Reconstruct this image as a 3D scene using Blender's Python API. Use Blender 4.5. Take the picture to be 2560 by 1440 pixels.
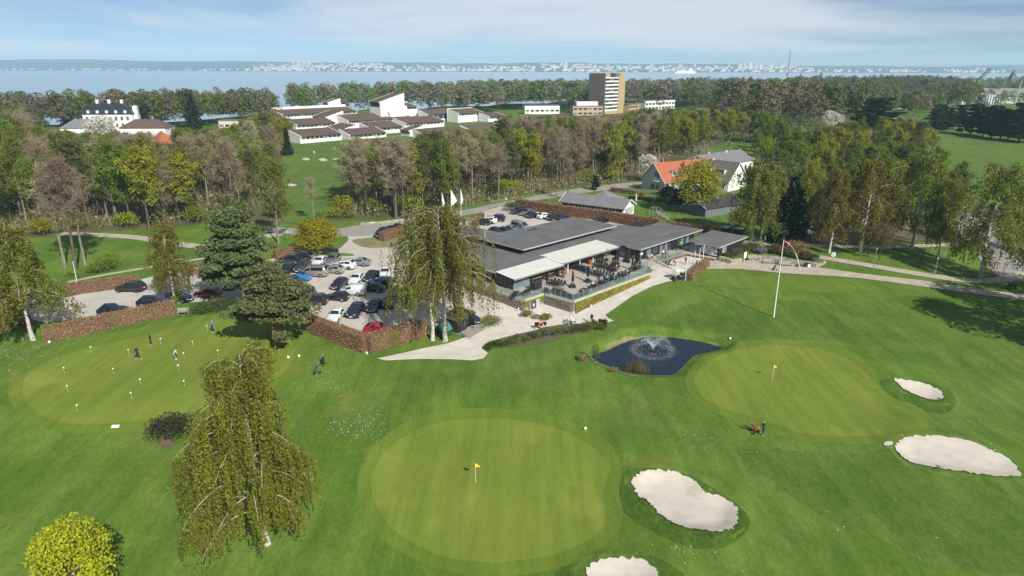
import bpy, bmesh, math, random
import numpy as np
from mathutils import Vector, Matrix
from mathutils.geometry import delaunay_2d_cdt
for o in list(bpy.data.objects): bpy.data.objects.remove(o)
SC = bpy.context.scene
COL = SC.collection
R = math.radians
# ---------------------------------------------------------------- camera, sky, sun, exposure
F0 = 1700.0; TH = math.atan(560/1700.0); CAMZ = 38.0; ROLL = R(0.14)
cam_d = bpy.data.cameras.new('camera'); cam = bpy.data.objects.new('camera', cam_d); COL.objects.link(cam)
cam.location = (0, 0, CAMZ)
cam.rotation_mode = 'XYZ'
cam.matrix_world = Matrix.Translation((0, 0, CAMZ)) @ Matrix.Rotation(R(90)-TH, 4, 'X') @ Matrix.Rotation(ROLL, 4, 'Z')
cam_d.sensor_width = 36.0; cam_d.lens = 36.0*F0/2560.0
cam_d.clip_start = 0.5; cam_d.clip_end = 60000
SC.camera = cam
SUN_DIR = Vector((0.50*math.cos(R(36)), -0.866*math.cos(R(36)), math.sin(R(36)))).normalized()
W = bpy.data.worlds.new('World'); SC.world = W; W.use_nodes = True
nt = W.node_tree; nt.nodes.clear()
def nn(t, tree=None, **kw):
    n = (tree or nt).nodes.new(t)
    for k, v in kw.items(): setattr(n, k, v)
    return n
wo = nn('ShaderNodeOutputWorld'); bg = nn('ShaderNodeBackground'); bg.inputs['Strength'].default_value = 0.060
sky = nn('ShaderNodeTexSky', sky_type='NISHITA'); sky.sun_disc = False
sky.sun_elevation = R(36); sky.sun_rotation = R(150); sky.altitude = 40; sky.air_density = 0.5; sky.dust_density = 0.0; sky.ozone_density = 3.0
tc = nn('ShaderNodeTexCoord'); sep = nn('ShaderNodeSeparateXYZ'); nt.links.new(tc.outputs['Generated'], sep.inputs[0])
den = nn('ShaderNodeMath', operation='ADD'); den.inputs[1].default_value = 0.06
ab = nn('ShaderNodeMath', operation='ABSOLUTE'); nt.links.new(sep.outputs['Z'], ab.inputs[0]); nt.links.new(ab.outputs[0], den.inputs[0])
dx = nn('ShaderNodeMath', operation='DIVIDE'); dy = nn('ShaderNodeMath', operation='DIVIDE')
for d, a in ((dx, 'X'), (dy, 'Y')):
    nt.links.new(sep.outputs[a], d.inputs[0]); nt.links.new(den.outputs[0], d.inputs[1])
cmb = nn('ShaderNodeCombineXYZ'); nt.links.new(dx.outputs[0], cmb.inputs[0]); nt.links.new(dy.outputs[0], cmb.inputs[1])
def cloud(scale, lo, hi, seed):
    mp = nn('ShaderNodeMapping'); mp.inputs['Scale'].default_value = (scale, scale*0.9, 1); mp.inputs['Location'].default_value = (seed, seed*1.7, seed)
    nt.links.new(cmb.outputs[0], mp.inputs[0])
    n = nn('ShaderNodeTexNoise'); n.inputs['Scale'].default_value = 1.0; n.inputs['Detail'].default_value = 7; n.inputs['Roughness'].default_value = 0.55; n.inputs['Distortion'].default_value = 0.4
    nt.links.new(mp.outputs[0], n.inputs['Vector'])
    r = nn('ShaderNodeMapRange', interpolation_type='SMOOTHSTEP'); r.inputs['From Min'].default_value = lo; r.inputs['From Max'].default_value = hi
    nt.links.new(n.outputs['Fac'], r.inputs['Value']); return r.outputs['Result']
CLOUD_A = (0.16, 0.39, 0.66, 3.1); CLOUD_B = (0.45, 0.52, 0.78, 9.4)
ca = cloud(*CLOUD_A); cb_ = cloud(*CLOUD_B)
mx = nn('ShaderNodeMath', operation='MAXIMUM'); nt.links.new(ca, mx.inputs[0])
cbm = nn('ShaderNodeMath', operation='MULTIPLY'); nt.links.new(cb_, cbm.inputs[0]); cbm.inputs[1].default_value = 0.8; nt.links.new(cbm.outputs[0], mx.inputs[1])
mxs = nn('ShaderNodeMath', operation='MULTIPLY'); nt.links.new(mx.outputs[0], mxs.inputs[0]); mxs.inputs[1].default_value = 0.85
# the thin blue under the clouds and the cloud white (radiance before the 0.10 strength)
tint = nn('ShaderNodeMixRGB', blend_type='MULTIPLY'); tint.inputs['Fac'].default_value = 1.0; tint.inputs['Color2'].default_value = (0.97, 1.03, 1.06, 1)
nt.links.new(sky.outputs[0], tint.inputs['Color1'])
mixc = nn('ShaderNodeMixRGB'); nt.links.new(mxs.outputs[0], mixc.inputs['Fac']); nt.links.new(tint.outputs[0], mixc.inputs['Color1'])
mixc.inputs['Color2'].default_value = (10.5, 11.2, 12.0, 1)
el = nn('ShaderNodeMapRange', interpolation_type='SMOOTHSTEP'); el.inputs['From Min'].default_value = .08; el.inputs['From Max'].default_value = .45; nt.links.new(ab.outputs[0], el.inputs['Value'])
cc = nn('ShaderNodeMixRGB'); cc.inputs['Color1'].default_value = (10.5, 11.3, 12.2, 1); cc.inputs['Color2'].default_value = (4.6, 5.2, 6.0, 1); nt.links.new(el.outputs[0], cc.inputs['Fac']); nt.links.new(cc.outputs[0], mixc.inputs['Color2'])
nt.links.new(mixc.outputs[0], bg.inputs['Color']); nt.links.new(bg.outputs[0], wo.inputs['Surface'])
sd = bpy.data.lights.new('sun', 'SUN'); sd.energy = 5.0; sd.angle = R(0.53); sd.color = (1.0, 0.95, 0.86)
sun = bpy.data.objects.new('sun', sd); COL.objects.link(sun); sun.location = (30, -60, 90)
sun.rotation_euler = (-SUN_DIR).to_track_quat('-Z', 'Y').to_euler()
SC.view_settings.view_transform = 'Standard'; SC.view_settings.look = 'None'
SC.view_settings.exposure = 0.27; SC.view_settings.gamma = 1.0; SC.view_settings.use_curve_mapping = False
cy = SC.cycles
cy.max_bounces = 6; cy.diffuse_bounces = 2; cy.glossy_bounces = 2; cy.transmission_bounces = 4; cy.transparent_max_bounces = 8; cy.volume_bounces = 1
cy.use_denoising = True
try: cy.denoiser = 'OPENIMAGEDENOISE'
except Exception: pass

# ---------------------------------------------------------------- helpers: objects
def tag(o, label=None, cat=None, group=None, kind=None):
    if label: o['label'] = label
    if cat: o['category'] = cat
    if group: o['group'] = group
    if kind: o['kind'] = kind
    return o
def thing(name, label, cat, loc=(0, 0, 0), rz=0.0, group=None):
    o = bpy.data.objects.new(name, None); COL.objects.link(o); o.empty_display_size = 0.2
    o.location = loc; o.rotation_euler = (0, 0, rz)
    return tag(o, label, cat, group)
def link(name, me, parent=None, mats=None, loc=None, rz=None):
    o = bpy.data.objects.new(name, me); COL.objects.link(o)
    if mats and not me.materials:
        for m in (mats if isinstance(mats, (list, tuple)) else [mats]): me.materials.append(m)
    if parent: o.parent = parent
    if loc is not None: o.location = loc
    if rz is not None: o.rotation_euler = (0, 0, rz)
    return o
def dup(root, loc=None, rz=None, label=None, group=None, scale=None):
    r = root.copy(); COL.objects.link(r)
    if loc is not None: r.location = loc
    if rz is not None: r.rotation_euler = (0, 0, rz)
    if scale is not None: r.scale = scale
    if label: r['label'] = label
    if group: r['group'] = group
    for ch in KIDS(root):
        c = ch.copy(); COL.objects.link(c); c.parent = r
        for g in KIDS(ch):
            d = g.copy(); COL.objects.link(d); d.parent = c
    return r
_kids = {}
def KIDS(o):
    k = _kids.get(o.name)
    if k is None:
        k = list(o.children); _kids[o.name] = k
    return k
def np_mesh(name, V, faces, mats=None, midx=None, smooth=False):
    """faces: list of (n,k) int arrays"""
    me = bpy.data.meshes.new(name)
    V = np.asarray(V, dtype=np.float32).reshape(-1, 3)
    faces = [np.asarray(f, dtype=np.int32) for f in faces if len(f)]
    me.vertices.add(len(V)); me.vertices.foreach_set('co', V.ravel())
    nl = sum(f.size for f in faces); npol = sum(len(f) for f in faces)
    me.loops.add(nl); me.loops.foreach_set('vertex_index', np.concatenate([f.ravel() for f in faces]))
    me.polygons.add(npol)
    st = []; c = 0
    for f in faces:
        st.append(c+np.arange(len(f))*f.shape[1]); c += f.size
    me.polygons.foreach_set('loop_start', np.concatenate(st).astype(np.int32))
    if midx is not None: me.polygons.foreach_set('material_index', np.asarray(midx, dtype=np.int32))
    if smooth: me.polygons.foreach_set('use_smooth', np.ones(npol, dtype=bool))
    me.update(calc_edges=True)
    if mats:
        for m in (mats if isinstance(mats, (list, tuple)) else [mats]): me.materials.append(m)
    return me
class MB:
    def __init__(s): s.v = []; s.f = []; s.m = []; s.sm = []
    def add(s, vs, fs, mi=0, smooth=False):
        b = len(s.v); s.v += [tuple(v) for v in vs]
        for f in fs: s.f.append(tuple(i+b for i in f)); s.m.append(mi); s.sm.append(smooth)
        return s
    def box(s, x0, x1, y0, y1, z0, z1, mi=0):
        vs = [(x0,y0,z0),(x1,y0,z0),(x1,y1,z0),(x0,y1,z0),(x0,y0,z1),(x1,y0,z1),(x1,y1,z1),(x0,y1,z1)]
        return s.add(vs, [(0,3,2,1),(4,5,6,7),(0,1,5,4),(1,2,6,5),(2,3,7,6),(3,0,4,7)], mi)
    def hexa(s, vs, mi=0):
        return s.add(vs, [(0,3,2,1),(4,5,6,7),(0,1,5,4),(1,2,6,5),(2,3,7,6),(3,0,4,7)], mi)
    def prism(s, poly, z0, z1, mi=0, top=None):
        n = len(poly); a = sum(poly[i][0]*poly[(i+1)%n][1]-poly[(i+1)%n][0]*poly[i][1] for i in range(n))
        if a < 0: poly = poly[::-1]
        zz = (lambda i: z1) if top is None else (lambda i: top(*poly[i]))
        vs = [(p[0],p[1],z0) for p in poly]+[(p[0],p[1],zz(i)) for i, p in enumerate(poly)]
        return s.add(vs, [tuple(range(n))[::-1], tuple(range(n,2*n))]+[(i,(i+1)%n,n+(i+1)%n,n+i) for i in range(n)], mi)
    def bar(s, p, q, w, h=None, mi=0):
        p = Vector(p); q = Vector(q); d = (q-p).normalized(); h = h or w
        up = Vector((0,0,1)) if abs(d.z) < .95 else Vector((1,0,0))
        a = d.cross(up).normalized()*w/2; b = a.cross(d).normalized()*h/2
        vs = [p-a-b, p+a-b, p+a+b, p-a+b, q-a-b, q+a-b, q+a+b, q-a+b]
        return s.add(vs, [(0,1,2,3),(7,6,5,4),(0,4,5,1),(1,5,6,2),(2,6,7,3),(3,7,4,0)], mi)
    def tube(s, pts, rad, k=8, mi=0, cap=True, smooth=True):
        pts = [Vector(p) for p in pts]; n = len(pts)
        if not hasattr(rad, '__len__'): rad = [rad]*n
        vs = []
        for i in range(n):
            d = (pts[min(i+1,n-1)]-pts[max(i-1,0)]).normalized()
            up = Vector((0,0,1)) if abs(d.z) < .9 else Vector((1,0,0))
            a = d.cross(up).normalized(); b = a.cross(d).normalized()
            for j in range(k):
                t = 2*math.pi*j/k; vs.append(pts[i]+(a*math.cos(t)+b*math.sin(t))*rad[i])
        fs = [(i*k+j, i*k+(j+1)%k, (i+1)*k+(j+1)%k, (i+1)*k+j) for i in range(n-1) for j in range(k)]
        s.add(vs, fs, mi, smooth)
        if cap: s.add(vs[:k], [tuple(range(k))[::-1]], mi); s.add(vs[-k:], [tuple(range(k))], mi)
        return s
    def lathe(s, prof, k=12, at=(0,0,0), mi=0, smooth=True, sx=1.0, sy=1.0):
        vs = [(at[0]+r*sx*math.cos(2*math.pi*j/k), at[1]+r*sy*math.sin(2*math.pi*j/k), at[2]+z) for r, z in prof for j in range(k)]
        n = len(prof)
        fs = [(i*k+j, i*k+(j+1)%k, (i+1)*k+(j+1)%k, (i+1)*k+j) for i in range(n-1) for j in range(k)]
        s.add(vs, fs, mi, smooth)
        s.add(vs[:k], [tuple(range(k))[::-1]], mi); s.add(vs[-k:], [tuple(range(k))], mi)
        return s
    def mesh(s, name, mats=None):
        me = bpy.data.meshes.new(name); me.from_pydata(s.v, [], s.f)
        me.polygons.foreach_set('material_index', s.m); me.polygons.foreach_set('use_smooth', s.sm)
        if mats:
            for m in (mats if isinstance(mats, (list, tuple)) else [mats]): me.materials.append(m)
        me.update(); return me
    def obj(s, name, mats, parent=None, loc=None, rz=None):
        return link(name, s.mesh(name, mats), parent, None, loc, rz)

# ---------------------------------------------------------------- helpers: materials
def lin(r, g, b):
    f = lambda c: (c/255/12.92) if c/255 <= .04045 else ((c/255+.055)/1.055)**2.4
    return (f(r), f(g), f(b), 1)
MATS = {}
def pm(name, c1, c2=None, scale=3.0, rough=0.6, metal=0.0, bump=0.0, bscale=None, detail=4, spec=0.5, coord='Object', island=0.0, trans=0.0, stretch=(1,1,1), lo=0.35, hi=0.65, coat=0.0, orand=1.0):
    """one procedural material: two colours mixed by noise, plus a random shade per loose piece"""
    if name in MATS: return MATS[name]
    m = bpy.data.materials.new(name); m.use_nodes = True; t = m.node_tree; L = t.links
    b = t.nodes['Principled BSDF']; out = t.nodes['Material Output']
    b.inputs['Roughness'].default_value = rough; b.inputs['Metallic'].default_value = metal
    b.inputs['Specular IOR Level'].default_value = spec
    if coat: b.inputs['Coat Weight'].default_value = coat; b.inputs['Coat Roughness'].default_value = 0.06
    c1 = tuple(c1)[:3]+(1,); c2 = tuple(c2)[:3]+(1,) if c2 else tuple(x*0.8 for x in c1[:3])+(1,)
    if coord == 'World':
        g = nn('ShaderNodeNewGeometry', t); vec = g.outputs['Position']
    else:
        g = nn('ShaderNodeTexCoord', t); vec = g.outputs['Object']
    mp = nn('ShaderNodeMapping', t); mp.inputs['Scale'].default_value = stretch; L.new(vec, mp.inputs[0])
    n = nn('ShaderNodeTexNoise', t); n.inputs['Scale'].default_value = scale; n.inputs['Detail'].default_value = detail; n.inputs['Roughness'].default_value = .6
    L.new(mp.outputs[0], n.inputs['Vector'])
    mr = nn('ShaderNodeMapRange', t); mr.inputs['From Min'].default_value = lo; mr.inputs['From Max'].default_value = hi; L.new(n.outputs['Fac'], mr.inputs['Value'])
    mix = nn('ShaderNodeMixRGB', t); mix.inputs['Color1'].default_value = c1; mix.inputs['Color2'].default_value = c2; L.new(mr.outputs[0], mix.inputs['Fac'])
    col = mix.outputs[0]
    if island:
        gi = nn('ShaderNodeNewGeometry', t); oi = nn('ShaderNodeObjectInfo', t)
        ad = nn('ShaderNodeMath', t, operation='ADD'); L.new(gi.outputs['Random Per Island'], ad.inputs[0]); orm = nn('ShaderNodeMath', t, operation='MULTIPLY_ADD'); orm.inputs[1].default_value = orand; orm.inputs[2].default_value = .5*(1-orand); L.new(oi.outputs['Random'], orm.inputs[0]); L.new(orm.outputs[0], ad.inputs[1])
        r2 = nn('ShaderNodeMapRange', t); r2.inputs['From Max'].default_value = 2; r2.inputs['To Min'].default_value = 1-island; r2.inputs['To Max'].default_value = 1+island; L.new(ad.outputs[0], r2.inputs['Value'])
        h = nn('ShaderNodeHueSaturation', t); L.new(col, h.inputs['Color']); L.new(r2.outputs[0], h.inputs['Value'])
        r3 = nn('ShaderNodeMapRange', t); r3.inputs['To Min'].default_value = .5-.03*island/.3; r3.inputs['To Max'].default_value = .5+.03*island/.3; L.new(orm.outputs[0], r3.inputs['Value']); L.new(r3.outputs[0], h.inputs['Hue'])
        col = h.outputs[0]
    L.new(col, b.inputs['Base Color'])
    if bump:
        n2 = nn('ShaderNodeTexNoise', t); n2.inputs['Scale'].default_value = bscale or scale*4; n2.inputs['Detail'].default_value = 4; L.new(mp.outputs[0], n2.inputs['Vector'])
        bp = nn('ShaderNodeBump', t); bp.inputs['Strength'].default_value = bump; bp.inputs['Distance'].default_value = .05; L.new(n2.outputs['Fac'], bp.inputs['Height']); L.new(bp.outputs[0], b.inputs['Normal'])
    if trans:
        tr = nn('ShaderNodeBsdfTranslucent', t); L.new(col, tr.inputs['Color'])
        ms = nn('ShaderNodeMixShader', t); ms.inputs['Fac'].default_value = trans; L.new(b.outputs[0], ms.inputs[1]); L.new(tr.outputs[0], ms.inputs[2]); L.new(ms.outputs[0], out.inputs['Surface'])
    MATS[name] = m; return m
def glass_mat(name, col, alpha=0.35, rough=0.05):
    if name in MATS: return MATS[name]
    m = bpy.data.materials.new(name); m.use_nodes = True; t = m.node_tree; b = t.nodes['Principled BSDF']; out = t.nodes['Material Output']
    b.inputs['Base Color'].default_value = col; b.inputs['Roughness'].default_value = rough
    tr = nn('ShaderNodeBsdfTransparent', t); tr.inputs['Color'].default_value = (.86, .93, .92, 1)
    ms = nn('ShaderNodeMixShader', t); ms.inputs['Fac'].default_value = alpha
    t.links.new(tr.outputs[0], ms.inputs[1]); t.links.new(b.outputs[0], ms.inputs[2]); t.links.new(ms.outputs[0], out.inputs['Surface'])
    MATS[name] = m; return m
def grass_mat(name, a, b, c, big=14.0, stripe=0.0, fine=1.0, sdir=(1, .3), yel=(0.16, 0.17, 0.035)):
    """mown turf: broad patches, mid mottling, blade grain and faint mower streaks, all in world metres"""
    m = bpy.data.materials.new(name); m.use_nodes = True; t = m.node_tree; L = t.links; P_ = t.nodes['Principled BSDF']
    P_.inputs['Roughness'].default_value = .85; P_.inputs['Specular IOR Level'].default_value = .15
    g = nn('ShaderNodeNewGeometry', t)
    def noise(sc, det, st=(1, 1, 1), rot=0.0, rough=.55):
        mp = nn('ShaderNodeMapping', t); mp.inputs['Scale'].default_value = st; mp.inputs['Rotation'].default_value = (0, 0, rot); L.new(g.outputs['Position'], mp.inputs[0])
        n = nn('ShaderNodeTexNoise', t); n.inputs['Scale'].default_value = sc; n.inputs['Detail'].default_value = det; n.inputs['Roughness'].default_value = rough; L.new(mp.outputs[0], n.inputs['Vector']); return n.outputs['Fac']
    def rng(v, lo, hi, o0=0., o1=1.):
        r = nn('ShaderNodeMapRange', t); r.inputs['From Min'].default_value = lo; r.inputs['From Max'].default_value = hi; r.inputs['To Min'].default_value = o0; r.inputs['To Max'].default_value = o1; L.new(v, r.inputs['Value']); return r.outputs[0]
    def mixc(f, c1, c2, bt='MIX'):
        x = nn('ShaderNodeMixRGB', t, blend_type=bt)
        if isinstance(f, float): x.inputs['Fac'].default_value = f
        else: L.new(f, x.inputs['Fac'])
        for s_, c_ in (('Color1', c1), ('Color2', c2)):
            if isinstance(c_, tuple): x.inputs[s_].default_value = c_[:3]+(1,)
            else: L.new(c_, x.inputs[s_])
        return x.outputs[0]
    col = mixc(rng(noise(1/big, 3), .38, .62), a, b)
    col = mixc(rng(noise(.35, 5, (1, .45, 1), .5, .65), .40, .68, 0, .75), col, c)
    col = mixc(rng(noise(.13, 4, (1, 1, 1), .2), .56, .72, 0, .55), col, yel)
    fineN = noise(3.2, 5, (1, .5, 1), .8, .7)
    col = mixc(1.0, col, rng(fineN, .3, .7, 1-.24*fine, 1+.20*fine), 'MULTIPLY')
    streak = noise(.9, 3, (1, .07, 1), math.atan2(sdir[1], sdir[0]))
    col = mixc(1.0, col, rng(streak, .35, .65, 1-.10-stripe, 1+.10+stripe), 'MULTIPLY')
    L.new(col, P_.inputs['Base Color'])
    bp = nn('ShaderNodeBump', t); bp.inputs['Strength'].default_value = .3*fine; bp.inputs['Distance'].default_value = .06
    L.new(noise(9, 3), bp.inputs['Height']); L.new(bp.outputs[0], P_.inputs['Normal'])
    MATS[name] = m; return m
# ---------------------------------------------------------------- the lie of the land (metres; the low greens are z = 0)
CTRL = np.array([(0,40,0),(20,50,0),(40,60,0),(60,70,0),(-20,45,.2),(-42,52,1.2),(-45,72,2.2),(-62,82,2.8),(-30,82,1.9),(-18,66,.7),(-33,92,2.2),(-57,105,2.8),(-36,112,2.4),
  (-22,100,1.4),(-10,90,.3),(-3,97,.0),(2,94,0),(10,97,0),(-3,112,.9),(2,125,2.0),(12,107,.2),(18,112,.9),(25,117,1.5),(31,120,1.9),(38,124,2.1),(50,116,1.6),(62,102,.9),(30,98,.2),
  (20,140,2.2),(0,160,2.2),(40,160,2.4),(80,150,2.6),(-60,140,3.0),(-100,150,3.5),(-40,150,2.6),(-100,90,3.2),(100,110,1.6),(100,60,.4),(140,250,5),(150,330,8),(200,400,9),(0,300,3),(-150,300,3),(0,600,3),(300,700,4),(-90,40,1.5),(30,80,-.1),(15,72,0),
  (-20,88,1.1),(-8,80,.3),(0,20,0),(60,30,0),(-60,20,1)], dtype=float)
SHORE_X = np.array([-3000,-600,-230,-175,-60,60,160,420,760,3000.]); SHORE_Y = np.array([330,420,470,575,660,760,900,1350,1700,2600.])
def P0(px, py, z=0.0):
    u = px-1280; v = py-720; cr, sr = math.cos(ROLL), math.sin(ROLL)
    u, v = u*cr+v*sr, -u*sr+v*cr
    k = (CAMZ-z)/(v*math.cos(TH)+F0*math.sin(TH)); return (u*k, (F0*math.cos(TH)-v*math.sin(TH))*k)
def smooth_poly(pts, n=4):
    """closed Catmull-Rom through the points"""
    p = np.array(pts, float); m = len(p); out = []
    for i in range(m):
        a, b, c, d = p[i-1], p[i], p[(i+1) % m], p[(i+2) % m]
        for k in range(n):
            t = k/n; out.append(.5*((2*b)+(-a+c)*t+(2*a-5*b+4*c-d)*t*t+(-a+3*b-3*c+d)*t**3))
    return np.array(out)
def sdf(poly, X, Y):
    """signed distance to a closed polygon, negative inside"""
    d2 = np.full(X.shape, 1e18); ins = np.zeros(X.shape, bool); n = len(poly)
    for i in range(n):
        ax, ay = poly[i]; bx, by = poly[(i+1) % n]; ex, ey = bx-ax, by-ay
        t = np.clip(((X-ax)*ex+(Y-ay)*ey)/(ex*ex+ey*ey+1e-12), 0, 1)
        d2 = np.minimum(d2, (X-ax-t*ex)**2+(Y-ay-t*ey)**2)
        c = (ay > Y) != (by > Y)
        with np.errstate(divide='ignore', invalid='ignore'):
            ins ^= c & (X < ex*(Y-ay)/(ey if ey else 1e-12)+ax)
    d = np.sqrt(d2); return np.where(ins, -d, d)
def sstep(a, b, x):
    t = np.clip((x-a)/(b-a), 0, 1); return t*t*(3-2*t)
def px_poly(l, z=0.0): return [P0(x, y, z) for x, y in l]
PX_B1 = [(1581,1210),(1600,1198),(1632,1192),(1670,1192),(1705,1200),(1735,1213),(1750,1228),(1764,1240),(1790,1246),(1822,1260),(1840,1278),(1845,1300),(1838,1322),(1820,1336),(1790,1343),(1750,1341),(1715,1336),(1680,1322),(1655,1305),(1640,1290),(1625,1272),(1608,1257),(1592,1250),(1584,1232)]
PX_B2 = [(2234,1127),(2245,1117),(2270,1111),(2320,1113),(2407,1124),(2482,1150),(2527,1170),(2547,1200),(2527,1203),(2482,1201),(2395,1187),(2332,1177),(2282,1165),(2255,1150)]
PX_B3 = [(2231,962),(2270,966),(2307,971),(2340,981),(2355,995),(2355,1005),(2337,1009),(2307,1004),(2277,994),(2250,980)]
PX_B4 = [(1464,1437),(1475,1420),(1500,1412),(1537,1409),(1580,1411),(1607,1419),(1637,1440),(1640,1470),(1560,1490),(1480,1475)]
PX_POND = [(1467,889),(1480,882),(1512,874),(1535,862),(1555,854),(1575,846),(1600,841),(1637,839),(1682,841),(1720,846),(1762,852),(1790,859),(1812,866),(1817,872),(1800,880),(1775,884),(1747,889),(1735,897),(1717,916),(1700,932),(1687,941),(1650,941),(1612,940),(1575,935),(1555,931),(1512,916),(1487,905)]
BUNKERS = [smooth_poly(px_poly(b, -.2), 3) for b in (PX_B1, PX_B2, PX_B3, PX_B4)]
POND = smooth_poly(px_poly(PX_POND, -.45), 2)
def base_z(X, Y):
    num = np.zeros(X.shape); den = np.zeros(X.shape)
    for cx, cy_, cz in CTRL:
        s = 8.0+0.12*abs(cy_-70)
        w = s*s/((X-cx)**2+(Y-cy_)**2+s*s)**2.2
        num += w*cz; den += w
    return num/den
def ground(X, Y):
    X = np.asarray(X, float); Y = np.asarray(Y, float)
    z = base_z(X, Y)
    z = z+.12*np.sin(X*.11+1.3)*np.sin(Y*.13)*sstep(30, 60, Y)
    # mounds and hollows round the near greens
    for (px, py, h, r) in ((1080, 985, .9, 6), (1350, 1000, .7, 6), (860, 1130, .5, 7), (1600, 1120, .6, 6), (2290, 1090, .7, 4), (2210, 940, .5, 5), (1880, 850, .5, 6), (1700, 1390, .5, 5), (2440, 1130, .6, 4), (1560, 840, .3, 4)):
        cx, cy_ = P0(px, py); z = z+h*np.exp(-((X-cx)**2+(Y-cy_)**2)/(r*r))
    near = (Y < 110)
    if np.any(near):
        for b, dep in zip(BUNKERS, (.38, .30, .26, .35)):
            m = near & (np.abs(X-b[:, 0].mean()) < 14) & (np.abs(Y-b[:, 1].mean()) < 14)
            if m.any():
                d = sdf(b, X[m], Y[m]); z[m] += -dep*(1-sstep(-1.7, .1, d))+.14*np.exp(-((d-.7)/.8)**2)
        m = near & (np.abs(X-POND[:, 0].mean()) < 22) & (np.abs(Y-POND[:, 1].mean()) < 18)
        if m.any():
            d = sdf(POND, X[m], Y[m]); k = 1-sstep(-.5, 1.6, d); z[m] = z[m]*(1-k)+k*(-.45-.5*(1-sstep(-2.2, -.2, d)))
    ys = np.interp(X, SHORE_X, SHORE_Y)
    return z*(1-sstep(-50, 5, Y-ys))-17.5*sstep(-50, 25, Y-ys)
def gz(x, y): return float(ground(np.array([x]), np.array([y]))[0])
def P(px, py, dz=0.0):
    """the point of the land that the pixel (in the 2560-wide photograph) looks at"""
    z = 1.0
    for _ in range(9):
        x, y = P0(px, py, z+dz); z = gz(x, y)
    return (x, y, z)
def PP(l): return [P(*q)[:2] for q in l]
def proj(x, y, z):
    c, s = math.cos(TH), math.sin(TH); d = y*c-(z-CAMZ)*s; v = (-(z-CAMZ)*c-y*s)*F0/d; u = x*F0/d
    cr, sr = math.cos(ROLL), math.sin(ROLL); return (1280+u*cr-v*sr, 720+u*sr+v*cr)
def height_to(x, y, z0, ty):
    lo, hi = 0., 90.
    for _ in range(40):
        m = (lo+hi)/2
        if proj(x, y, z0+m)[1] > ty: lo = m
        else: hi = m
    return lo
# ---------------------------------------------------------------- ground materials
G_FAIR = grass_mat('fairway_grass', (0.093,0.172,0.020), (0.138,0.211,0.037), (0.062,0.132,0.014), 13, .0, yel=(0.191,0.204,0.042))
G_ROUGH = grass_mat('rough_grass', (0.065,0.128,0.015), (0.085,0.151,0.019), (0.046,0.101,0.011), 8, .0, 1.5, yel=(0.109,0.179,0.030))
G_SEMI = grass_mat('semi_rough_grass', (0.08, 0.152, 0.018), (0.114, 0.184, 0.029), (0.055, 0.118, 0.013), 10, .0, 1.2, yel=(0.154, 0.193, 0.037))
G_GREEN = grass_mat('green_turf', (0.164,0.216,0.030), (0.142,0.199,0.027), (0.182,0.221,0.036), 9, .0, .35, yel=(0.259,0.281,0.057))
G_COLLAR = grass_mat('collar_turf', (0.125,0.191,0.022), (0.106,0.174,0.022), (0.139,0.195,0.026), 9, .0, .6, yel=(0.207,0.243,0.044))
G_LAWN = grass_mat('far_lawn_grass', (0.099,0.172,0.032), (0.081,0.147,0.025), (0.124,0.184,0.039), 18, .03, .7)
GRAVEL = pm('gravel', (.52,.49,.44), (.42,.39,.345), .25, .9, bump=.3, bscale=9, coord='World', detail=8, spec=.2)
GRAVEL_W = pm('white_path_gravel', (.64,.60,.535), (.52,.485,.43), .5, .9, bump=.3, bscale=10, coord='World', detail=8, spec=.2)
PATH_M = pm('tan_path_gravel', (.47,.42,.35), (.38,.335,.275), .6, .9, bump=.3, bscale=10, coord='World', detail=8, spec=.2)
ROAD_M = pm('worn_asphalt', (.34,.32,.30), (.26,.25,.24), .4, .85, coord='World', detail=7, spec=.25)
SAND = pm('bunker_sand', (.56,.515,.45), (.46,.41,.345), .7, .95, bump=.5, bscale=5, coord='World', detail=7, spec=.1, stretch=(1,1.5,1), lo=.45, hi=.8)
def rake_marks(m):
    t = m.node_tree; L = t.links; b = t.nodes['Principled BSDF']; g = nn('ShaderNodeNewGeometry', t); w = nn('ShaderNodeTexWave', t, wave_type='RINGS', rings_direction='Z'); w.inputs['Scale'].default_value = 2.2; w.inputs['Distortion'].default_value = 7; w.inputs['Detail'].default_value = 3; w.inputs['Detail Scale'].default_value = .35
    mp = nn('ShaderNodeMapping', t); mp.inputs['Location'].default_value = (-19.5, -47, 0); L.new(g.outputs['Position'], mp.inputs[0]); L.new(mp.outputs[0], w.inputs['Vector'])
    bp = nn('ShaderNodeBump', t); bp.inputs['Strength'].default_value = .16; bp.inputs['Distance'].default_value = .03; L.new(w.outputs['Fac'], bp.inputs['Height']); old = b.inputs['Normal'].links[0].from_socket; L.new(old, bp.inputs['Normal']); L.new(bp.outputs[0], b.inputs['Normal'])
rake_marks(SAND)
LITTER = pm('woodland_litter', (.15,.115,.070), (.080,.100,.028), .12, .95, bump=.3, coord='World', detail=8, spec=.1)
SOIL = pm('bare_soil', (.17,.12,.08), (.11,.08,.055), .8, .95, bump=.4, coord='World')
DRY = pm('dry_verge_grass', (.26,.22,.12), (.13,.16,.045), .35, .95, bump=.4, coord='World', detail=8)
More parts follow.
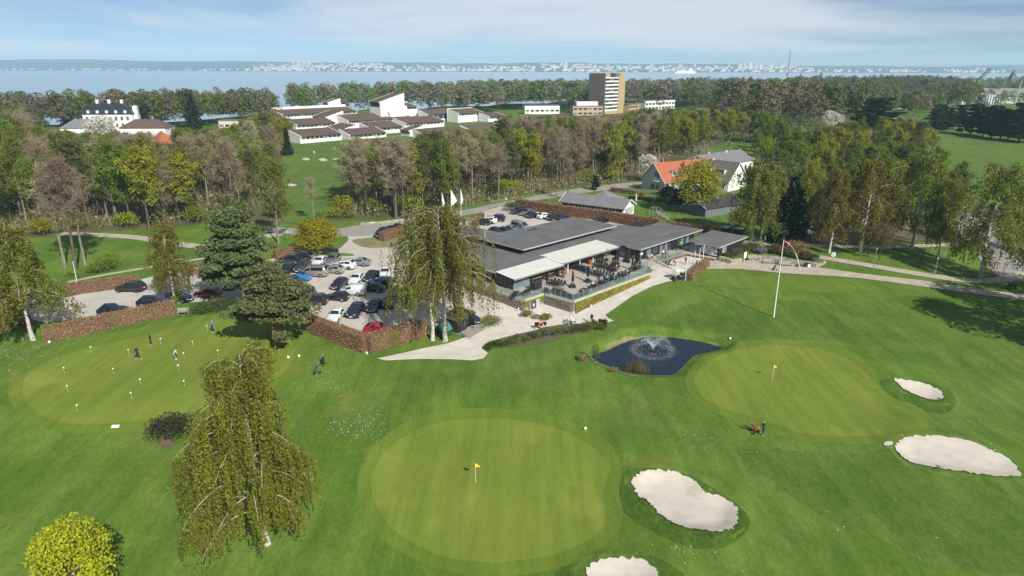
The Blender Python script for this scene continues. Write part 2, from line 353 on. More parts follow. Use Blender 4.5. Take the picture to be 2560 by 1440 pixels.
# ---------------------------------------------------------------- the ground as one sheet
def axis(fine0, fine1, step, far0, far1, g=1.16):
    a = list(np.arange(fine0, fine1+1e-6, step)); s = step; x = fine1
    while x < far1: s *= g; x += s; a.append(x)
    s = step; x = fine0
    while x > far0: s *= g; x -= s; a.insert(0, x)
    return np.array(a)
AX = axis(-78, 84, .62, -2600, 2600); AY = axis(38, 128, .5, 14, 2700, 1.09)
GX, GY = np.meshgrid(AX, AY); GZ = ground(GX, GY)
nx, ny = len(AX), len(AY)
idx = np.arange(nx*ny).reshape(ny, nx)
quads = np.stack([idx[:-1, :-1], idx[:-1, 1:], idx[1:, 1:], idx[1:, :-1]], -1).reshape(-1, 4)
gm = np_mesh('ground', np.stack([GX, GY, GZ], -1), [quads], [G_FAIR], smooth=True)
tag(link('ground', gm), kind='structure')
def sheet(name, poly, mat, dz, res=.8, kind='structure', jag=0.0, seed=0, label=None):
    """a sheet draped on the land inside a closed outline"""
    poly = np.array(poly, float); rs = np.random.RandomState(seed); out = []
    n = len(poly)
    for i in range(n):
        a, b = poly[i], poly[(i+1) % n]; L = np.hypot(*(b-a)); k = max(1, int(math.ceil(L/res)))
        for j in range(k): out.append(a+(b-a)*j/k)
    out = np.array(out)
    if jag:
        c = np.roll(out, -1, 0)-np.roll(out, 1, 0); nrm = np.stack([c[:, 1], -c[:, 0]], 1)/(np.linalg.norm(c, axis=1, keepdims=True)+1e-9)
        out = out+nrm*rs.normal(0, jag, (len(out), 1))
    x0, y0 = out.min(0); x1, y1 = out.max(0)
    gx, gy = np.meshgrid(np.arange(x0, x1, res), np.arange(y0, y1, res)); gx = gx.ravel()+rs.uniform(-.15, .15, gx.size)*res; gy = gy.ravel()+rs.uniform(-.15, .15, gy.size)*res
    d = sdf(out, gx, gy); k = d < -.45*res
    pts = np.concatenate([out, np.stack([gx[k], gy[k]], 1)])
    m = len(out); edges = [(i, (i+1) % m) for i in range(m)]
    v, e, f, *_ = delaunay_2d_cdt([Vector((float(p[0]), float(p[1]))) for p in pts], edges, [], 1, 1e-5)
    V = np.array([(p.x, p.y) for p in v]); Z = ground(V[:, 0], V[:, 1])+dz
    tri = np.array([t for t in f if len(t) == 3], dtype=np.int32)
    a, b, c = V[tri[:, 0]], V[tri[:, 1]], V[tri[:, 2]]
    fl = ((b[:, 0]-a[:, 0])*(c[:, 1]-a[:, 1])-(b[:, 1]-a[:, 1])*(c[:, 0]-a[:, 0])) < 0
    tri[fl] = tri[fl][:, ::-1]
    me = np_mesh(name, np.column_stack([V, Z]), [tri], [mat], smooth=True)
    return tag(link(name, me), label, kind=kind)
def px_sheet(name, l, mat, dz, res=.8, sm=4, **kw):
    p = PP(l); return sheet(name, smooth_poly(p, sm) if sm else p, mat, dz, res, **kw)
def ribbon_px(l, w):
    """closed outline of a strip of width w (metres) along a pixel polyline"""
    p = np.array(PP(l)); q = [];
    for i in range(len(p)-1):
        a, b, c, d = p[max(i-1, 0)], p[i], p[i+1], p[min(i+2, len(p)-1)]
        for k in range(5):
            t = k/5; q.append(.5*((2*b)+(-a+c)*t+(2*a-5*b+4*c-d)*t*t+(-a+3*b-3*c+d)*t**3))
    q.append(p[-1]); q = np.array(q); c = np.gradient(q, axis=0); nrm = np.stack([-c[:, 1], c[:, 0]], 1)/np.linalg.norm(c, axis=1, keepdims=True)
    return np.concatenate([q+nrm*w/2, (q-nrm*w/2)[::-1]])
# roughs, collars and greens
px_sheet('rough', [(1548,1240),(1553,1200),(1570,1175),(1610,1168),(1680,1176),(1750,1200),(1860,1275),(1866,1330),(1810,1367),(1740,1372),(1670,1347),(1600,1312),(1560,1278)], G_ROUGH, .02, jag=.05)
px_sheet('rough', [(1380,1450),(1430,1395),(1500,1375),(1590,1378),(1660,1402),(1715,1445),(1720,1490),(1380,1490)], G_ROUGH, .02, jag=.05)
px_sheet('rough', [(2200,960),(2215,945),(2290,950),(2360,968),(2390,1000),(2370,1030),(2300,1028),(2240,1000)], G_ROUGH, .02, jag=.05)
px_sheet('rough', [(1840,1110),(1960,1125),(2120,1135),(2225,1120),(2300,1100),(2440,1110),(2560,1150),(2640,1180),(2700,1400),(2400,1420),(2150,1330),(1980,1240),(1880,1170)], G_SEMI, .02, res=1.2, jag=.25)
px_sheet('rough', [(1560,830),(1620,790),(1740,760),(1860,740),(2100,760),(2300,740),(2620,790),(2700,960),(2480,940),(2250,880),(2050,850),(1880,850),(1820,850),(1740,830),(1640,825)], G_SEMI, .02, res=1.2, jag=.25)
px_sheet('green_collar', [(893,1215),(908,1155),(955,1095),(1050,1042),(1170,1022),(1300,1026),(1425,1052),(1510,1095),(1552,1160),(1546,1232),(1556,1275),(1545,1330),(1470,1390),(1380,1425),(1290,1440),(1180,1440),(1070,1415),(975,1365),(912,1300)], G_COLLAR, .035)
px_sheet('putting_green', [(927,1215),(940,1165),(985,1110),(1070,1065),(1170,1048),(1290,1050),(1400,1075),(1475,1115),(1521,1167),(1507,1230),(1514,1292),(1492,1337),(1400,1382),(1300,1402),(1200,1406),(1100,1390),(1010,1345),(955,1290)], G_GREEN, .05)
px_sheet('green_collar', [(1712,960),(1730,915),(1790,876),(1880,852),(1960,850),(2055,858),(2135,884),(2182,922),(2198,955),(2206,985),(2300,1020),(2340,1060),(2310,1092),(2200,1108),(2090,1110),(1980,1098),(1880,1070),(1800,1040),(1740,1005)], G_COLLAR, .035)
px_sheet('putting_green', [(1735,960),(1750,925),(1800,890),(1880,868),(1960,864),(2040,872),(2110,895),(2160,926),(2177,955),(2192,985),(2240,1012),(2295,1035),(2322,1060),(2295,1077),(2207,1087),(2095,1092),(1995,1082),(1920,1055),(1820,1025),(1760,997)], G_GREEN, .05)
px_sheet('tee_green', [(1760,705),(1800,692),(1900,690),(2000,694),(2090,703),(2138,715),(2130,728),(2060,732),(1950,728),(1850,720),(1780,713)], G_COLLAR, .03)
px_sheet('green_collar', [(20,975),(40,915),(120,872),(260,838),(400,808),(520,786),(680,778),(760,830),(770,900),(720,960),(590,1030),(400,1072),(200,1085),(90,1060),(35,1020)], G_COLLAR, .035, res=1.0)
px_sheet('practice_green', [(57,975),(75,930),(150,890),(260,862),(400,830),(520,805),(640,800),(720,840),(735,890),(690,945),(560,1010),(400,1045),(300,1057),(180,1060),(110,1042),(70,1012)], G_GREEN, .05, res=1.0)
for b in BUNKERS: sheet('bunker_sand', b, SAND, .12, .35, jag=.10, seed=5)
sand_spill = px_sheet('sand_spill', [(2209,1109),(2218,1104),(2232,1106),(2228,1113),(2214,1115)], SAND, .05, .3)
# gravel, paths and road
px_sheet('gravel_yard', [(-80,775),(60,792),(112,808),(430,760),(590,748),(780,797),(920,864),(1050,818),(1095,830),(1215,815),(1240,800),(1300,790),(1290,745),(1225,745),(1180,720),(1185,600),(1230,570),(1290,590),(1370,580),(1440,560),(1520,556),(1480,549),(1290,518),(1250,516),(1205,530),(1180,550),(1000,580),(900,566),(862,575),(872,600),(850,622),(740,632),(690,645),(560,672),(380,692),(290,714),(150,748),(-80,742)], GRAVEL, .03, 1.3, sm=0)
px_sheet('road', [(1720,447),(1640,453),(1560,458),(1450,470),(1350,488),(1250,507),(1180,522),(1030,550),(900,563),(850,572),(740,572),(660,566),(660,580),(740,588),(860,592),(940,588),(1020,573),(1100,552),(1200,532),(1240,518),(1300,508),(1400,492),(1480,480),(1590,467),(1720,463)], ROAD_M, .07, 1.6, sm=0)
px_sheet('gravel_path', [(943,897),(1000,885),(1060,871),(1120,859),(1160,845),(1210,820),(1250,798),(1300,790),(1310,778),(1440,785),(1530,738),(1625,688),(1640,660),(1700,640),(1760,640),(1800,655),(1767,671),(1710,700),(1682,703),(1667,705),(1630,716),(1580,741),(1530,776),(1513,788),(1520,796),(1535,803),(1500,811),(1420,809),(1360,819),(1300,838),(1240,852),(1205,872),(1220,884),(1208,897),(1180,902),(1130,899),(1050,898),(965,902)], GRAVEL_W, .06, .8, sm=0)
px_sheet('path', [(1740,673),(1768,655),(1850,650),(2000,663),(2060,671),(2150,684),(2300,701),(2450,723),(2580,740),(2700,755),(2700,775),(2560,752),(2450,737),(2300,716),(2150,696),(2050,689),(1950,683),(1850,673)], PATH_M, .07, 1.0, sm=2)
sheet('path', ribbon_px([(1860,606),(1930,612),(1990,632),(2100,652),(2200,669),(2300,686),(2420,702),(2500,701),(2570,684)], 2.6), PATH_M, .09, .9)
sheet('path', ribbon_px([(1900,608),(1990,611),(2100,616),(2220,618),(2400,612)], 2.0), PATH_M, .05, .9)
px_sheet('access_road', [(2390,540),(2430,535),(2470,580),(2560,650),(2620,700),(2520,700),(2470,670),(2410,600)], ROAD_M, .05, 1.2)
px_sheet('access_road', [(-60,735),(60,738),(150,735),(60,724),(-60,722)], PATH_M, .06, 1.0)
sheet('path', ribbon_px([(170,706),(260,688),(380,668),(500,648),(560,640)], 1.2), PATH_M, .05, .8)
sheet('path', ribbon_px([(150,585),(250,588),(340,594),(420,606),(500,617),(560,612),(700,585)], 3.0), PATH_M, .06, 1.0)
px_sheet('verge', [(880,602),(905,597),(960,592),(1010,596),(1000,612),(950,620),(905,617)], DRY, .06, .8)
px_sheet('verge', [(1222,505),(1260,480),(1300,490),(1260,502)], DRY, .04, 1)
px_sheet('verge', [(790,640),(880,640),(870,634),(800,634)], G_LAWN, .07, .8)
px_sheet('planting_bed', [(1205,868),(1240,850),(1330,828),(1420,812),(1510,814),(1480,822),(1420,842),(1360,858),(1280,868),(1225,874)], pm('bed_groundcover', (.085,.095,.035), (.13,.10,.065), 1.1, .95, bump=.5, coord='World', detail=8), .075, .8)
px_sheet('concrete_apron', [(1142,836),(1183,815),(1215,822),(1175,846)], pm('old_concrete', (.33,.30,.27), (.26,.24,.21), 1.2, .9, coord='World'), .07, .8, sm=0)
px_sheet('gravel_path', [(1222,805),(1215,745),(1320,745),(1400,752),(1442,788),(1310,806)], GRAVEL_W, .045, .9, sm=0)
# woodland floor and far lawns
px_sheet('woodland_floor', [(-400,660),(-100,600),(140,592),(500,560),(650,555),(760,560),(1000,542),(1100,532),(1220,502),(1440,466),(1640,448),(1700,420),(1750,400),(1760,340),(1900,300),(1900,262),(1500,262),(1300,300),(1050,345),(860,350),(850,480),(720,480),(700,420),(740,350),(600,330),(0,330),(-600,330)], LITTER, .04, 7, sm=0)
px_sheet('far_lawn', [(715,480),(698,420),(740,352),(860,350),(1000,352),(960,400),(870,430),(850,490),(830,530),(790,556),(715,556),(705,520)], G_LAWN, .09, 3)
px_sheet('lawn', [(1360,498),(1440,482),(1560,468),(1620,470),(1620,520),(1500,520),(1400,506)], G_LAWN, .05, 2)
px_sheet('lawn', [(1650,560),(1750,540),(1830,545),(1880,590),(1760,575)], G_LAWN, .05, 2)
px_sheet('tree_belt_floor', [(1900,600),(1980,560),(2100,500),(2380,480),(2600,560),(2600,620),(2400,605),(2100,612),(1960,606)], LITTER, .02, 2.5)
# ---------------------------------------------------------------- water
def water_mat(name, c, rough, bs, sc, stretch=(1, 1, 1)):
    m = bpy.data.materials.new(name); m.use_nodes = True; t = m.node_tree; b = t.nodes['Principled BSDF']
    b.inputs['Base Color'].default_value = c; b.inputs['Roughness'].default_value = rough; b.inputs['IOR'].default_value = 1.33
    g = nn('ShaderNodeNewGeometry', t); mp = nn('ShaderNodeMapping', t); mp.inputs['Scale'].default_value = stretch; t.links.new(g.outputs['Position'], mp.inputs[0])
    n = nn('ShaderNodeTexNoise', t); n.inputs['Scale'].default_value = sc; n.inputs['Detail'].default_value = 5; t.links.new(mp.outputs[0], n.inputs['Vector'])
    bp = nn('ShaderNodeBump', t); bp.inputs['Strength'].default_value = bs; bp.inputs['Distance'].default_value = .1; t.links.new(n.outputs['Fac'], bp.inputs['Height']); t.links.new(bp.outputs[0], b.inputs['Normal'])
    return m
SEA_Z = -14.0
sm_ = MB(); sm_.add([(-9000, 250, SEA_Z), (9000, 250, SEA_Z), (9000, 9000, SEA_Z), (-9000, 9000, SEA_Z)], [(0, 1, 2, 3)])
SEA_M = water_mat('sea_water', (.34, .45, .53, 1), .28, .04, .02, (1, 3, 1))
tag(sm_.obj('sea', [SEA_M]), kind='structure')
POND_M = water_mat('pond_water', (.012, .022, .040, 1), .07, .55, 1.6)
POND_Z = -.47
sheet_p = smooth_poly(px_poly(PX_POND, -.45), 2); c0 = sheet_p.mean(0)
pw = MB(); pw.prism([tuple(c0+(p-c0)*1.05) for p in sheet_p], POND_Z-.02, POND_Z)
tag(pw.obj('pond_water', [POND_M]), kind='structure')
sheet('pond_bank', ribbon_px([(1512,872),(1545,857),(1580,844),(1620,838),(1685,838),(1730,845),(1775,854),(1806,864)], .8), DRY, .05, .4, jag=.08, seed=3)
sheet('pond_bank', ribbon_px([(1475,895),(1500,912),(1550,931),(1600,941)], .6), DRY, .05, .4, jag=.08, seed=4)
# ---------------------------------------------------------------- plants: pieces
def leaf_quads(rs, pos, size, up=0.0, out=None, asp=1.0, hang=0.0, fold=False):
    """one small four-cornered leaf (or leaf spray) at each point"""
    n = len(pos); size = np.broadcast_to(size, (n,))
    nv = rs.normal(0, 1, (n, 3))
    if out is not None: nv = nv*.75+out
    nv[:, 2] += up; nv /= np.linalg.norm(nv, axis=1, keepdims=True)+1e-9
    a = rs.normal(0, 1, (n, 3)); a[:, 2] -= hang*2
    a -= nv*(a*nv).sum(1, keepdims=True); a /= np.linalg.norm(a, axis=1, keepdims=True)+1e-9
    b = np.cross(nv, a)
    l = (size*asp)[:, None]*a*.5; w = (size)[:, None]*b*.36
    V = np.stack([pos-l, pos+w-l*.1, pos+l, pos-w-l*.1], 1).reshape(-1, 3)
    return V, np.arange(n*4).reshape(n, 4)
def ribbons(rs, p, q, w):
    """thin tapering twigs from p to q"""
    n = len(p); d = q-p; s = np.cross(d, rs.normal(0, 1, (n, 3))); s /= np.linalg.norm(s, axis=1, keepdims=True)+1e-9
    s *= np.broadcast_to(w, (n,))[:, None]*.5
    V = np.stack([p-s, p+s, q], 1).reshape(-1, 3); return V, np.arange(n*3).reshape(n, 3)
def tubes(list_):
    """list of (pts (n,3), radii (n,), k) -> V, quads"""
    Vs = []; Q = []; b = 0
    for pts, rad, k in list_:
        pts = np.asarray(pts, float); n = len(pts); d = np.gradient(pts, axis=0); d /= np.linalg.norm(d, axis=1, keepdims=True)+1e-9
        ref = np.where(np.abs(d[:, 2:3]) < .9, np.array([[0, 0, 1.]]), np.array([[1., 0, 0]]))
        a = np.cross(d, ref); a /= np.linalg.norm(a, axis=1, keepdims=True)+1e-9; c = np.cross(a, d)
        t = 2*np.pi*np.arange(k)/k
        V = pts[:, None]+(a[:, None]*np.cos(t)[None, :, None]+c[:, None]*np.sin(t)[None, :, None])*np.asarray(rad)[:, None, None]
        i = np.arange(n-1)[:, None]*k; j = np.arange(k)[None, :]; j2 = (j+1) % k
        Q.append(np.stack([i+j, i+j2, i+k+j2, i+k+j], -1).reshape(-1, 4)+b); Vs.append(V.reshape(-1, 3)); b += n*k
    return np.concatenate(Vs), np.concatenate(Q)
def cat(parts):
    """join (V, F) pairs"""
    V = []; F = {}; b = 0
    for v, f in parts:
        V.append(v); F.setdefault(f.shape[1], []).append(f+b); b += len(v)
    return np.concatenate(V), [np.concatenate(x) for x in F.values()]
def rdir(rs, az, el): return np.array([math.cos(az)*math.cos(el), math.sin(az)*math.cos(el), math.sin(el)])
def limb(rs, p, az, el, L, r, n=6, curl=.25, wig=.12, tip=.25):
    """a curving limb; curl > 0 bends it upward along its way"""
    pts = [np.array(p, float)]; d = rdir(rs, az, el)
    for i in range(n):
        d = d+np.array([rs.normal(0, wig), rs.normal(0, wig), rs.normal(0, wig)+curl/n]); d /= np.linalg.norm(d)
        pts.append(pts[-1]+d*L/n)
    return np.array(pts), np.linspace(r, r*tip, n+1)
# materials of the plants
M_BARK = pm('grey_bark', (.15,.125,.10), (.085,.07,.055), 3, .95, bump=.5, spec=.1, stretch=(1,1,.3))
M_BARK_P = pm('pale_bark', (.27,.235,.185), (.15,.13,.105), 3, .95, bump=.4, spec=.1, stretch=(1,1,.3))
M_BIRCH = pm('white_birch_bark', (.52,.49,.44), (.16,.14,.12), 2.2, .9, bump=.3, spec=.1, stretch=(1,1,2.2), lo=.50, hi=.66)
M_PINEBARK = pm('orange_pine_bark', (.30,.15,.08), (.17,.10,.065), 4, .95, bump=.5, spec=.1)
M_TWIG = pm('brown_twigs', (.37,.33,.21), (.275,.245,.155), .3, .95, spec=.05, island=.30, trans=.25)
M_TWIG_R = pm('reddish_twigs', (.35,.28,.195), (.255,.205,.14), .3, .95, spec=.05, island=.30, trans=.25)
M_TWIG_G = pm('olive_budding_twigs', (.29,.27,.11), (.22,.19,.09), .3, .95, spec=.05, island=.30, trans=.25)
def leafm(n, a, b, tr=.35, isl=.34, orand=.7): return pm(n, a, b, .35, .65, spec=.25, island=isl, trans=tr, orand=orand)
L_FRESH = leafm('fresh_green_leaves', (.205,.270,.026), (.135,.195,.020), .44)
L_LIME = leafm('lime_young_leaves', (.36,.38,.030), (.26,.295,.024), .44)
L_MID = leafm('mid_green_leaves', (.075,.120,.020), (.048,.085,.015), .4)
L_BIRCH = leafm('birch_spring_leaves', (.285,.325,.028), (.195,.235,.022), .48)
L_YARD = leafm('olive_green_birch_leaves', (.235,.255,.030), (.165,.185,.024), .45)
L_BIRCHO = leafm('olive_birch_catkins', (.235,.218,.040), (.165,.160,.030), .45)
L_GOLD = leafm('golden_maple_leaves', (.34,.30,.012), (.22,.22,.012), .3)
L_MAPLE = leafm('yellow_maple_leaves', (.44,.42,.020), (.33,.35,.020), .3)
L_PINE = leafm('blue_green_pine_needles', (.155,.185,.068), (.105,.132,.050), .2)
L_DARK = leafm('dark_conifer_needles', (.018,.034,.014), (.012,.022,.010), .08)
L_RHODO = leafm('rhododendron_leaves', (.050,.085,.020), (.080,.100,.022), .12)
L_PURP = leafm('dark_bronze_leaves', (.040,.034,.024), (.026,.030,.018), .1)
L_BEECHH = leafm('coppery_hedge_leaves', (.44,.270,.155), (.29,.175,.10), .2, .5, .12)
L_IVYB = leafm('bare_creeper_stems', (.32,.27,.23), (.22,.185,.16), .0, .4)
L_IVYY = leafm('yellow_green_creeper', (.30,.27,.020), (.19,.19,.020), .25, .4)
L_WHITE = leafm('white_blossom', (.72,.70,.66), (.50,.47,.40), .3, .2)
L_CYP = leafm('deep_green_cypress_sprays', (.020,.048,.022), (.012,.032,.016), .08)
L_REED = leafm('tawny_reeds', (.22,.19,.06), (.12,.14,.03), .2)
# ---------------------------------------------------------------- plants: one mesh pair (trunk, crown) per variety
def bare_tree(seed, H=18., Rr=4.2, cb=.38, nl=17, leaves=0, lsize=.3, twigs=5, twl=1.0, tww=.055, sub=5, ss=4, fork=False):
    rs = np.random.RandomState(seed); tb = []; tw = []; tri = []
    n = 9; z = np.linspace(0, H*.93, n); wob = np.cumsum(rs.normal(0, .10, (n, 2)), 0)*np.linspace(0, 1.6, n)[:, None]
    tp = np.column_stack([wob, z]); tr = .021*H*(1-.88*(z/(H*.93))**.9)*.75; tr[0] *= 1.35
    tb.append((tp, tr, 6)); anchors = []; sp = []; sq = []; p_ = []; q_ = []
    for i in range(nl):
        u = (i+rs.uniform(0, 1))/nl; h = H*(cb+(.9-cb)*u); k = np.interp(h, z, np.arange(n)); k0 = int(k)
        o = tp[k0]+(tp[min(k0+1, n-1)]-tp[k0])*(k-k0)
        env = Rr*(.45+.75*math.sin(math.pi*min(1, .18+.80*u)))*(1-.35*u)
        L = env*rs.uniform(.8, 1.25); az = i*2.4+rs.uniform(-.5, .5); el = R(28+38*u+rs.uniform(-12, 12))
        lp, lr = limb(rs, o, az, el, L*1.15, max(.035, .075*(1-.6*u)*H/18), 6, .55, .13)
        tb.append((lp, lr, 4))
        for j in range(sub):
            t = 1.2+4.7*(j+rs.uniform(0, 1))/sub; a = int(t); b = lp[a]+(lp[min(a+1, 6)]-lp[a])*(t-a); sl = L*rs.uniform(.28, .5)
            s2, r2 = limb(rs, b, az+rs.uniform(-1.3, 1.3), el+rs.uniform(-.3, .5), sl, .024, 3, .35, .18)
            p_.append(s2[:-1]); q_.append(s2[1:])
            for m in range(ss):
                t2 = rs.uniform(.6, 3); a2 = min(int(t2), 2); c = s2[a2]+(s2[a2+1]-s2[a2])*(t2-a2)
                e = c+rdir(rs, rs.uniform(0, 6.28), rs.uniform(-.2, 1.2))*rs.uniform(.6, 1.3)
                sp.append(c); sq.append(e)
    p_ = np.concatenate(p_); q_ = np.concatenate(q_); sp = np.array(sp); sq = np.array(sq)
    # twigs along the branchlets
    nT = len(sp)*twigs; bi = np.repeat(np.arange(len(sp)), twigs); f = rs.uniform(.1, 1, (nT, 1)); tp0 = sp[bi]+(sq[bi]-sp[bi])*f
    dr = rs.normal(0, 1, (nT, 3)); dr[:, 2] += .55; dr /= np.linalg.norm(dr, axis=1, keepdims=True); tq0 = tp0+dr*rs.uniform(.5, 1.1, (nT, 1))*twl
    parts = [ribbons(rs, p_, q_+(q_-p_)*.12, .07), ribbons(rs, sp, sq, .05), ribbons(rs, tp0, tq0, tww)]
    Vt, Qt = tubes(tb); out = {'trunk': (Vt, [Qt])}
    out['crown'] = cat(parts)
    if leaves:
        bi = rs.randint(0, nT, leaves); pos = tp0[bi]+(tq0[bi]-tp0[bi])*rs.uniform(0, 1.1, (leaves, 1))+rs.normal(0, .12, (leaves, 3))
        out['leaf'] = cat([leaf_quads(rs, pos, rs.uniform(.6, 1.2, leaves)*lsize, .5)])
    return out
def weeping_birch(seed, H=18., Rr=4.5, cb=.22, nl=26, strands=16, slen=(1.2, 4.2), lsp=.16, lsz=.13, wide=1.0, lean=(0, 0), conic=.6, lowfac=1.0, asym=0.0, dome=False, minb=1.2, tress=None):
    rs = np.random.RandomState(seed); n = 11; z = np.linspace(0, H*.97, n); wob = np.cumsum(rs.normal(0, .09, (n, 2)), 0)
    tp = np.column_stack([wob[:, 0]+lean[0]*z/H, wob[:, 1]+lean[1]*z/H, z]); tr = .0165*H*(1-.93*(z/(H*.97))**.8); tr[0] *= 1.3
    tb = [(tp, tr, 8)]; st = []; br_p = []; br_q = []
    for i in range(nl):
        u = (i+rs.uniform(0, 1))/nl; h = H*(cb+(.95-cb)*u); k = np.interp(h, z, np.arange(n)); k0 = min(int(k), n-2); o = tp[k0]+(tp[k0+1]-tp[k0])*(k-k0)
        env = Rr*(1-conic*u)*(.75+.25*math.sin(math.pi*min(1, u*1.5)))*rs.uniform(.75, 1.2); env = Rr*max(.40, 1-.75*max(0, (u-.45)/.55)**1.8)*rs.uniform(.6, 1.1) if dome else env; az = i*2.4+rs.uniform(-.4, .4); env *= 1-asym*math.cos(az); el = R(38+22*u+rs.uniform(-10, 10))
        pts = [o]; d = rdir(rs, az, el); m = 8
        for q in range(m):
            d = d+np.array([rs.normal(0, .09), rs.normal(0, .09), -.13-.03*q]); d /= np.linalg.norm(d); pts.append(pts[-1]+d*env*1.25/m)
        lp = np.array(pts); tb.append((lp, np.linspace(max(.03, .07*(1-.6*u)*H/18), .012, m+1), 4))
        for j in range(strands):
            t = rs.uniform(.18, 1)**.8*m; t = t if tress is None else (np.round(t/m*tress)/tress*m+rs.normal(0, .10)); t = min(max(t, .3), m-.01); a = min(int(t), m-1); b = lp[a]+(lp[a+1]-lp[a])*(t-a)+rs.normal(0, .25 if tress is None else .20, 3)*np.array([1, 1, .4])
            az2 = az+rs.normal(0, .8); L = rs.uniform(*slen)*(1-.45*u)*lowfac
            L = min(L, max(.5, b[2]-rs.uniform(minb, minb+1.8)))
            st.append((b, az2, L, rs.uniform(.1, .55)))
    # hanging strands: start outwards, then fall
    P_ = []; sz = []; sp = []; sq = []; tone = []
    for b, az2, L, outw in st:
        k = max(3, int(L/lsp)); t = np.linspace(0, 1, k); x = outw*(1-np.exp(-3*t)); c, s_ = math.cos(az2), math.sin(az2)
        p = np.column_stack([b[0]+c*x+np.cumsum(rs.normal(0, .012, k)), b[1]+s_*x+np.cumsum(rs.normal(0, .012, k)), b[2]+.15*np.sin(t*3.1)*outw-L*t]); P_.append(p); tone.append(np.full(k, rs.uniform() < .42))
        sp.append(p[:-1][::3]); sq.append(p[1:][np.minimum(np.arange(0, k-1, 3)+2, k-2)])
    pos = np.concatenate(P_); pos = pos+rs.normal(0, lsz*.55, pos.shape); sp = np.concatenate(sp); sq = np.concatenate(sq)
    Vt, Qt = tubes(tb); leaf = leaf_quads(rs, pos, rs.uniform(.7, 1.3, len(pos))*lsz, .1, asp=1.5, hang=.9)
    return {'trunk': (Vt, [Qt]), 'crown': cat([leaf]), 'strand': cat([ribbons(rs, sp, sq, .018)]), 'tone': np.concatenate(tone)}
def lobed_crown(rs, lobes, n, size, up=.4, shell=.55, asp=1.0, hang=0., inner=.25):
    """leaves in the shells of many overlapping lobes (c, rx, ry, rz)"""
    vol = np.array([l[1]*l[2]+l[1]*l[3]+l[2]*l[3] for l in lobes]); cnt = rs.multinomial(n, vol/vol.sum()); P_ = []; O_ = []
    for l, k in zip(lobes, cnt):
        d = rs.normal(0, 1, (k, 3)); d /= np.linalg.norm(d, axis=1, keepdims=True)+1e-9; d[:, 2] = np.where(d[:, 2] < -.55, -d[:, 2], d[:, 2])
        r = np.where(rs.uniform(size=k) < inner, rs.uniform(.25, 1, k), 1-shell*rs.uniform(0, 1, k)**2*.5)+rs.normal(0, .06, k)
        P_.append(np.array(l[0])+d*r[:, None]*np.array(l[1:4])); O_.append(d)
    P_ = np.concatenate(P_); O_ = np.concatenate(O_)
    return leaf_quads(rs, P_, rs.uniform(.6, 1.25, len(P_))*size, up, O_*.9, asp, hang)
def leafy_tree(seed, H=14., Rr=4.5, cb=.25, n=9000, size=.3, nlobes=22, flat=.7, limbs=12, ls=1.0):
    rs = np.random.RandomState(seed); z = np.linspace(0, H*.85, 8); tp = np.column_stack([np.cumsum(rs.normal(0, .07, (8, 2)), 0), z]); tb = [(tp, .02*H*(1-.85*z/(H*.85)), 6)]
    lobes = []
    for i in range(nlobes):
        u = (i+.5)/nlobes; h = H*(cb+.08+(1-cb-.16)*u); env = Rr*math.sin(math.pi*(.12+.80*u))**.7; az = i*2.4+rs.uniform(-.5, .5); rr = env*rs.uniform(.35, .82)
        s = Rr*rs.uniform(.26, .42)*ls; c = (math.cos(az)*rr, math.sin(az)*rr, h); lobes.append((c, s, s, s*flat))
        if i % 2 == 0 and len(tb) < limbs+1:
            k = min(int(np.interp(h*.75, z, np.arange(8))), 6); tb.append((np.array([tp[k], (tp[k]+np.array(c))/2+np.array([0, 0, -.2]), np.array(c)]), [.07*H/14, .045, .02], 4))
    tb_ = tubes(tb); return {'trunk': (tb_[0], [tb_[1]]), 'crown': cat([lobed_crown(rs, lobes, n, size)])}
def pine(seed, H=14., stems=((0, 0),), Rr=4.5, cb=.4, npad=34, tufts=170, tsize=.42, lean=(0, 0), top=.35, padr=1.25):
    rs = np.random.RandomState(seed); tb = []; P_ = []; O_ = []; tps = []
    for si, (lx, ly) in enumerate(stems):
        n = 9; z = np.linspace(0, H*.9*(1-.12*si), n); b = np.linspace(0, 1, n)
        tp = np.column_stack([lx*b+lean[0]*b+np.cumsum(rs.normal(0, .12, n)), ly*b+lean[1]*b+np.cumsum(rs.normal(0, .12, n)), z]); tb.append((tp, .019*H*(1-.82*b), 7)); tps.append(tp)
    for i in range(npad):
        u = (i+rs.uniform(0, 1))/npad; tp = tps[i % len(tps)]; n = len(tp); k = min(int((cb*.8+(1-cb*.8)*u)*(n-1)), n-2); o = tp[k]
        env = Rr*(1-(1-top)*u)*(.55+.45*math.sin(math.pi*min(1, .25+u))); az = i*2.4+rs.uniform(-.6, .6); L = env*rs.uniform(.35, 1.05)
        e = o+np.array([math.cos(az)*L, math.sin(az)*L, L*rs.uniform(.0, .35)+.3]); tb.append((np.array([o, (o+e)/2+np.array([0, 0, -.12*L]), e]), [.09, .06, .02], 4))
        for q in range(3):
            cc = e+rs.normal(0, .55, 3)*np.array([1, 1, .35]); r = padr*rs.uniform(.65, 1.2); m = tufts//3
            d = rs.normal(0, 1, (m, 3)); d /= np.linalg.norm(d, axis=1, keepdims=True); rad = rs.uniform(.2, 1, m)**.5
            P_.append(cc+d*rad[:, None]*np.array([r, r, r*.38])); O_.append(d*.4+np.array([0, 0, .6]))
    P_ = np.concatenate(P_); O_ = np.concatenate(O_); Vt, Qt = tubes(tb)
    # a tuft is two crossed slips of needles
    a = leaf_quads(rs, P_, rs.uniform(.7, 1.3, len(P_))*tsize, .0, O_, 1.1); b = leaf_quads(rs, P_, rs.uniform(.7, 1.3, len(P_))*tsize, 1.0, None, 1.1)
    return {'trunk': (Vt, [Qt]), 'crown': cat([a, b])}
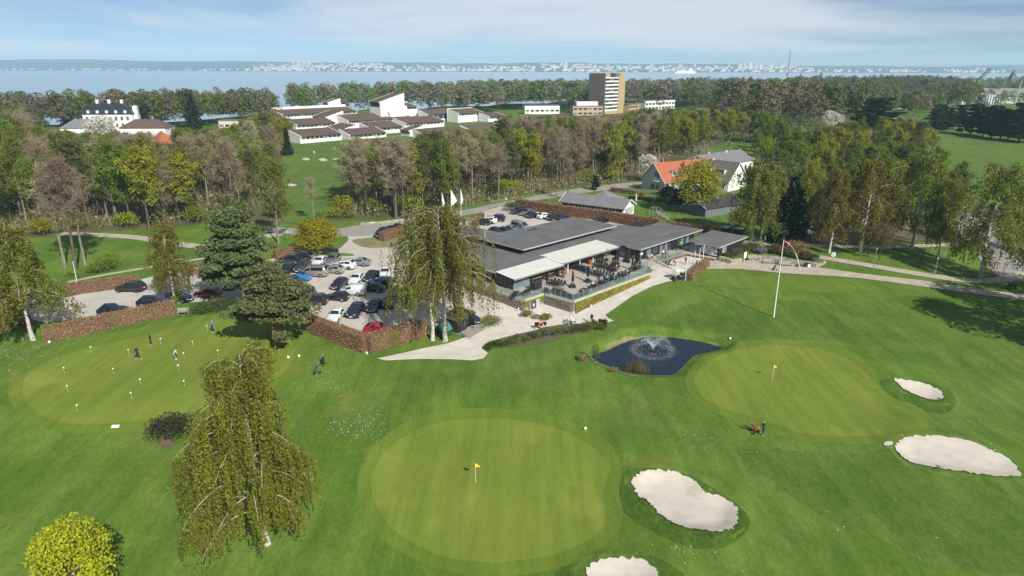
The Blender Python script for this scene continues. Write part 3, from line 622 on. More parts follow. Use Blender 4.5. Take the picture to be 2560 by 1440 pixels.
def conifer(seed, H=14., Rr=3., tiers=16, per=9, fr=26, size=.5, droop=.25, cb=.08):
    rs = np.random.RandomState(seed); P_ = []; O_ = []; tb = [(np.array([[0, 0, 0], [0, 0, H*.5], [0, 0, H]]), [.016*H, .01*H, .02], 6)]
    for i in range(tiers):
        u = i/(tiers-1); h = H*(cb+(.97-cb)*u); L0 = Rr*(1-u)**.8+.25
        for j in range(per):
            az = j*6.283/per+i*.7+rs.uniform(-.3, .3); L = L0*rs.uniform(.7, 1.15); t = rs.uniform(.15, 1, fr)**.7
            x = L*t; P_.append(np.column_stack([math.cos(az)*x, math.sin(az)*x, h-droop*L*t*t+rs.normal(0, .1, fr)])+rs.normal(0, .16, (fr, 3))*np.array([1, 1, .4])*L/2); O_.append(np.tile([math.cos(az)*.4, math.sin(az)*.4, .7], (fr, 1)))
            if j % 3 == 0: tb.append((np.array([[0, 0, h], [math.cos(az)*L*.8, math.sin(az)*L*.8, h-droop*L*.6]]), [.05, .015], 3))
    P_ = np.concatenate(P_); O_ = np.concatenate(O_); Vt, Qt = tubes(tb)
    return {'trunk': (Vt, [Qt]), 'crown': cat([leaf_quads(rs, P_, rs.uniform(.6, 1.3, len(P_))*size, 0, O_, 1.3)])}
def shrub_crown(seed, rx, ry, h, n, size, lobes=9, up=.35):
    rs = np.random.RandomState(seed); l = []
    for i in range(lobes):
        az = i*2.4; rr = math.sqrt((i+.3)/lobes)*.62; s = rs.uniform(.36, .52)
        l.append(((math.cos(az)*rr*rx, math.sin(az)*rr*ry, h*(.42+.2*(1-rr)*rs.uniform(.5, 1.3))), rx*s, ry*s, h*rs.uniform(.34, .46)))
    V, F = lobed_crown(rs, l, n, size, up); V[:, 2] = np.maximum(V[:, 2], .02); return V, F
def tree_meshes(nm, g, bark, crown, extra=None):
    o = {'trunk': np_mesh(nm+'_trunk', g['trunk'][0], g['trunk'][1], [bark], smooth=True), 'crown': np_mesh(nm+'_crown', g['crown'][0], g['crown'][1], [crown])}
    if 'leaf' in g:
        # twigs and leaves share the crown mesh with two materials
        Vc, Fc = g['crown']; Vl, Fl = g['leaf']; nt_ = sum(len(f) for f in Fc); b = len(Vc); me = np_mesh(nm+'_crown', np.concatenate([Vc, Vl]), Fc+[f+b for f in Fl], [crown, extra], np.concatenate([np.zeros(nt_, int), np.ones(sum(len(f) for f in Fl), int)]))
        o['crown'] = me
    if 'strand' in g:
        Vc, Fc = g['crown']; Vl, Fl = g['strand']; nt_ = sum(len(f) for f in Fc); b = len(Vc)
        o['crown'] = np_mesh(nm+'_crown', np.concatenate([Vc, Vl]), Fc+[f+b for f in Fl], [crown, bark if extra is None else extra, L_BIRCHO if crown is not L_BIRCHO else L_YARD], np.concatenate([np.where(g['tone'], 2, 0), np.ones(sum(len(f) for f in Fl), int)]))
    return o
def plant_tree(nm, tm, x, y, label, group=None, s=1.0, sz=None, rz=0., catg='tree', z=None):
    o = thing(nm, label, catg, (x, y, gz(x, y)-.05 if z is None else z), rz, group); o.scale = (s, s, sz or s)
    link('trunk', tm['trunk'], o); link('crown', tm['crown'], o); return o
def solid_core(poly, z0, z1):
    m = MB(); m.prism(poly, z0, z1); return m
M_CORE = pm('dark_hedge_core', (.15,.095,.06), (.10,.065,.042), 2, .95, spec=.05)
def hedge(nm, pts, w, h, label, leaf=None, dens=55, size=.17, seed=0, green=(), group=None, gleaf=None, jag=.09):
    """a clipped hedge along a line of world points: a core of stems and a coat of single leaves that follows the land"""
    rs = np.random.RandomState(seed); leaf = leaf or L_BEECHH; P_ = []; O_ = []; core = MB(); pts = [np.array(p[:2], float) for p in pts]; x0, y0 = pts[0]; z0 = gz(x0, y0); G_ = []
    for i in range(len(pts)-1):
        a, b = pts[i], pts[i+1]; d = b-a; L = np.linalg.norm(d); d = d/L; nn_ = np.array([-d[1], d[0]])
        k = max(1, int(L/2.2))
        for j in range(k):
            p, q = a+d*L*j/k, a+d*L*(j+1)/k; zp, zq = gz(*p)-z0, gz(*q)-z0; ww = w*.5-.07
            vs = [];
            for (c, zc) in ((p, zp), (q, zq)):
                for s_, zz in ((-1, -.05), (1, -.05), (1, h-.08), (-1, h-.08)): vs.append((c[0]+nn_[0]*ww*s_-x0, c[1]+nn_[1]*ww*s_-y0, zc+zz))
            core.add(vs, [(0,1,2,3), (7,6,5,4), (0,4,5,1), (1,5,6,2), (2,6,7,3), (3,7,4,0)])
        area = L*(2*h+w)+(2*w*h if len(pts) < 3 else w*h); m = int(area*dens*1.5); r = rs.uniform(size=m); t = rs.uniform(-.01, 1.01, m)*L
        top = r < L*w/area; end = r > 1-(2*w*h/area); side = ~top & ~end; sg = np.where(rs.uniform(size=m) < .5, -1., 1.)
        lat = np.where(side, sg*w/2, rs.uniform(-.5, .5, m)*w); zz = np.where(top, h, rs.uniform(0.02, 1, m)*h); t = np.where(end, np.where(sg > 0, L, 0.), t)
        edge = .05*np.sin(t*1.7+seed)+.04*np.sin(t*4.1); zz = zz+np.where(top, edge, 0)
        xy = a+d*t[:, None]+nn_*lat[:, None]; zg = ground(xy[:, 0], xy[:, 1])-z0
        pos = np.column_stack([xy[:, 0]-x0, xy[:, 1]-y0, zg+zz])+rs.normal(0, jag, (m, 3))
        out = np.where(top[:, None], np.array([[0, 0, 1.]]), np.where(side[:, None], np.column_stack([nn_[0]*sg, nn_[1]*sg, np.zeros(m)]), np.column_stack([d[0]*sg, d[1]*sg, np.zeros(m)])))
        P_.append(pos); O_.append(out)
    P_ = np.concatenate(P_); O_ = np.concatenate(O_); pos = np.maximum(P_[:, 2], -.6); V, F = leaf_quads(rs, P_, rs.uniform(.6, 1.3, len(P_))*size*.85, .1, O_*1.1)
    mi = np.zeros(len(P_), int)
    for (gx_, gy_, gr) in green: mi[((P_[:, 0]+x0-gx_)**2+(P_[:, 1]+y0-gy_)**2 < gr*gr) & (rs.uniform(size=len(P_)) < .8)] = 1
    o = thing(nm, label, 'hedge', (x0, y0, z0), 0, group)
    core.obj('hedge_core', [M_CORE], o); link('foliage', np_mesh('hedge_foliage', V, [F], [leaf, gleaf or L_LIME], mi), o)
    return o
def shrub(nm, x, y, rx, ry, h, label, leaf, n=900, size=.2, seed=0, group=None, catg='shrub', lobes=9, stem=True, z=None, up=.35):
    o = thing(nm, label, catg, (x, y, gz(x, y) if z is None else z), 0, group)
    V, F = shrub_crown(seed, rx, ry, h, n, size, lobes, up); link('foliage', np_mesh(nm+'_foliage', V, [F], [leaf]), o)
    if stem:
        rs = np.random.RandomState(seed+9); tb = []
        for i in range(6):
            az = i*1.05+rs.uniform(-.3, .3); e = np.array([math.cos(az)*rx*.55, math.sin(az)*ry*.55, h*.75]); tb.append((np.array([[0, 0, -.1], e*.5+np.array([0, 0, .1*h]), e]), [.05, .035, .015], 4))
        v, q = tubes(tb); link('stem', np_mesh(nm+'_stem', v, [q], [M_BARK], smooth=True), o)
    return o
BUILD_BOX = []
# ---------------------------------------------------------------- the clubhouse (local s along the terrace edge, t towards the back)
C0 = (9.825, 101.668); Q45 = R(45)
FELT = pm('grey_roof_felt', (.165,.163,.165), (.120,.120,.126), .30, .9, bump=.15, bscale=6, detail=8, spec=.2)
FASCIA = pm('grey_metal_fascia', (.42,.43,.43), (.36,.37,.37), 2, .45, spec=.5)
NAVY = pm('dark_navy_boards', (.020,.022,.034), (.014,.016,.026), 2, .6, spec=.4, stretch=(6,6,.3))
BLACKM = pm('black_metal', (.018,.018,.020), (.012,.012,.014), 3, .45)
STEEL = pm('galvanised_steel', (.45,.47,.47), (.36,.38,.38), 5, .4, metal=.6)
WHITEP = pm('white_paint', (.78,.78,.76), (.70,.70,.68), 2, .5)
POLY = pm('white_polycarbonate', (.74,.74,.69), (.66,.66,.60), .8, .4, spec=.4)
CONC = pm('pale_concrete', (.46,.44,.41), (.38,.36,.33), 1.5, .9)
PAVE = pm('terrace_paving', (.43,.39,.35), (.36,.325,.29), .8, .9, detail=8)
WOODT = pm('light_oak', (.48,.34,.22), (.38,.26,.16), 2, .6, stretch=(1,8,1))
WOODG = pm('weathered_grey_wood', (.36,.34,.31), (.27,.25,.22), 2, .9, stretch=(1,8,1))
GLASSD = pm('dark_window_glass', (.030,.042,.050), (.045,.062,.070), .6, .06, spec=.8)
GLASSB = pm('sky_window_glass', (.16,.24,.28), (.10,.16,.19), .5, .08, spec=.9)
GLASSR = glass_mat('balustrade_glass', (.24, .30, .28, 1), .16)
TERRA = pm('terracotta', (.36,.13,.07), (.28,.10,.06), 4, .8)
COPPERP = pm('brown_glazed_pot', (.20,.10,.065), (.13,.065,.045), 3, .3)
M_GRIT = pm('rendered_wall_grit', (.36,.32,.29), (.26,.23,.21), 2.5, .95, bump=.4)
CORTEN = pm('rust_brown_steel', (.17,.095,.055), (.11,.065,.042), 2.5, .9)
FL = 2.3   # terrace level
def W(s, t, z=FL):
    r = math.sqrt(.5); return (C0[0]+(s-t)*r, C0[1]+(s+t)*r, z)
def ST(px, py, z=FL):
    x, y = P0(px, py, z); x -= C0[0]; y -= C0[1]; r = math.sqrt(.5); return ((x+y)*r, (y-x)*r)
club = thing('clubhouse', 'low dark clubhouse with stepped grey flat roofs above the glass-railed terrace', 'clubhouse', (C0[0], C0[1], 0), Q45)
def roofslab(nm, poly, z1, th=.26, parent=club, mat=FELT, edge=FASCIA):
    m = MB(); m.prism(poly, z1-th, z1-.03); o = m.obj(nm, [edge], parent)
    c = np.mean(np.array(poly), 0); m2 = MB(); inner = [tuple(c+(np.array(p)-c)*.994) for p in poly]; m2.prism(inner, z1-.03, z1); m2.obj('roof_felt', [mat], o); return o
LOW = [(-4.1,14.0),(8.9,14.0),(8.9,15.75),(25.6,15.6),(25.6,5.3),(48.6,5.6),(47.8,15.8),(41,15.9),(39.5,20.9),(34,21),(34,31),(-4.1,37)]
UP = [(6.6,17.6),(34.3,17.4),(34.4,29.2),(20.9,29.3),(20.9,26.6),(12.6,27.1),(12.1,39),(6.4,39)]
roofslab('lower_roof', LOW, 5.02); roofslab('upper_roof', UP, 6.22)
def inset(poly, d):
    p = np.array(poly); n = len(p); a = sum(p[i][0]*p[(i+1)%n][1]-p[(i+1)%n][0]*p[i][1] for i in range(n)); s = 1 if a > 0 else -1; out = []
    for i in range(n):
        e1 = p[i]-p[i-1]; e2 = p[(i+1)%n]-p[i]; e1 = e1/np.linalg.norm(e1); e2 = e2/np.linalg.norm(e2)
        n1 = np.array([-e1[1], e1[0]])*s; n2 = np.array([-e2[1], e2[0]])*s; b = n1+n2; b = b/max(.3, (1+n1@n2)); out.append(tuple(p[i]+b*d))
    return out
cw = MB(); cw.prism(inset(UP, 1.25), 4.9, 5.965); cw.obj('clerestory_wall', [NAVY], club)
# clerestory panes on the terrace side
s = 9.2
for i in range(12):
    m = MB(); m.box(s, s+1.75, 18.55+.0, 18.66, 5.33, 5.80); o = m.obj('clerestory_window', [GLASSB if i % 4 != 0 else GLASSD], club)
    f = MB(); f.box(s-.06, s, 18.5, 18.66, 5.28, 5.9); f.box(s, s+1.75, 18.5, 18.56, 5.80, 5.88); f.obj('window_frame', [BLACKM], o); s += 2.02
# walls below the lower roof
def wallbox(s0, s1, t0, t1, z0=FL-.3, z1=4.75, nm='wall', mat=NAVY):
    m = MB(); m.box(s0, s1, t0, t1, z0, z1); return m.obj(nm, [mat], club)
wallbox(27.0, 46.8, 6.55, 20); wallbox(9.6, 27.0, 16.5, 30); wallbox(-3.0, 9.6, 15.2, 35.5); wallbox(27.0, 33.5, 20, 30)
def panes(nm, along, fixed, a0, a1, n, z0, z1, mat, face=-1, fr=STEEL, parent=club, off=.0):
    """a glazed bay of n panes; along = 's' or 't'"""
    w = (a1-a0)/n
    for i in range(n):
        p, q = a0+i*w+.05, a0+(i+1)*w-.05; m = MB(); d0, d1 = sorted((fixed+face*.03, fixed+face*.09))
        (m.box(p, q, d0, d1, z0+.06, z1-.06) if along == 's' else m.box(d0, d1, p, q, z0+.06, z1-.06)); o = m.obj(nm, [mat[i % len(mat)]], parent)
        f = MB(); e0, e1 = sorted((fixed+face*.02, fixed+face*.13))
        for (u0, u1, v0, v1) in ((p-.05, p, z0, z1), (q, q+.05, z0, z1), (p, q, z0, z0+.06), (p, q, z1-.06, z1)):
            f.box(u0, u1, e0, e1, v0, v1) if along == 's' else f.box(e0, e1, u0, u1, v0, v1)
        f.obj('frame', [fr], o)
panes('glass_door', 't', 27.0, 7.6, 11.2, 3, FL+.02, 4.55, [GLASSD, GLASSD, GLASSB])
panes('window_pane', 't', 27.0, 13.2, 15.4, 2, FL+.02, 4.5, [GLASSD])
panes('glass_door', 's', 6.55, 29.4, 30.8, 1, FL+.02, 4.5, [GLASSB]); panes('window_pane', 's', 6.55, 31.6, 33.0, 1, 2.9, 4.4, [GLASSD])
panes('window_pane', 's', 6.55, 33.8, 37.4, 4, FL+.02, 4.55, [GLASSB, GLASSD]); panes('window_pane', 's', 6.55, 40.4, 44.6, 4, FL+.02, 4.5, [GLASSD, GLASSB])
panes('window_pane', 's', 16.5, 10.4, 26.4, 10, FL+.02, 4.5, [GLASSD])
panes('window_pane', 's', 15.2, 1.4, 8.8, 5, FL+.1, 4.4, [GLASSD])
m = MB(); m.box(26.86, 26.97, 11.9, 12.8, 3.5, 3.9); m.obj('wall_notice', [WHITEP], club)
m = MB(); m.box(27.2, 28.0, 6.42, 6.52, 3.3, 3.75); m.obj('wall_notice', [WHITEP], club)
for (a, b) in ((25.5, 9.1),):
    m = MB(); m.box(25.45, 25.58, 8.6, 9.7, 4.78, 4.99); m.obj('eave_sign', [BLACKM], club)
m = MB()
for s_ in (26.2, 29.3, 33.5, 37.7, 47.9): m.tube([(s_, 5.55, FL-.4), (s_, 5.55, 4.78)], .06, 8)
pst = m  # slender eaves posts, one object each
for s_ in (26.2, 33.4, 47.9): MB().tube([(s_, 5.6, FL-.5), (s_, 5.6, 4.77)], .06, 8).obj('eaves_post', [STEEL], club)
# awnings of ribbed white panels
def awning(s0, s1, to, ti, zo, zi, n, nm):
    w = (s1-s0)/n
    for i in range(n):
        a, b = s0+i*w+.025, s0+(i+1)*w-.025; m = MB()
        m.hexa([(a,to,zo-.05),(b,to,zo-.05),(b,ti,zi-.05),(a,ti,zi-.05),(a,to,zo),(b,to,zo),(b,ti,zi),(a,ti,zi)]); m.obj('awning_panel', [POLY], club)
    m = MB()
    for i in range(n+1):
        a = s0+i*w; m.bar((a, to-.02, zo+.015), (a, ti, zi+.015), .035, .05)
    m.obj('awning_rib', [pm('pale_grey_rib', (.56,.56,.53), (.5,.5,.48), 2, .5)], club)['kind'] = 'stuff'
    m = MB(); m.box(s0-.05, s1+.05, to-.10, to-.02, zo-.20, zo+.02); m.obj('gutter', [STEEL], club)
    m = MB(); m.box(s0-.05, s1+.05, ti+.02, ti+.10, zi-.15, zi+.09); m.obj('flashing', [FASCIA], club)
awning(8.75, 25.4, 10.15, 15.55, 4.62, 4.98, 22, 'a'); awning(-3.8, 8.45, 9.5, 13.85, 4.60, 4.97, 16, 'b')
m = MB(); m.box(-3.8, -3.7, 9.45, 13.9, 4.38, 4.62); m.obj('awning_end_beam', [BLACKM], club)
for (s_, t_) in ((14.6, 10.9), (18.4, 10.9), (22.3, 10.9), (11.2, 10.9)): MB().tube([(s_, t_, FL), (s_, t_, 4.64)], .09, 8).obj('awning_post', [WHITEP], club)
for (s_, t_) in ((1.35, 10.7), (5.2, 10.4), (8.1, 10.5)):
    m = MB(); m.box(s_-.16, s_+.16, t_-.16, t_+.16, FL, 4.56); m.obj('awning_pillar', [NAVY], club)
# glazed corner room under the low awning
m = MB(); m.box(-2.9, 1.2, 10.85, 15.2, FL, FL+.35); m.box(-2.88, 1.18, 10.87, 15.2, 4.35, 4.55); m.obj('corner_room_plinth', [NAVY], club)
panes('corner_room_pane', 's', 10.85, -2.8, 1.1, 3, FL+.02, 4.4, [GLASSB]); panes('corner_room_pane', 't', -2.9, 10.95, 15.1, 4, FL+.35, 4.4, [GLASSD], fr=BLACKM)
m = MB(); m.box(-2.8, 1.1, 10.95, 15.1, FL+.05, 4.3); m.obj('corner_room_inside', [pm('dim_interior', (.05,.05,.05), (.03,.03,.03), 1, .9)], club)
panes('glass_screen', 't', 8.5, 11.0, 13.6, 3, FL+.02, 4.4, [GLASSB])
# chimney and roof cowls
m = MB(); m.tube([(7.6, 29.0, 4.9), (7.6, 29.0, 7.3)], .28, 12); m.tube([(7.6, 29.0, 7.25), (7.6, 29.0, 7.5)], .40, 12); m.tube([(7.6, 29.0, 5.5), (6.6, 28.2, 5.2)], .2, 8); m.obj('flue', [STEEL], club)
m = MB(); m.tube([(32.8, 21.0, 6.2), (32.8, 21.0, 6.75)], .05, 6); m.tube([(32.5, 21.0, 6.55), (33.1, 21.0, 6.55)], .04, 6); m.obj('roof_aerial', [STEEL], club)
# ---------------------------------------------------------------- terrace, retaining walls, balustrade
terr = thing('terrace', 'raised paved terrace on grey creeper-clad retaining walls in front of the clubhouse', 'terrace', (C0[0], C0[1], 0), Q45)
TERR = [(0,0),(21.5,0.2),(21.5,3.2),(24.9,3.2),(25.0,2.6),(28.4,3.3),(37.2,2.7),(38.5,-3.2),(50,-3.2),(50,31),(-5.2,31),(-5.2,5.9),(-.5,5.9)]
m = MB(); m.prism(inset(TERR, .12), -1.6, FL-.02); m.obj('retaining_wall', [M_GRIT], terr)
m = MB(); m.prism(inset(TERR, .02), FL-.02, FL); m.obj('paving', [PAVE], terr)
def coping(a, b, w=.34, z0=FL-.28, z1=FL+.12, nm='coping'):
    d = Vector((b[0]-a[0], b[1]-a[1], 0)).normalized(); n_ = Vector((-d.y, d.x, 0))*w/2; m = MB()
    A, B = Vector((a[0], a[1], 0)), Vector((b[0], b[1], 0)); q = [A-n_, B-n_, B+n_, A+n_]; m.hexa([(v.x, v.y, z0) for v in q]+[(v.x, v.y, z1) for v in q]); m.obj(nm, [CONC], terr)
coping((0, .12), (21.5, .32)); coping((-.02, .34), (-.5, 5.7)); coping((-.72, 5.98), (-5.1, 5.98)); coping((-5.1, 6.2), (-5.1, 30))
rsI = np.random.RandomState(3)
def creeper(nm, a, b, z0f, z1, out, n, leaf, size, label=None, zpow=1.0, gaps=()):
    """single leaves and stems growing over a wall face between local points a and b"""
    a = np.array(a, float); b = np.array(b, float); L = np.linalg.norm(b-a); u = rsI.uniform(0, 1, n); keep = np.ones(n, bool)
    for g0, g1, zt in gaps: keep &= ~((u*L > g0) & (u*L < g1))
    u = u[keep]; n = len(u); p = a+(b-a)*u[:, None]; w = np.array([W(q[0], q[1], 0)[:2] for q in p]); zb = np.clip(ground(w[:, 0], w[:, 1]), -1.5, 3) if z0f is None else np.full(n, z0f)
    z = zb+(z1-zb)*rsI.uniform(0, 1, n)**zpow; o = np.array(out, float); pos = np.column_stack([p+o*(.02+.12*rsI.uniform(0, 1, (n, 1))), z])
    V, F = leaf_quads(rsI, pos, rsI.uniform(.6, 1.3, n)*size, .1, np.array([o[0], o[1], .3])*1.3); o_ = link(nm, np_mesh(nm, V, [F], [leaf]), terr)
    if label: o_['label'] = label
L_IVYR = leafm('reddish_dry_creeper', (.30,.17,.09), (.20,.11,.06), .1, .4)
creeper('creeper', (.3, -.02), (21.3, .18), None, FL-.25, (0, -1), 5200, L_IVYY, .22, 'yellow-green creeper on the sunny wall', zpow=.62)
creeper('creeper', (.3, -.02), (21.3, .18), None, FL-.55, (0, -1), 2600, L_IVYR, .2, 'dry reddish creeper low on the sunny wall', zpow=1.3)
creeper('creeper', (-.1, .3), (-.5, 5.8), None, FL-.25, (-1, 0), 3600, L_IVYB, .17, 'grey bare creeper stems')
creeper('creeper', (-5.25, 6.1), (-5.25, 20), None, FL-.25, (-1, 0), 7000, L_IVYB, .17, 'grey bare creeper stems')
creeper('creeper', (-.6, 5.92), (-5.1, 5.88), .9, FL-.22, (0, -1), 800, L_IVYY, .22, 'yellow creeper over the cellar door', zpow=.5)
m = MB(); m.box(-4.0, -2.7, 5.62, 5.82, -.2, 1.75); dr_ = m.obj('cellar_door', [pm('slate_blue_door', (.06,.07,.085), (.045,.055,.07), 2, .5)], terr)
m = MB(); m.box(-3.5, -3.2, 5.56, 5.62, .9, 1.35); m.obj('door_notice', [WHITEP], dr_); m = MB(); m.box(-4.12, -4.0, 5.6, 5.83, -.2, 1.85); m.box(-2.7, -1.9, 5.66, 5.82, -.2, 1.85); m.obj('door_surround', [CONC], terr)
# low stair and planter walls at the end of the terrace
for i in range(7):
    m = MB(); m.box(25.1, 28.2, 3.2-.42*(i+1), 3.2-.42*i, -.5, FL-.13*(i+1)); m.obj('step', [CONC], terr)
m = MB(); m.hexa([(28.25,-.1,-.5),(28.6,-.1,-.5),(28.6,3.3,-.5),(28.25,3.3,-.5),(28.25,-.1,1.9),(28.6,-.1,1.9),(28.6,3.3,FL+.35),(28.25,3.3,FL+.35)]); m.obj('stair_wall', [CONC], terr)
m = MB(); m.hexa([(28.6,3.0,.2),(37.3,2.35,.2),(37.3,2.7,.2),(28.6,3.35,.2),(28.6,3.0,FL+.02),(37.3,2.35,FL+.02),(37.3,2.7,FL+.02),(28.6,3.35,FL+.02)]); m.obj('brown_side_wall', [CORTEN], terr)
m = MB(); m.hexa([(37.3,2.5,.2),(37.9,-3.2,.2),(38.3,-3.2,.2),(37.7,2.6,.2),(37.3,2.5,FL+.03),(37.9,-3.2,FL+.03),(38.3,-3.2,FL+.03),(37.7,2.6,FL+.03)]); m.obj('brown_side_wall', [CORTEN], terr)
# balustrade: a post about every 1.2 m, one pane between each two
def balustrade(pts, label, z=FL+.12, h=1.0, step=1.22, group=None, zs=None):
    o = thing('glass_balustrade', label, 'balustrade', (C0[0], C0[1], 0), Q45, group)
    pm_ = None
    for i in range(len(pts)-1):
        a, b = np.array(pts[i], float), np.array(pts[i+1], float); L = np.linalg.norm(b-a); n = max(1, round(L/step)); d = (b-a)/L
        for k in range(n+(1 if i == len(pts)-2 else 0)):
            c = a+(b-a)*k/n
            if pm_ is None: pm_ = MB().box(-.035, .035, -.035, .035, -.1, h).mesh('balustrade_post', [STEEL])
            link('post', pm_, o, None, (c[0], c[1], z), math.atan2(d[1], d[0]))
        for k in range(n):
            c = a+(b-a)*(k+.5)/n; me = MB().box(-L/n/2+.05, L/n/2-.05, -.008, .008, .06, h-.02).mesh('balustrade_pane', [GLASSR]); link('pane', me, o, None, (c[0], c[1], z), math.atan2(d[1], d[0]))
    return o
balustrade([(0.05, .15), (21.3, .35)], 'long glass balustrade above the yellow-green creeper wall')
balustrade([(21.3, .4), (21.4, 3.2), (25.0, 3.2)], 'short glass balustrade turning round the terrace end by the steps', z=FL+.02)
balustrade([(-5.1, 20.0), (-5.1, 6.0), (-.55, 6.0), (-.03, .35)], 'stepped glass balustrade above the grey creeper walls')
balustrade([(28.5, 3.6), (37.0, 3.0)], 'clear glass balustrade beside the seated guests above the brown wall', z=FL, step=2.1)
# ---------------------------------------------------------------- the kiosk
kio = thing('kiosk', 'small dark flat-roofed kiosk with a wall of white notices facing the forecourt', 'kiosk', (C0[0], C0[1], 0), Q45)
roofslab('roof', [(38.4,-3.9),(50.3,-3.6),(50.2,4.4),(39.1,3.2)], 4.82, .3, kio)
m = MB(); m.box(39.6, 49.2, -3.1, 3.0, FL-.3, 4.52); m.obj('wall', [NAVY], kio)
m = MB(); m.box(38.75, 38.83, -3.5, 3.0, 4.36, 4.56); m.obj('fascia_board', [FASCIA], kio)
panes('glass_door', 't', 39.6, .9, 3.0, 2, FL+.02, 4.3, [GLASSB], parent=kio)
m = MB(); m.box(39.5, 39.59, -2.9, .6, 2.55, 4.15); nb = m.obj('notice_board', [pm('dark_board', (.03,.03,.04), (.025,.025,.03), 2, .7)], kio)
rn = random.Random(4); PAPER = pm('white_paper', (.80,.81,.83), (.72,.74,.77), 9, .7); PAPERG = pm('printed_grey_paper', (.30,.32,.35), (.62,.64,.66), 14, .7, lo=.45, hi=.55); PAPERR = pm('red_poster', (.55,.05,.05), (.45,.04,.04), 3, .6)
t_ = -2.85
for ci in range(5):
    z_ = 2.6
    while z_ < 3.95:
        h_ = rn.choice((.28, .36, .42)); m = MB(); m.box(39.46, 39.497, t_, t_+.62, z_, z_+h_-.03); m.obj('notice', [PAPERR if (ci == 0 and 2.8 < z_ < 3.1) else PAPERG if rn.random() < .22 else PAPER], nb); z_ += h_
    t_ += .68
m = MB(); m.box(41.2, 42.2, -3.24, -3.12, 3.1, 4.2); wq = m.obj('window', [GLASSB], kio)
m = MB(); m.box(41.12, 41.2, -3.26, -3.1, 3.02, 4.28); m.box(42.2, 42.28, -3.26, -3.1, 3.02, 4.28); m.box(41.2, 42.2, -3.26, -3.1, 3.02, 3.1); m.box(41.2, 42.2, -3.26, -3.1, 4.2, 4.28); m.obj('window_frame', [WHITEP], wq)
for t_ in (-2.6, 2.2):
    m = MB(); m.box(38.64, 38.74, t_-.5, t_+.5, 4.34, 4.58); m.obj('eave_sign', [BLACKM], kio)
m = MB(); m.lathe([(.21, -.02), (.21, .02)], 16, (0, 0, 0)); lg = m.obj('round_emblem', [pm('emblem_ring_grey', (.35,.36,.38), (.25,.26,.28), 9, .6)], kio, (38.70, -.6, 4.47)); lg.rotation_euler = (0, R(90), 0)
# five bare white flagpoles on the forecourt
fpm = MB(); fpm.tube([(0, 0, -.1), (0, 0, 1)], [.075, .06], 8).lathe([(.03, 1.0), (.07, 1.01), (.07, 1.02), (.0, 1.03)], 8); fpme = fpm.mesh('short_pole', [WHITEP])
for i, (a, b, c, d) in enumerate(((1713,702,1716,643),(1725,676,1728,637),(1735,666,1740,628),(1747,660,1748,620),(1757,652,1760,613))):
    x, y, z = P(a, b); h = height_to(x, y, z, d); o = tag(link('flagpole', fpme, None, None, (x, y, z)), 'bare white pole, %s of the five counted from the buggy, on the forecourt' % ('first second third fourth fifth'.split()[i]), 'flagpole', 'white poles by the kiosk'); o.scale = (1, 1, h)
# ---------------------------------------------------------------- terrace furniture
BLK = pm('charcoal_furniture', (.022,.026,.034), (.016,.019,.026), 4, .5); TOP = pm('dark_slate_tabletop', (.040,.048,.060), (.030,.036,.048), 3, .35); CUSH = pm('grey_cushion', (.13,.12,.125), (.10,.095,.10), 3, .95); BLUEC = pm('blue_cushion', (.06,.26,.50), (.05,.2,.42), 3, .8)
CHm = {}
ch = MB(); ch.box(-.23, .23, -.22, .22, .42, .47); CHm['seat'] = ch.mesh('chair_seat', [BLK])
ch = MB(); ch.hexa([(-.22,.20,.46),(.22,.20,.46),(.22,.24,.46),(-.22,.24,.46),(-.21,.30,.88),(.21,.30,.88),(.21,.33,.88),(-.21,.33,.88)]); CHm['backrest'] = ch.mesh('chair_back', [BLK])
ch = MB(); ch.box(-.022, .022, -.022, .022, 0, .43); CHm['leg'] = ch.mesh('chair_leg', [BLK])
def chair(x, y, z, rz, label, group):
    o = thing('terrace_chair', label, 'chair', (x, y, z), rz, group); link('seat', CHm['seat'], o); link('backrest', CHm['backrest'], o)
    for sx in (-.19, .19):
        for sy in (-.18, .19): link('leg', CHm['leg'], o, None, (sx, sy, 0))
    return o
def table(px, py, L, w, nside, label, chairs, rz=None, top=TOP, name='terrace_table', ends=True, legm=BLK, catg='table', h=.74):
    s, t = ST(px, py, FL+.74); x, y, z = W(s, t); rz = Q45+R(90) if rz is None else rz
    o = thing(name, label, catg, (x, y, z), rz); MB().box(-L/2, L/2, -w/2, w/2, h-.05, h).obj('tabletop', [top], o)
    lm = MB().box(-.035, .035, -.035, .035, 0, h-.05).mesh('table_leg', [legm])
    for sx in (-1, 1):
        for sy in (-1, 1): link('leg', lm, o, None, (sx*(L/2-.1), sy*(w/2-.08), 0))
    c_, s_ = math.cos(rz), math.sin(rz); k = 0
    for side in (-1, 1):
        for i in range(nside):
            lx = -L/2+L*(i+.5)/nside+rnd_f.uniform(-.06, .06); ly = side*(w/2+.28+rnd_f.uniform(-.06, .12)); chair(x+c_*lx-s_*ly, y+s_*lx+c_*ly, z, rz+(0 if side > 0 else math.pi)+rnd_f.uniform(-.15, .15), '%s chair on the %s side of the %s' % (ORD[i], 'near' if (side < 0) else 'far', chairs), 'chairs at the '+chairs)
    return o
rnd_f = random.Random(12); ORD = ['first black', 'second black', 'third black', 'fourth black', 'fifth black', 'sixth black']
table(1390, 703, 2.9, .9, 4, 'long black table nearest the corner room with chairs both sides', 'long black table nearest the corner room')
table(1504, 681, 4.0, .9, 6, 'longest dark table in the middle of the terrace', 'longest dark table in mid terrace')
table(1507, 660, 2.6, .9, 4, 'long dark table near the planters below the glass doors', 'long dark table below the glass doors')
table(1533, 666, 1.6, .9, 2, 'short dark table behind the fifth closed parasol', 'short dark table by the parasol row')
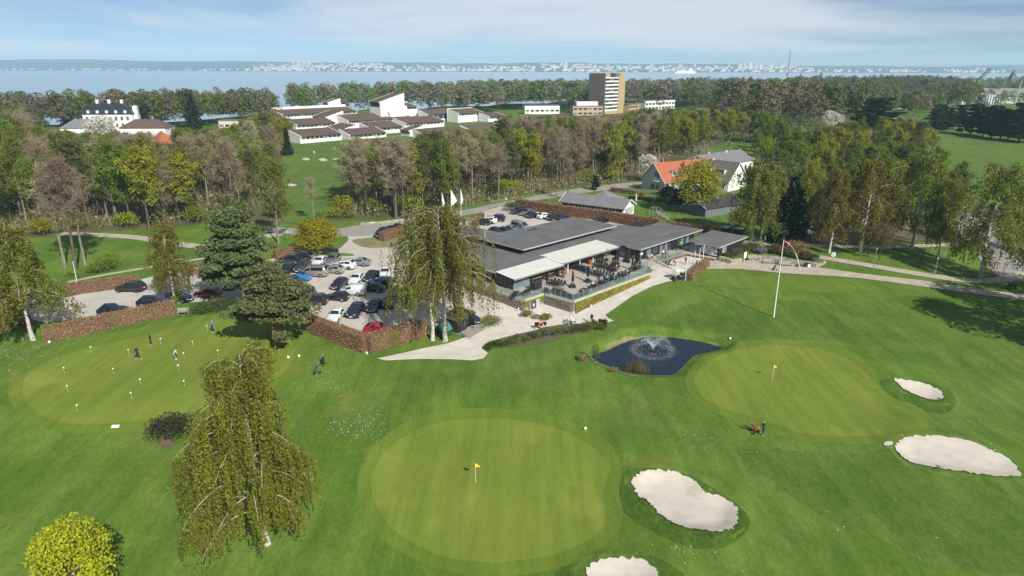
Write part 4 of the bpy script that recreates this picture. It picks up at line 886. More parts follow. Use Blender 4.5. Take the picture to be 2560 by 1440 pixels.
table(1545, 692, 1.6, .9, 2, 'dark table half way along the long balustrade', 'table half way along the balustrade')
table(1560, 681, 1.6, .9, 2, 'dark table next to the woman in pale blue', 'table of the guest in pale blue')
table(1589, 667, 1.3, .8, 2, 'dark table at the far end of the terrace by the steps', 'table at the terrace end')
table(1463, 722, 1.3, .8, 1, 'dark table behind the lounge sofa by the balustrade', 'table behind the lounge sofa')
table(1492, 710, 1.3, .8, 2, 'second dark table along the balustrade with two guests', 'second balustrade table')
table(1513, 701, 1.3, .8, 2, 'third dark table along the balustrade with two guests', 'third balustrade table')
table(1503, 648, 1.4, .8, 2, 'black table in the shade of the white awning', 'table under the white awning')
table(1430, 662, 1.2, .8, 2, 'black table in shade behind the copper pots', 'shaded table behind the copper pots')
table(1340, 693, 2.6, .8, 3, 'long pale wooden table under the low awning beside the corner room', 'first pale wooden table', Q45, WOODT, 'wooden_table')
table(1368, 684, 2.4, .8, 3, 'pale wooden table under the low awning towards the glass screen', 'second pale wooden table', Q45, WOODT, 'wooden_table')
def TPx(px, py, dz=0): s, t = ST(px, py, FL+dz); return W(s, t)
def cabinet(px, py, L, w, h, rz, label, name='bar_counter', catg='counter', mat=BLK, doors=3):
    x, y, z = TPx(px, py); o = thing(name, label, catg, (x, y, z), rz); MB().box(-L/2, L/2, -w/2, w/2, .06, h-.06).obj('body', [mat], o); MB().box(-L/2-.04, L/2+.04, -w/2-.04, w/2+.04, h-.06, h).obj('counter_top', [TOP], o)
    for i in range(doors):
        d = MB().box(-L/2+L*i/doors+.03, -L/2+L*(i+1)/doors-.03, -w/2-.02, -w/2-.003, .12, h-.12).obj('door', [pm('door_black', (.03,.03,.034), (.024,.024,.028), 3, .4)], o); MB().box(-L/2+L*(i+.5)/doors-.05, -L/2+L*(i+.5)/doors+.05, -w/2-.05, -w/2-.02, h*.6, h*.6+.03).obj('handle', [STEEL], d)
    return o
cabinet(1340, 724, 1.7, 1.1, 1.35, Q45, 'black standing counter at the terrace corner by the glazed room'); cabinet(1456, 678, 2.9, .8, 1.0, Q45+R(90), 'black bar counter standing open on the terrace beside the white post', doors=4)
# parasols, closed
PAR = pm('black_parasol_cloth', (.020,.020,.024), (.014,.014,.018), 5, .9)
para = []
def parasol(px, py, ptop, label, i):
    x, y, z = TPx(px, py); h = min(3.4, max(2.3, height_to(x, y, z, ptop))); o = thing('closed_parasol', label, 'parasol', (x, y, z), i*.7, 'closed black parasols on the terrace')
    MB().tube([(0, 0, 0), (0, 0, h)], .035, 8).obj('pole', [WHITEP], o)
    m = MB(); k = 10; prof = [(.05, h*.30), (.17, h*.34), (.20, h*.45), (.15, h*.62), (.14, h*.74), (.10, h*.88), (.03, h*.98)]
    vs = [((r*(1+.28*(-1)**j))*math.cos(2*math.pi*j/k), (r*(1+.28*(-1)**j))*math.sin(2*math.pi*j/k), zz) for r, zz in prof for j in range(k)]
    m.add(vs, [(a*k+j, a*k+(j+1)%k, (a+1)*k+(j+1)%k, (a+1)*k+j) for a in range(len(prof)-1) for j in range(k)]); m.obj('folded_canopy', [PAR], o)
    m = MB(); m.box(-.55, .55, -.55, .55, 0, .28); pl = m.obj('base_planter', [BLK], o); V, F = shrub_crown(80+i, .55, .55, .55, 160, .16, 4); V[:, 2] += .2; link('planting', np_mesh('base_planting', V, [F], [L_MID]), pl)
for i, (a, b, c, l) in enumerate(((1431,718,674,'closed parasol nearest the sofa corner'),(1469,705,662,'closed parasol beside the guest in blue'),(1524,697,656,'closed parasol at the middle of the long balustrade'),(1531,678,641,'closed parasol standing between the long dark tables'),(1541,660,622,'closed parasol nearest the awning end'),(1580,675,640,'closed parasol nearest the terrace steps'))): parasol(a, b, c, 'black '+l, i)
# pots and small olive trees
ol = leafm('olive_leaves', (.085,.105,.045), (.06,.08,.03), .2)
def potted(px, py, h, label, pot=TERRA, r=.34, i=0):
    x, y, z = TPx(px, py); o = thing('potted_tree', label, 'potted tree', (x, y, z), i); MB().lathe([(r*.7, 0), (r, .42), (r*1.05, .5), (r*.9, .5), (r*.85, .44)], 14).obj('pot', [pot], o)
    MB().tube([(0, 0, .4), (.04, .02, h*.6), (0, 0, h*.8)], [.05, .04, .02], 6).obj('trunk', [M_BARK], o); V, F = lobed_crown(np.random.RandomState(i+5), [((0, 0, h*.82), .5, .5, .45), ((.3, .1, h*.72), .35, .35, .3), ((-.25, .2, h*.75), .35, .35, .3)], 420, .16); link('crown', np_mesh('olive_crown', V, [F], [ol]), o)
potted(1411, 678, 2.2, 'potted olive tree by the two copper pots', BLK, i=1); potted(1450, 664, 2.3, 'potted olive tree beside the left white awning post', BLK, i=2); potted(1485, 662, 2.3, 'potted olive tree in a clay pot beside the right white awning post', TERRA, i=3); potted(1517, 653, 2.4, 'potted olive tree in a tall black pot before the wall notice', BLK, i=4)
for (px, py, lb) in ((1408, 694, 'glazed brown double-bellied pot, the nearer of two'), (1412, 685, 'glazed brown pot behind its twin beside the dark pillar')):
    x, y, z = TPx(px, py); m = MB(); m.lathe([(.2, 0), (.36, .25), (.36, .45), (.2, .68), (.26, .8), (.33, 1.0), (.28, 1.2), (.2, 1.28), (.16, 1.25)], 16); tag(m.obj('glazed_pot', [COPPERP], None, (x, y, z)), lb, 'pot')
x, y, z = TPx(1474, 661); m = MB(); m.lathe([(.28, 0), (.33, .85), (.35, .9), (.3, .9)], 14); tag(m.obj('red_planter', [pm('red_glaze', (.42,.05,.03), (.34,.04,.03), 3, .4)], None, (x, y, z)), 'tall red pot beside the white awning post', 'pot')
for i, (px, py, L, lb) in enumerate(((1566,656,1.4,'black box planter in the middle below the glass doors'),(1541,651,1.0,'black box planter nearest the awning'),(1594,662,1.3,'black box planter nearest the corner post'),(1290,741,1.6,'dark planter with low box hedge at the grey wall corner'),(1316,737,1.6,'dark planter with box hedge above the cellar door'),(1366,733,1.3,'dark planter with box hedge at the head of the sofa'))):
    x, y, z = TPx(px, py); o = thing('box_planter', lb, 'planter', (x, y, z), Q45+R(90) if i < 3 else Q45+(R(90) if i == 5 else 0)); MB().box(-L/2, L/2, -.28, .28, 0, .62).obj('box', [BLK], o); V, F = shrub_crown(60+i, L/2, .3, .5, 260, .14, 7); V[:, 2] += .5; link('planting', np_mesh('box_planting', V, [F], [L_MID if i > 2 else L_DARK]), o)
x, y, z = TPx(1404, 734); so = thing('corner_sofa', 'grey L-shaped lounge sofa behind the glass at the terrace corner', 'sofa', (x, y, z), Q45+R(90))
MB().box(-1.6, 1.3, -.4, .4, .08, .42).obj('seat', [CUSH], so); MB().box(-1.6, 1.3, .42, .62, .08, .85).obj('backrest', [CUSH], so); MB().box(1.32, 1.52, -1.4, .62, .08, .85).obj('backrest', [CUSH], so); MB().box(.6, 1.3, -1.4, -.42, .08, .42).obj('seat', [CUSH], so)
x, y, z = TPx(1424, 742); ft = thing('low_lounge_bench', 'low lounge bench with bright blue cushions beside the grey sofa', 'bench', (x, y, z), Q45+R(90)); MB().box(-1.2, 1.2, -.35, .35, .05, .36).obj('base', [BLK], ft)
for k in (-1, 0, 1): MB().box(k*.78-.36, k*.78+.36, -.33, .33, .36, .48).obj('cushion', [BLUEC], ft)
# dark windscreens of wickerwork behind the glass
x, y, z = TPx(1421, 750)
for i, (s0, t0, s1, t1) in enumerate(((.35, .55, 4.4, .6), (.3, 4.9, .35, .6))):
    a = W(s0, t0); b = W(s1, t1); L = math.dist(a[:2], b[:2]); rz = math.atan2(b[1]-a[1], b[0]-a[0]); o = thing('wicker_windbreak', ('dark green windbreak behind the long balustrade at the corner', 'dark green windbreak behind the end pane of the grey wall')[i], 'windbreak', a, rz); MB().box(0, L, -.03, .03, .05, .8).obj('screen', [pm('bottle_green_weave', (.012,.030,.024), (.008,.02,.016), 12, .8)], o); MB().box(0, L, -.05, .05, .8, .86).obj('top_rail', [BLK], o)
# ---------------------------------------------------------------- other houses
TILE_R = pm('red_clay_tiles', (.42,.135,.07), (.30,.095,.055), 1.3, .9, bump=.4, bscale=8, detail=7, stretch=(1,1,2)); TILE_G = pm('mossy_grey_tiles', (.16,.15,.135), (.10,.095,.08), 1.2, .95, bump=.4, bscale=8, detail=8); SLATE = pm('grey_eternit', (.20,.20,.21), (.16,.16,.175), .7, .85, detail=7); TILE_D = pm('dark_anthracite_tiles', (.022,.026,.045), (.03,.034,.05), 1.5, .35)
WALLW = pm('white_wash', (.80,.80,.78), (.70,.70,.67), .7, .85, detail=6); WALLC = pm('cool_white_render', (.66,.70,.74), (.58,.62,.66), .6, .85)
def gable_house(nm, label, origin, ang, L, w, hw, hr, wall, roof, z0=None, over=.4, chim=(), hip=0.0, roofname='roof'):
    """local x along the ridge from the near gable, y across, z up from the ground"""
    x, y = origin; z = gz(x, y) if z0 is None else z0; o = thing(nm, label, 'house', (x, y, z), ang); h = w/2
    m = MB(); m.add([(0,-h,-1),(L,-h,-1),(L,h,-1),(0,h,-1),(0,-h,hw),(L,-h,hw),(L,h,hw),(0,h,hw),(hip and 0.01,0,hr if not hip else hw+.01),(L,0,hr if not hip else hw+.01)], [(0,1,5,4),(1,2,6,9,5),(2,3,7,6),(3,0,4,8,7)]); m.obj('wall', [wall], o)
    a = over*(hr-hw)/h
    for s in (-1, 1):
        m = MB(); e = (h+over)*s; zb = hw-a; t = .16; hx = hip
        q = [(-over,e,zb),(L+over,e,zb),(L+over-hx,0,hr),(-over+hx,0,hr)]; q = q if s < 0 else q[::-1]
        m.add([(p[0],p[1],p[2]) for p in q]+[(p[0],p[1],p[2]+t) for p in q], [(3,2,1,0),(4,5,6,7),(0,1,5,4),(1,2,6,5),(2,3,7,6),(3,0,4,7)]); r_ = m.obj(roofname, [roof], o)
    if hip:
        for xx, s in ((-over, 1), (L+over, -1)):
            m = MB(); q = [(xx,-h-over,zb+.02),(xx,h+over,zb+.02),(xx+s*hip,0,hr+.14)]; m.add(q, [(0,1,2) if s < 0 else (2,1,0)]); m.obj(roofname, [roof], o)
    else:
        for xx in (-over-.02, L+over+.02):
            m = MB()
            for s in (-1, 1): m.bar((xx, (h+over)*s, hw-a+.08), (xx, 0, hr+.08), .08, .26)
            m.obj('barge_board', [WHITEP], o)
    for cx, cy_, ch_ in chim: MB().box(cx-.3, cx+.3, cy_-.3, cy_+.3, hr-1.2, hr+ch_).obj('chimney', [TILE_R if wall is not WALLW or roof is TILE_R else WHITEP], r_)
    return o
WINM = {}
def win(o, wall_axis, pos, a, z, w, h, nx_=2, mat=None, frame=None, face=-1, name='window'):
    """a window with frame and mullions, in a wall at x = pos ('x') or y = pos ('y')"""
    mat = mat or GLASSD; frame = frame or WHITEP; g = MB(); f = MB()
    def bx(M, u0, u1, v0, v1, d0, d1):
        d0, d1 = sorted((pos+face*d0, pos+face*d1)); (M.box(d0, d1, u0, u1, v0, v1) if wall_axis == 'x' else M.box(u0, u1, d0, d1, v0, v1))
    bx(g, a-w/2, a+w/2, z, z+h, -.02, .03); go = g.obj(name, [mat], o)
    for (u0, u1, v0, v1) in ((a-w/2-.08, a-w/2, z-.08, z+h+.08), (a+w/2, a+w/2+.08, z-.08, z+h+.08), (a-w/2, a+w/2, z-.08, z), (a-w/2, a+w/2, z+h, z+h+.08)): bx(f, u0, u1, v0, v1, -.02, .08)
    for i in range(1, nx_): bx(f, a-w/2+w*i/nx_-.04, a-w/2+w*i/nx_+.04, z, z+h, .0, .06)
    f.obj('frame', [frame], go)
def dormer(o, x, side, h, hw, hr, w=1.5, zc=.45, roof=None):
    """a white flat-roofed dormer on the slope of side -1 or 1"""
    y0 = side*h*(1-zc)*1.0; z = hw+(hr-hw)*zc; yo = y0+side*.9
    m = MB(); y1, y2 = sorted((y0-side*1.2, yo)); m.box(x-w/2, x+w/2, y1, y2, z-.75, z+.62); d = m.obj('dormer', [WHITEP], o); m = MB(); y1, y2 = sorted((y0-side*1.6, yo+side*.12)); m.box(x-w/2-.1, x+w/2+.1, y1, y2, z+.625, z+.72); m.obj('dormer_roof', [roof or SLATE], d)
    m = MB()
    n = max(2, round(w/.55)); ya, yb = sorted((yo+side*.005, yo+side*.04))
    for i in range(n): m.box(x-w/2+.1+(w-.2)*i/n+.03, x-w/2+.1+(w-.2)*(i+1)/n-.03, ya, yb, z-.55, z+.5)
    m.obj('dormer_window', [GLASSD], d)['kind'] = 'stuff'
A30 = R(30)
red = gable_house('red_roofed_house', 'white house with steep red tiled roof and a white outside stair on its gable', (41.4, 199.4), A30, 21, 10, 3.4, 8.3, WALLC, TILE_R, z0=2.3, chim=((3.2, .3, 1.0), (9.5, -2.2, .2)))
for (a, z, w, h, n) in ((-1.0, 4.6, 1.3, 1.5, 3), (-2.0, 1.0, 1.1, 1.4, 2), (.0, .8, 1.5, 1.6, 3)): win(red, 'x', 0, a, z, w, h, n)
m = MB(); m.box(-.06, .04, 1.6-3.9, 2.5-3.9, 3.6, 5.6); dd = m.obj('gable_door', [GLASSD], red)
for xx in (4.6, 8.2): dormer(red, xx, -1, 5, 3.4, 8.3, 1.6)
m = MB()
m.bar((-.6, -3.0, 3.5), (-.6, -.9, 3.5), 1.1, .1)
for i in range(10): m.box(-1.1, -.1, -.8+.35*i, -.45+.35*i, 3.3-.34*i, 3.36-.34*i)
m.bar((-1.1, -.8, 3.3), (-1.1, 2.7, -.1), .06, .2); m.bar((-1.1, -.8, 4.3), (-1.1, 2.7, .9), .05); m.bar((-1.1, -3.0, 4.5), (-1.1, -.8, 4.5), .05)
for i in range(6): m.bar((-1.1, -3+.45*i, 3.5), (-1.1, -3+.45*i, 4.5), .035)
m.obj('outside_stair', [WHITEP], red)
man = gable_house('grey_roofed_house', 'white house under a steep mossy grey roof with white dormers joining the red roof', (57.2, 213.0), R(-50), 15, 9.5, 3.2, 8.2, WALLW, TILE_G, z0=2.3, chim=((6, .0, .5),))
for xx, w in ((3.0, 1.3), (6.8, 1.6), (11.2, 2.6)): dormer(man, xx, -1, 4.75, 3.2, 8.2, w)
for xx in (8.0, 10.6, 13.2): win(man, 'y', -4.75, xx, .8, 1.2, 1.7, 2)
gw = gable_house('hostel_wing', 'long white wing with a plain grey roof behind the red-roofed house', (60.5, 224.0), R(42), 25, 12, 4.6, 7.4, WALLW, SLATE, z0=2.4, chim=((7, .5, .5), (16, -.5, .5)))
for xx in (14, 17, 20, 23): win(gw, 'y', -6, xx, 1.8, 1.0, 1.6, 1)
bun = gable_house('bungalow', 'long low bungalow with grey roof and a band of blue-framed windows behind the hedge', (14.4, 175.2), R(-33), 17.2, 6.4, 2.3, 3.9, WALLW, SLATE, z0=2.4, over=.5)
for i in range(9): win(bun, 'y', -3.2, 1.2+i*1.85, .75, 1.5, 1.2, 2, GLASSD, pm('pale_blue_frame', (.50,.58,.68), (.45,.52,.62), 2, .6))
for i in range(4): win(bun, 'x', 17.2, -1.9+i*1.25, .3, .9, 1.7, 2, GLASSB, None, 1)
bun2 = gable_house('garden_house', 'square grey hip-roofed house close behind the long bungalow', (21.5, 171.2), R(57), 9, 8, 2.2, 4.3, WALLW, SLATE, z0=2.4, over=.4, hip=4.2)
shd = gable_house('dark_barn', 'grey timber barn with dark shingled roof in the shade of the trees', (45.4, 166.2), R(33), 13, 6.6, 2.4, 4.2, pm('grey_boards', (.15,.17,.19), (.11,.125,.14), 1.5, .9, stretch=(8,8,.4)), pm('dark_shingles', (.050,.046,.044), (.03,.028,.028), 2, .9, bump=.5), z0=2.3)
x, y, z = P(1636, 497); cp = thing('carport', 'open carport on white posts with a green turf roof before the red-roofed house', 'carport', (36.2, 186.5, 2.3), R(-22)); MB().box(-2, 8, -2.6, 2.6, 2.35, 2.6).obj('turf_roof', [pm('turf_roof_green', (.09,.12,.03), (.14,.12,.05), 1, .95, bump=.5)], cp)
for px_ in (-1.4, 3.4, 7.4):
    for py_ in (-2.2, 2.2): MB().box(px_-.14, px_+.14, py_-.14, py_+.14, 0, 2.35).obj('post', [WHITEP], cp)
MB().box(7.6, 7.8, -2.3, 2.3, 0, 2.3).obj('back_wall', [NAVY], cp)
# mossy shed, green bin store by the birches, little hut, fence
sh = thing('mossy_shed', 'black boarded shed with a mossy lean-to roof between the birches and the round bush', 'shed', (-7.9, 93.1, gz(-7.9, 93.1)), R(61)); 
m = MB(); m.box(0, 4.4, 0, 2.7, -.5, 1.75); m.obj('wall', [pm('black_boards', (.022,.02,.022), (.035,.025,.025), 4, .8, stretch=(8,8,.3))], sh)
for i in range(18): MB().box(.0+i*.245, .21+i*.245, -.03, -.003, -.4, 1.75).obj('plank', [MATS['black_boards']], sh)
for i in range(11): MB().box(-.03, -.003, i*.245, .21+i*.245, -.4, 1.75).obj('plank', [MATS['black_boards']], sh)
m = MB(); m.hexa([(-.25,-.25,1.78),(4.6,-.25,1.78),(4.6,2.9,2.15),(-.25,2.9,2.15),(-.25,-.25,1.9),(4.6,-.25,1.9),(4.6,2.9,2.28),(-.25,2.9,2.28)]); m.obj('roof', [pm('mossy_felt', (.12,.085,.055), (.10,.10,.035), 1.2, .95, bump=.5, detail=8)], sh)
gx, gy, g0 = P(1112, 845); gb = thing('bin_store', 'dark green pointed-roof bin store behind the forked birch trunk', 'bin store', (-10.0, 92.0, gz(-10, 92)), R(50)); m = MB(); m.add([(-1,-.8,0),(1,-.8,0),(1,.8,0),(-1,.8,0),(-1,-.8,.95),(1,-.8,.95),(1,.8,.95),(-1,.8,.95),(-1,0,1.75),(1,0,1.75)], [(0,1,5,4),(1,2,6,9,5),(2,3,7,6),(3,0,4,8,7)]); m.obj('body', [pm('bottle_green_plastic', (.02,.075,.055), (.016,.06,.045), 2, .5)], gb)
for s in (-1, 1):
    q = [(-1.08,s*.9,.88),(1.08,s*.9,.88),(1.08,0,1.80),(-1.08,0,1.80)]; q = q if s < 0 else q[::-1]; m = MB(); m.add(q+[(a,b,c+.06) for a,b,c in q], [(3,2,1,0),(4,5,6,7),(0,1,5,4),(1,2,6,5),(2,3,7,6),(3,0,4,7)]); m.obj('roof', [pm('teal_green_plastic', (.06,.22,.16), (.05,.18,.13), 2, .45)], gb)
hut = gable_house('wooden_hut', 'tiny pale wooden hut behind the wire fence under the thin birch', (64.2, 144.6), R(75), 2.4, 2.2, 1.9, 2.9, WOODG, pm('dark_felt_roof', (.03,.03,.03), (.02,.02,.02), 2, .9), over=.15); hut['category'] = 'hut'
# ---------------------------------------------------------------- the white school on the rise
ROOFB = pm('brown_tile_roof', (.125,.082,.068), (.095,.064,.056), .5, .9, detail=7, bump=.2, bscale=4); SWHITE = pm('school_white', (.84,.84,.82), (.77,.77,.74), .5, .8); E1 = np.array([.7071, .7071]); E2 = np.array([-.7071, .7071]); SGRP = 'white school buildings with brown roofs'
def mono(label, pl, pr, zE, D, dh, base=3.0, kind=1, band=1.1, para=.35, L=None, npane=None, backwall=0.0, low=0):
    """a white block with one brown roof slope; its eave runs between two pixels at height zE. kind 1: eave faces the sunny side; kind 2: the eave is turned a quarter round"""
    a = np.array(P0(*pl, zE)); b = np.array(P0(*pr, zE)); ex = E1 if kind == 1 else -E2
    dh = dh*.8; Ln = L or max(4., float((b-a)@ex)); rz = math.atan2(ex[1], ex[0]); o = thing('school_block', label, 'school building', (a[0], a[1], base), rz, SGRP); h = zE-base
    BUILD_BOX.append((min(a[0], b[0])-4, max(a[0], b[0])+4, min(a[1], b[1])-2, max(a[1], b[1])+D))
    m = MB(); m.add([(0,0,-3),(Ln,0,-3),(Ln,D,-3),(0,D,-3),(0,0,h),(Ln,0,h),(Ln,D,h+dh),(0,D,h+dh)], [(0,1,5,4),(1,2,6,5),(2,3,7,6),(3,0,4,7),(4,5,6,7)]); m.obj('wall', [SWHITE], o)
    sl = dh/D; m = MB(); m.hexa([(.35,-.7,h-.7*sl+.05),(Ln-.35,-.7,h-.7*sl+.05),(Ln-.35,D,h+dh+.05),(.35,D,h+dh+.05),(.35,-.7,h-.7*sl+.3),(Ln-.35,-.7,h-.7*sl+.3),(Ln-.35,D,h+dh+.3),(.35,D,h+dh+.3)]); m.obj('roof', [ROOFB], o)
    if para:
        for x0 in (-.02, Ln-.36): m = MB(); m.hexa([(x0,-.75,h-.7*sl-.2),(x0+.36,-.75,h-.7*sl-.2),(x0+.36,D+.02,h+dh-.2),(x0,D+.02,h+dh-.2),(x0,-.75,h-.7*sl+para),(x0+.36,-.75,h-.7*sl+para),(x0+.36,D+.02,h+dh+para),(x0,D+.02,h+dh+para)]); m.obj('gable_parapet', [SWHITE], o)
    if backwall: MB().box(-.1, Ln+.1, D+.03, D+.5, 0, h+dh+backwall).obj('back_wall', [SWHITE], o)
    if band:
        n = npane or max(2, int(Ln/2.4)); w = (Ln-1.2)/n
        for i in range(n): MB().box(.6+w*i+.12, .6+w*(i+1)-.12, -.06, -.005, h-.25-band, h-.25).obj('window', [GLASSD if i % 5 else GLASSB], o)
    if low:
        n = max(2, int(Ln/2.6)); w = (Ln-1.6)/n
        for i in range(n): MB().box(.8+w*i+.12, .8+w*(i+1)-.12, -.06, -.005, .5, low).obj('window', [GLASSB], o)
    return o
mono('front left school block with a dark window band above the fairway', (750, 342), (850, 333.5), 6.2, 11, 2.6)
mono('front middle school block with brown roof half hidden by bare twigs', (872, 338), (968, 331), 5.4, 9, 2.4)
mono('front right school block with a slanting white gable', (1059.7, 338), (1174.5, 327.7), 5.2, 9, 2.4, band=.6)
mono('school block prolonging the front right one', (1176, 326.5), (1246, 318), 5.2, 8, 2.2, band=.6)
mono('long middle school block with an unbroken window band', (868.7, 303), (1037, 293.7), 8, 12, 3.2, npane=26)
mono('two-storey school block at the left with a pale green glazed ground floor', (739.8, 313), (819, 304.5), 8, 10, 2.6, base=2.5, low=3.0)
mono('pavilion with its brown roof turned to the left', (807, 321.5), (879.3, 325), 6.6, 10, 2.6, kind=2)
mono('tall left hall with brown roof turned to the left', (782, 291), (840, 293), 9.5, 11, 3.6, kind=2)
mono('tallest tower of the school with a big slanting brown roof and glazed top storey', (923, 254), (959, 255.5), 17, 17, 5.5, base=4, kind=2, band=2.4)
mono('small lean-to stair tower against the school tower', (962, 281), (978, 282), 11, 12, 4, base=4, kind=2, band=0)
mono('long rear school wing with a tall white back wall', (705, 287), (888, 277), 9, 13, 2.4, base=4, backwall=1.7, npane=22)
mono('white roof turret with a little window on the rear wing', (808, 256), (822, 257), 13.5, 9, 2.8, base=4, kind=2, band=.9)
mono('two-storey school wing right of the tower', (1002, 268.5), (1051, 267), 12.5, 10, 2.4, base=4, backwall=.8, low=3.2)
mono('far right school block with slanting white gable', (1145, 284), (1197, 279.5), 9, 10, 2.4, base=3, backwall=.6)
mono('school entrance block with red-framed glazing', (1068, 287), (1130, 281), 8.2, 9, 3.0, base=3, band=2.6, npane=6)
mono('low outermost school block at the right by the trees', (1221, 291.5), (1250.6, 288), 7, 9, 2, base=3)
mono('second row school block with long brown roof', (1012, 309), (1126, 303.5), 6.6, 11, 2.6, base=3)
mono('school block behind the pavilion with small glazed front', (925, 321.5), (1006, 315.5), 6.2, 10, 2.6, base=3)
mono('small pavilion with roof turned left among the front blocks', (1000, 324.5), (1036, 326.5), 6.0, 9, 2.2, kind=2)
# ---------------------------------------------------------------- tower block and its low wings
YBR = pm('yellow_brick', (.46,.34,.19), (.38,.28,.15), .8, .9, detail=8); BRD = pm('shaded_brown_cladding', (.17,.15,.12), (.13,.115,.095), .5, .9); PINKW = pm('pink_brick', (.50,.37,.28), (.42,.31,.23), .8, .9)  # brown-grey cladding with the left face's shade mixed into its colour
a = P0(1511, 287, 4); tb_ = thing('tower_block', 'ten-storey yellow brick tower block with a window front rising from the wood', 'tower block', (a[0], a[1], 4), Q45); BUILD_BOX.append((a[0]-16, a[0]+30, a[1]-6, a[1]+28))
MB().box(0, 15, .8, 13, -3, 24.5).obj('core', [BRD], tb_); MB().box(-.6, 0, .2, 14.5, -3, 28).obj('side_wall', [BRD], tb_); MB().box(0, 11, 4.5, 14.5, 24.5, 28).obj('roof_house', [YBR], tb_); MB().box(13.2, 15, 1.5, 14.5, 24.5, 27.8).obj('lift_house', [BRD], tb_)
MB().box(15.0, 21.5, -.4, 15, -3, 28).obj('stair_tower', [YBR], tb_); MB().box(21.5, 23.6, .5, 14, -3, 23).obj('stair_tower_return', [YBR], tb_)
for f in range(9):
    z = 2.4+f*2.45; o = MB().box(.05, 14.95, -.1, .8, z, z+1.05).obj('balcony_front', [WHITEP], tb_)
    for i in range(3): g = MB().box(.4+i*4.9, .4+i*4.9+4.4, .6, .78, z+1.1, z+2.4).obj('window', [GLASSD if (f+i) % 3 else GLASSB], tb_)
MB().box(.05, 14.95, -.1, .8, 24.5, 25.3).obj('roof_edge', [WHITEP], tb_); MB().box(.05, 14.95, -.12, .75, -2, 2.35).obj('ground_floor', [YBR], tb_)
def block(nm, label, px, py, ang, L, D, h, wall, rows, base=4., cols=None, roofm=FELT, catg='building', wh=1.3, top=None, sill=1.0, fh=3.0, bands=False, z=None):
    a = P0(px, py, base); o = thing(nm, label, catg, (a[0], a[1], base), ang); MB().box(0, L, 0, D, -3, h).obj('wall', [wall], o); MB().box(-.2, L+.2, -.2, D+.2, h, h+.35).obj('roof', [roofm], o); n = cols or max(2, int(L/3)); w = L/n
    BUILD_BOX.append((a[0]-D, a[0]+L, a[1]-3, a[1]+L+D))
    for r in range(rows):
        for i in range(n):
            z0 = sill+r*fh; MB().box(w*i+w*.14, w*(i+1)-w*.14, -.06, .02, z0, z0+wh).obj('window', [GLASSD if (i*7+r*3) % 4 else GLASSB], o)
        if bands: MB().box(.05, L-.05, -.25, -.02, sill+r*fh+wh+.1, sill+(r+1)*fh-.1).obj('white_band', [WHITEP], o)
    if top: MB().box(*top).obj('roof_room', [WHITEP], o)
    return o
block('apartment_house', 'pinkish low apartment house with white roof room left of the tower block foot', 1432, 290, R(8), 21, 10, 6.4, PINKW, 2, top=(3, 18, 2, 8, 6.75, 9.4), cols=6)
block('apartment_house', 'low flat block with white balcony bands right of the tower block', 1612, 277, R(38), 34, 10, 6.6, WALLW, 2, bands=True, cols=9, base=5)
block('apartment_house', 'brown side wing between tower block and the banded low block', 1572, 284, R(45), 14, 9, 6.2, YBR, 2, cols=4)
block('apartment_house', 'white flat-roofed house half hidden in trees left of the blossom tree', 1312, 283, R(10), 26, 9, 5.2, WALLW, 1, cols=7)
block('white_villa_wing', 'low cream building showing between trees by the left wood', 548, 322, R(5), 12, 8, 4.2, pm('cream_render', (.66,.58,.46), (.58,.5,.4), 1, .9), 1, cols=4)
# the big white villa and its neighbours
a = P0(212, 322, 4); vl = thing('white_villa', 'big white villa with black glazed hipped roof and three white chimneys', 'villa', (a[0], a[1], 4), R(6)); BUILD_BOX.append((a[0]-3, a[0]+32, a[1]-12, a[1]+14))
MB().box(0, 29, 0, 12, -2, 8.2).obj('wall', [WALLW], vl)
m = MB(); m.add([(-.6,-.6,8.2),(29.6,-.6,8.2),(29.6,12.6,8.2),(-.6,12.6,8.2),(.8,.8,11.0),(28.2,.8,11.0),(28.2,11.2,11.0),(.8,11.2,11.0),(6,6,14.2),(22,6,14.2)], [(0,1,5,4),(1,2,6,5),(2,3,7,6),(3,0,4,7),(4,5,9,8),(5,6,9),(6,7,8,9),(7,4,8)]); vr = m.obj('roof', [TILE_D], vl)
vl.scale = (.88, .88, .94)
for cx in (6.6, 13.6, 21): MB().box(cx, cx+1.5, 5.4, 6.8, 12.6, 16).obj('chimney', [WHITEP], vr)
MB().box(28.6, 31, 3, 6, -2, 12.6).obj('chimney_stack', [WALLW], vl)
for i in range(8): win(vl, 'y', 0, 2.4+i*3.4, 4.6, 1.4, 2.2, 2); win(vl, 'y', 0, 2.4+i*3.4, .8, 1.4, 2.2, 2)
for i in range(5): MB().box(3+i*5.4, 4.5+i*5.4, -.35, .5, 8.6, 10.2).obj('dormer', [WHITEP], vr)
va = gable_house('villa_annexe', 'low annexe with grey hipped roof left of the white villa', (-226.0, 352.0), R(4), 20, 11, 3.2, 7.0, WALLW, SLATE, z0=4, hip=5.5); BUILD_BOX.append((-258, -222, 340, 380))
vb = gable_house('villa_annexe', 'low brown-roofed annexe with white walls right of the white villa', (-196.0, 352.0), R(4), 22, 12, 3.4, 7.0, WALLW, ROOFB, z0=4, hip=6); BUILD_BOX.append((-198, -165, 335, 380))
gw_ = thing('garden_wall', 'long white garden wall below the villa annexe', 'wall', P(110, 342), R(3)); MB().box(0, 22, -.2, .2, -.5, 2.6).obj('masonry', [WALLW], gw_)
rc = gable_house('red_roof_cottage', 'cottage of which only the pointed orange roof shows above the wood', (-154.0, 300.0), R(-35), 9, 8, 3.0, 7.6, WALLW, TILE_R, z0=2.6, hip=4.0); BUILD_BOX.append((-158, -138, 288, 312))
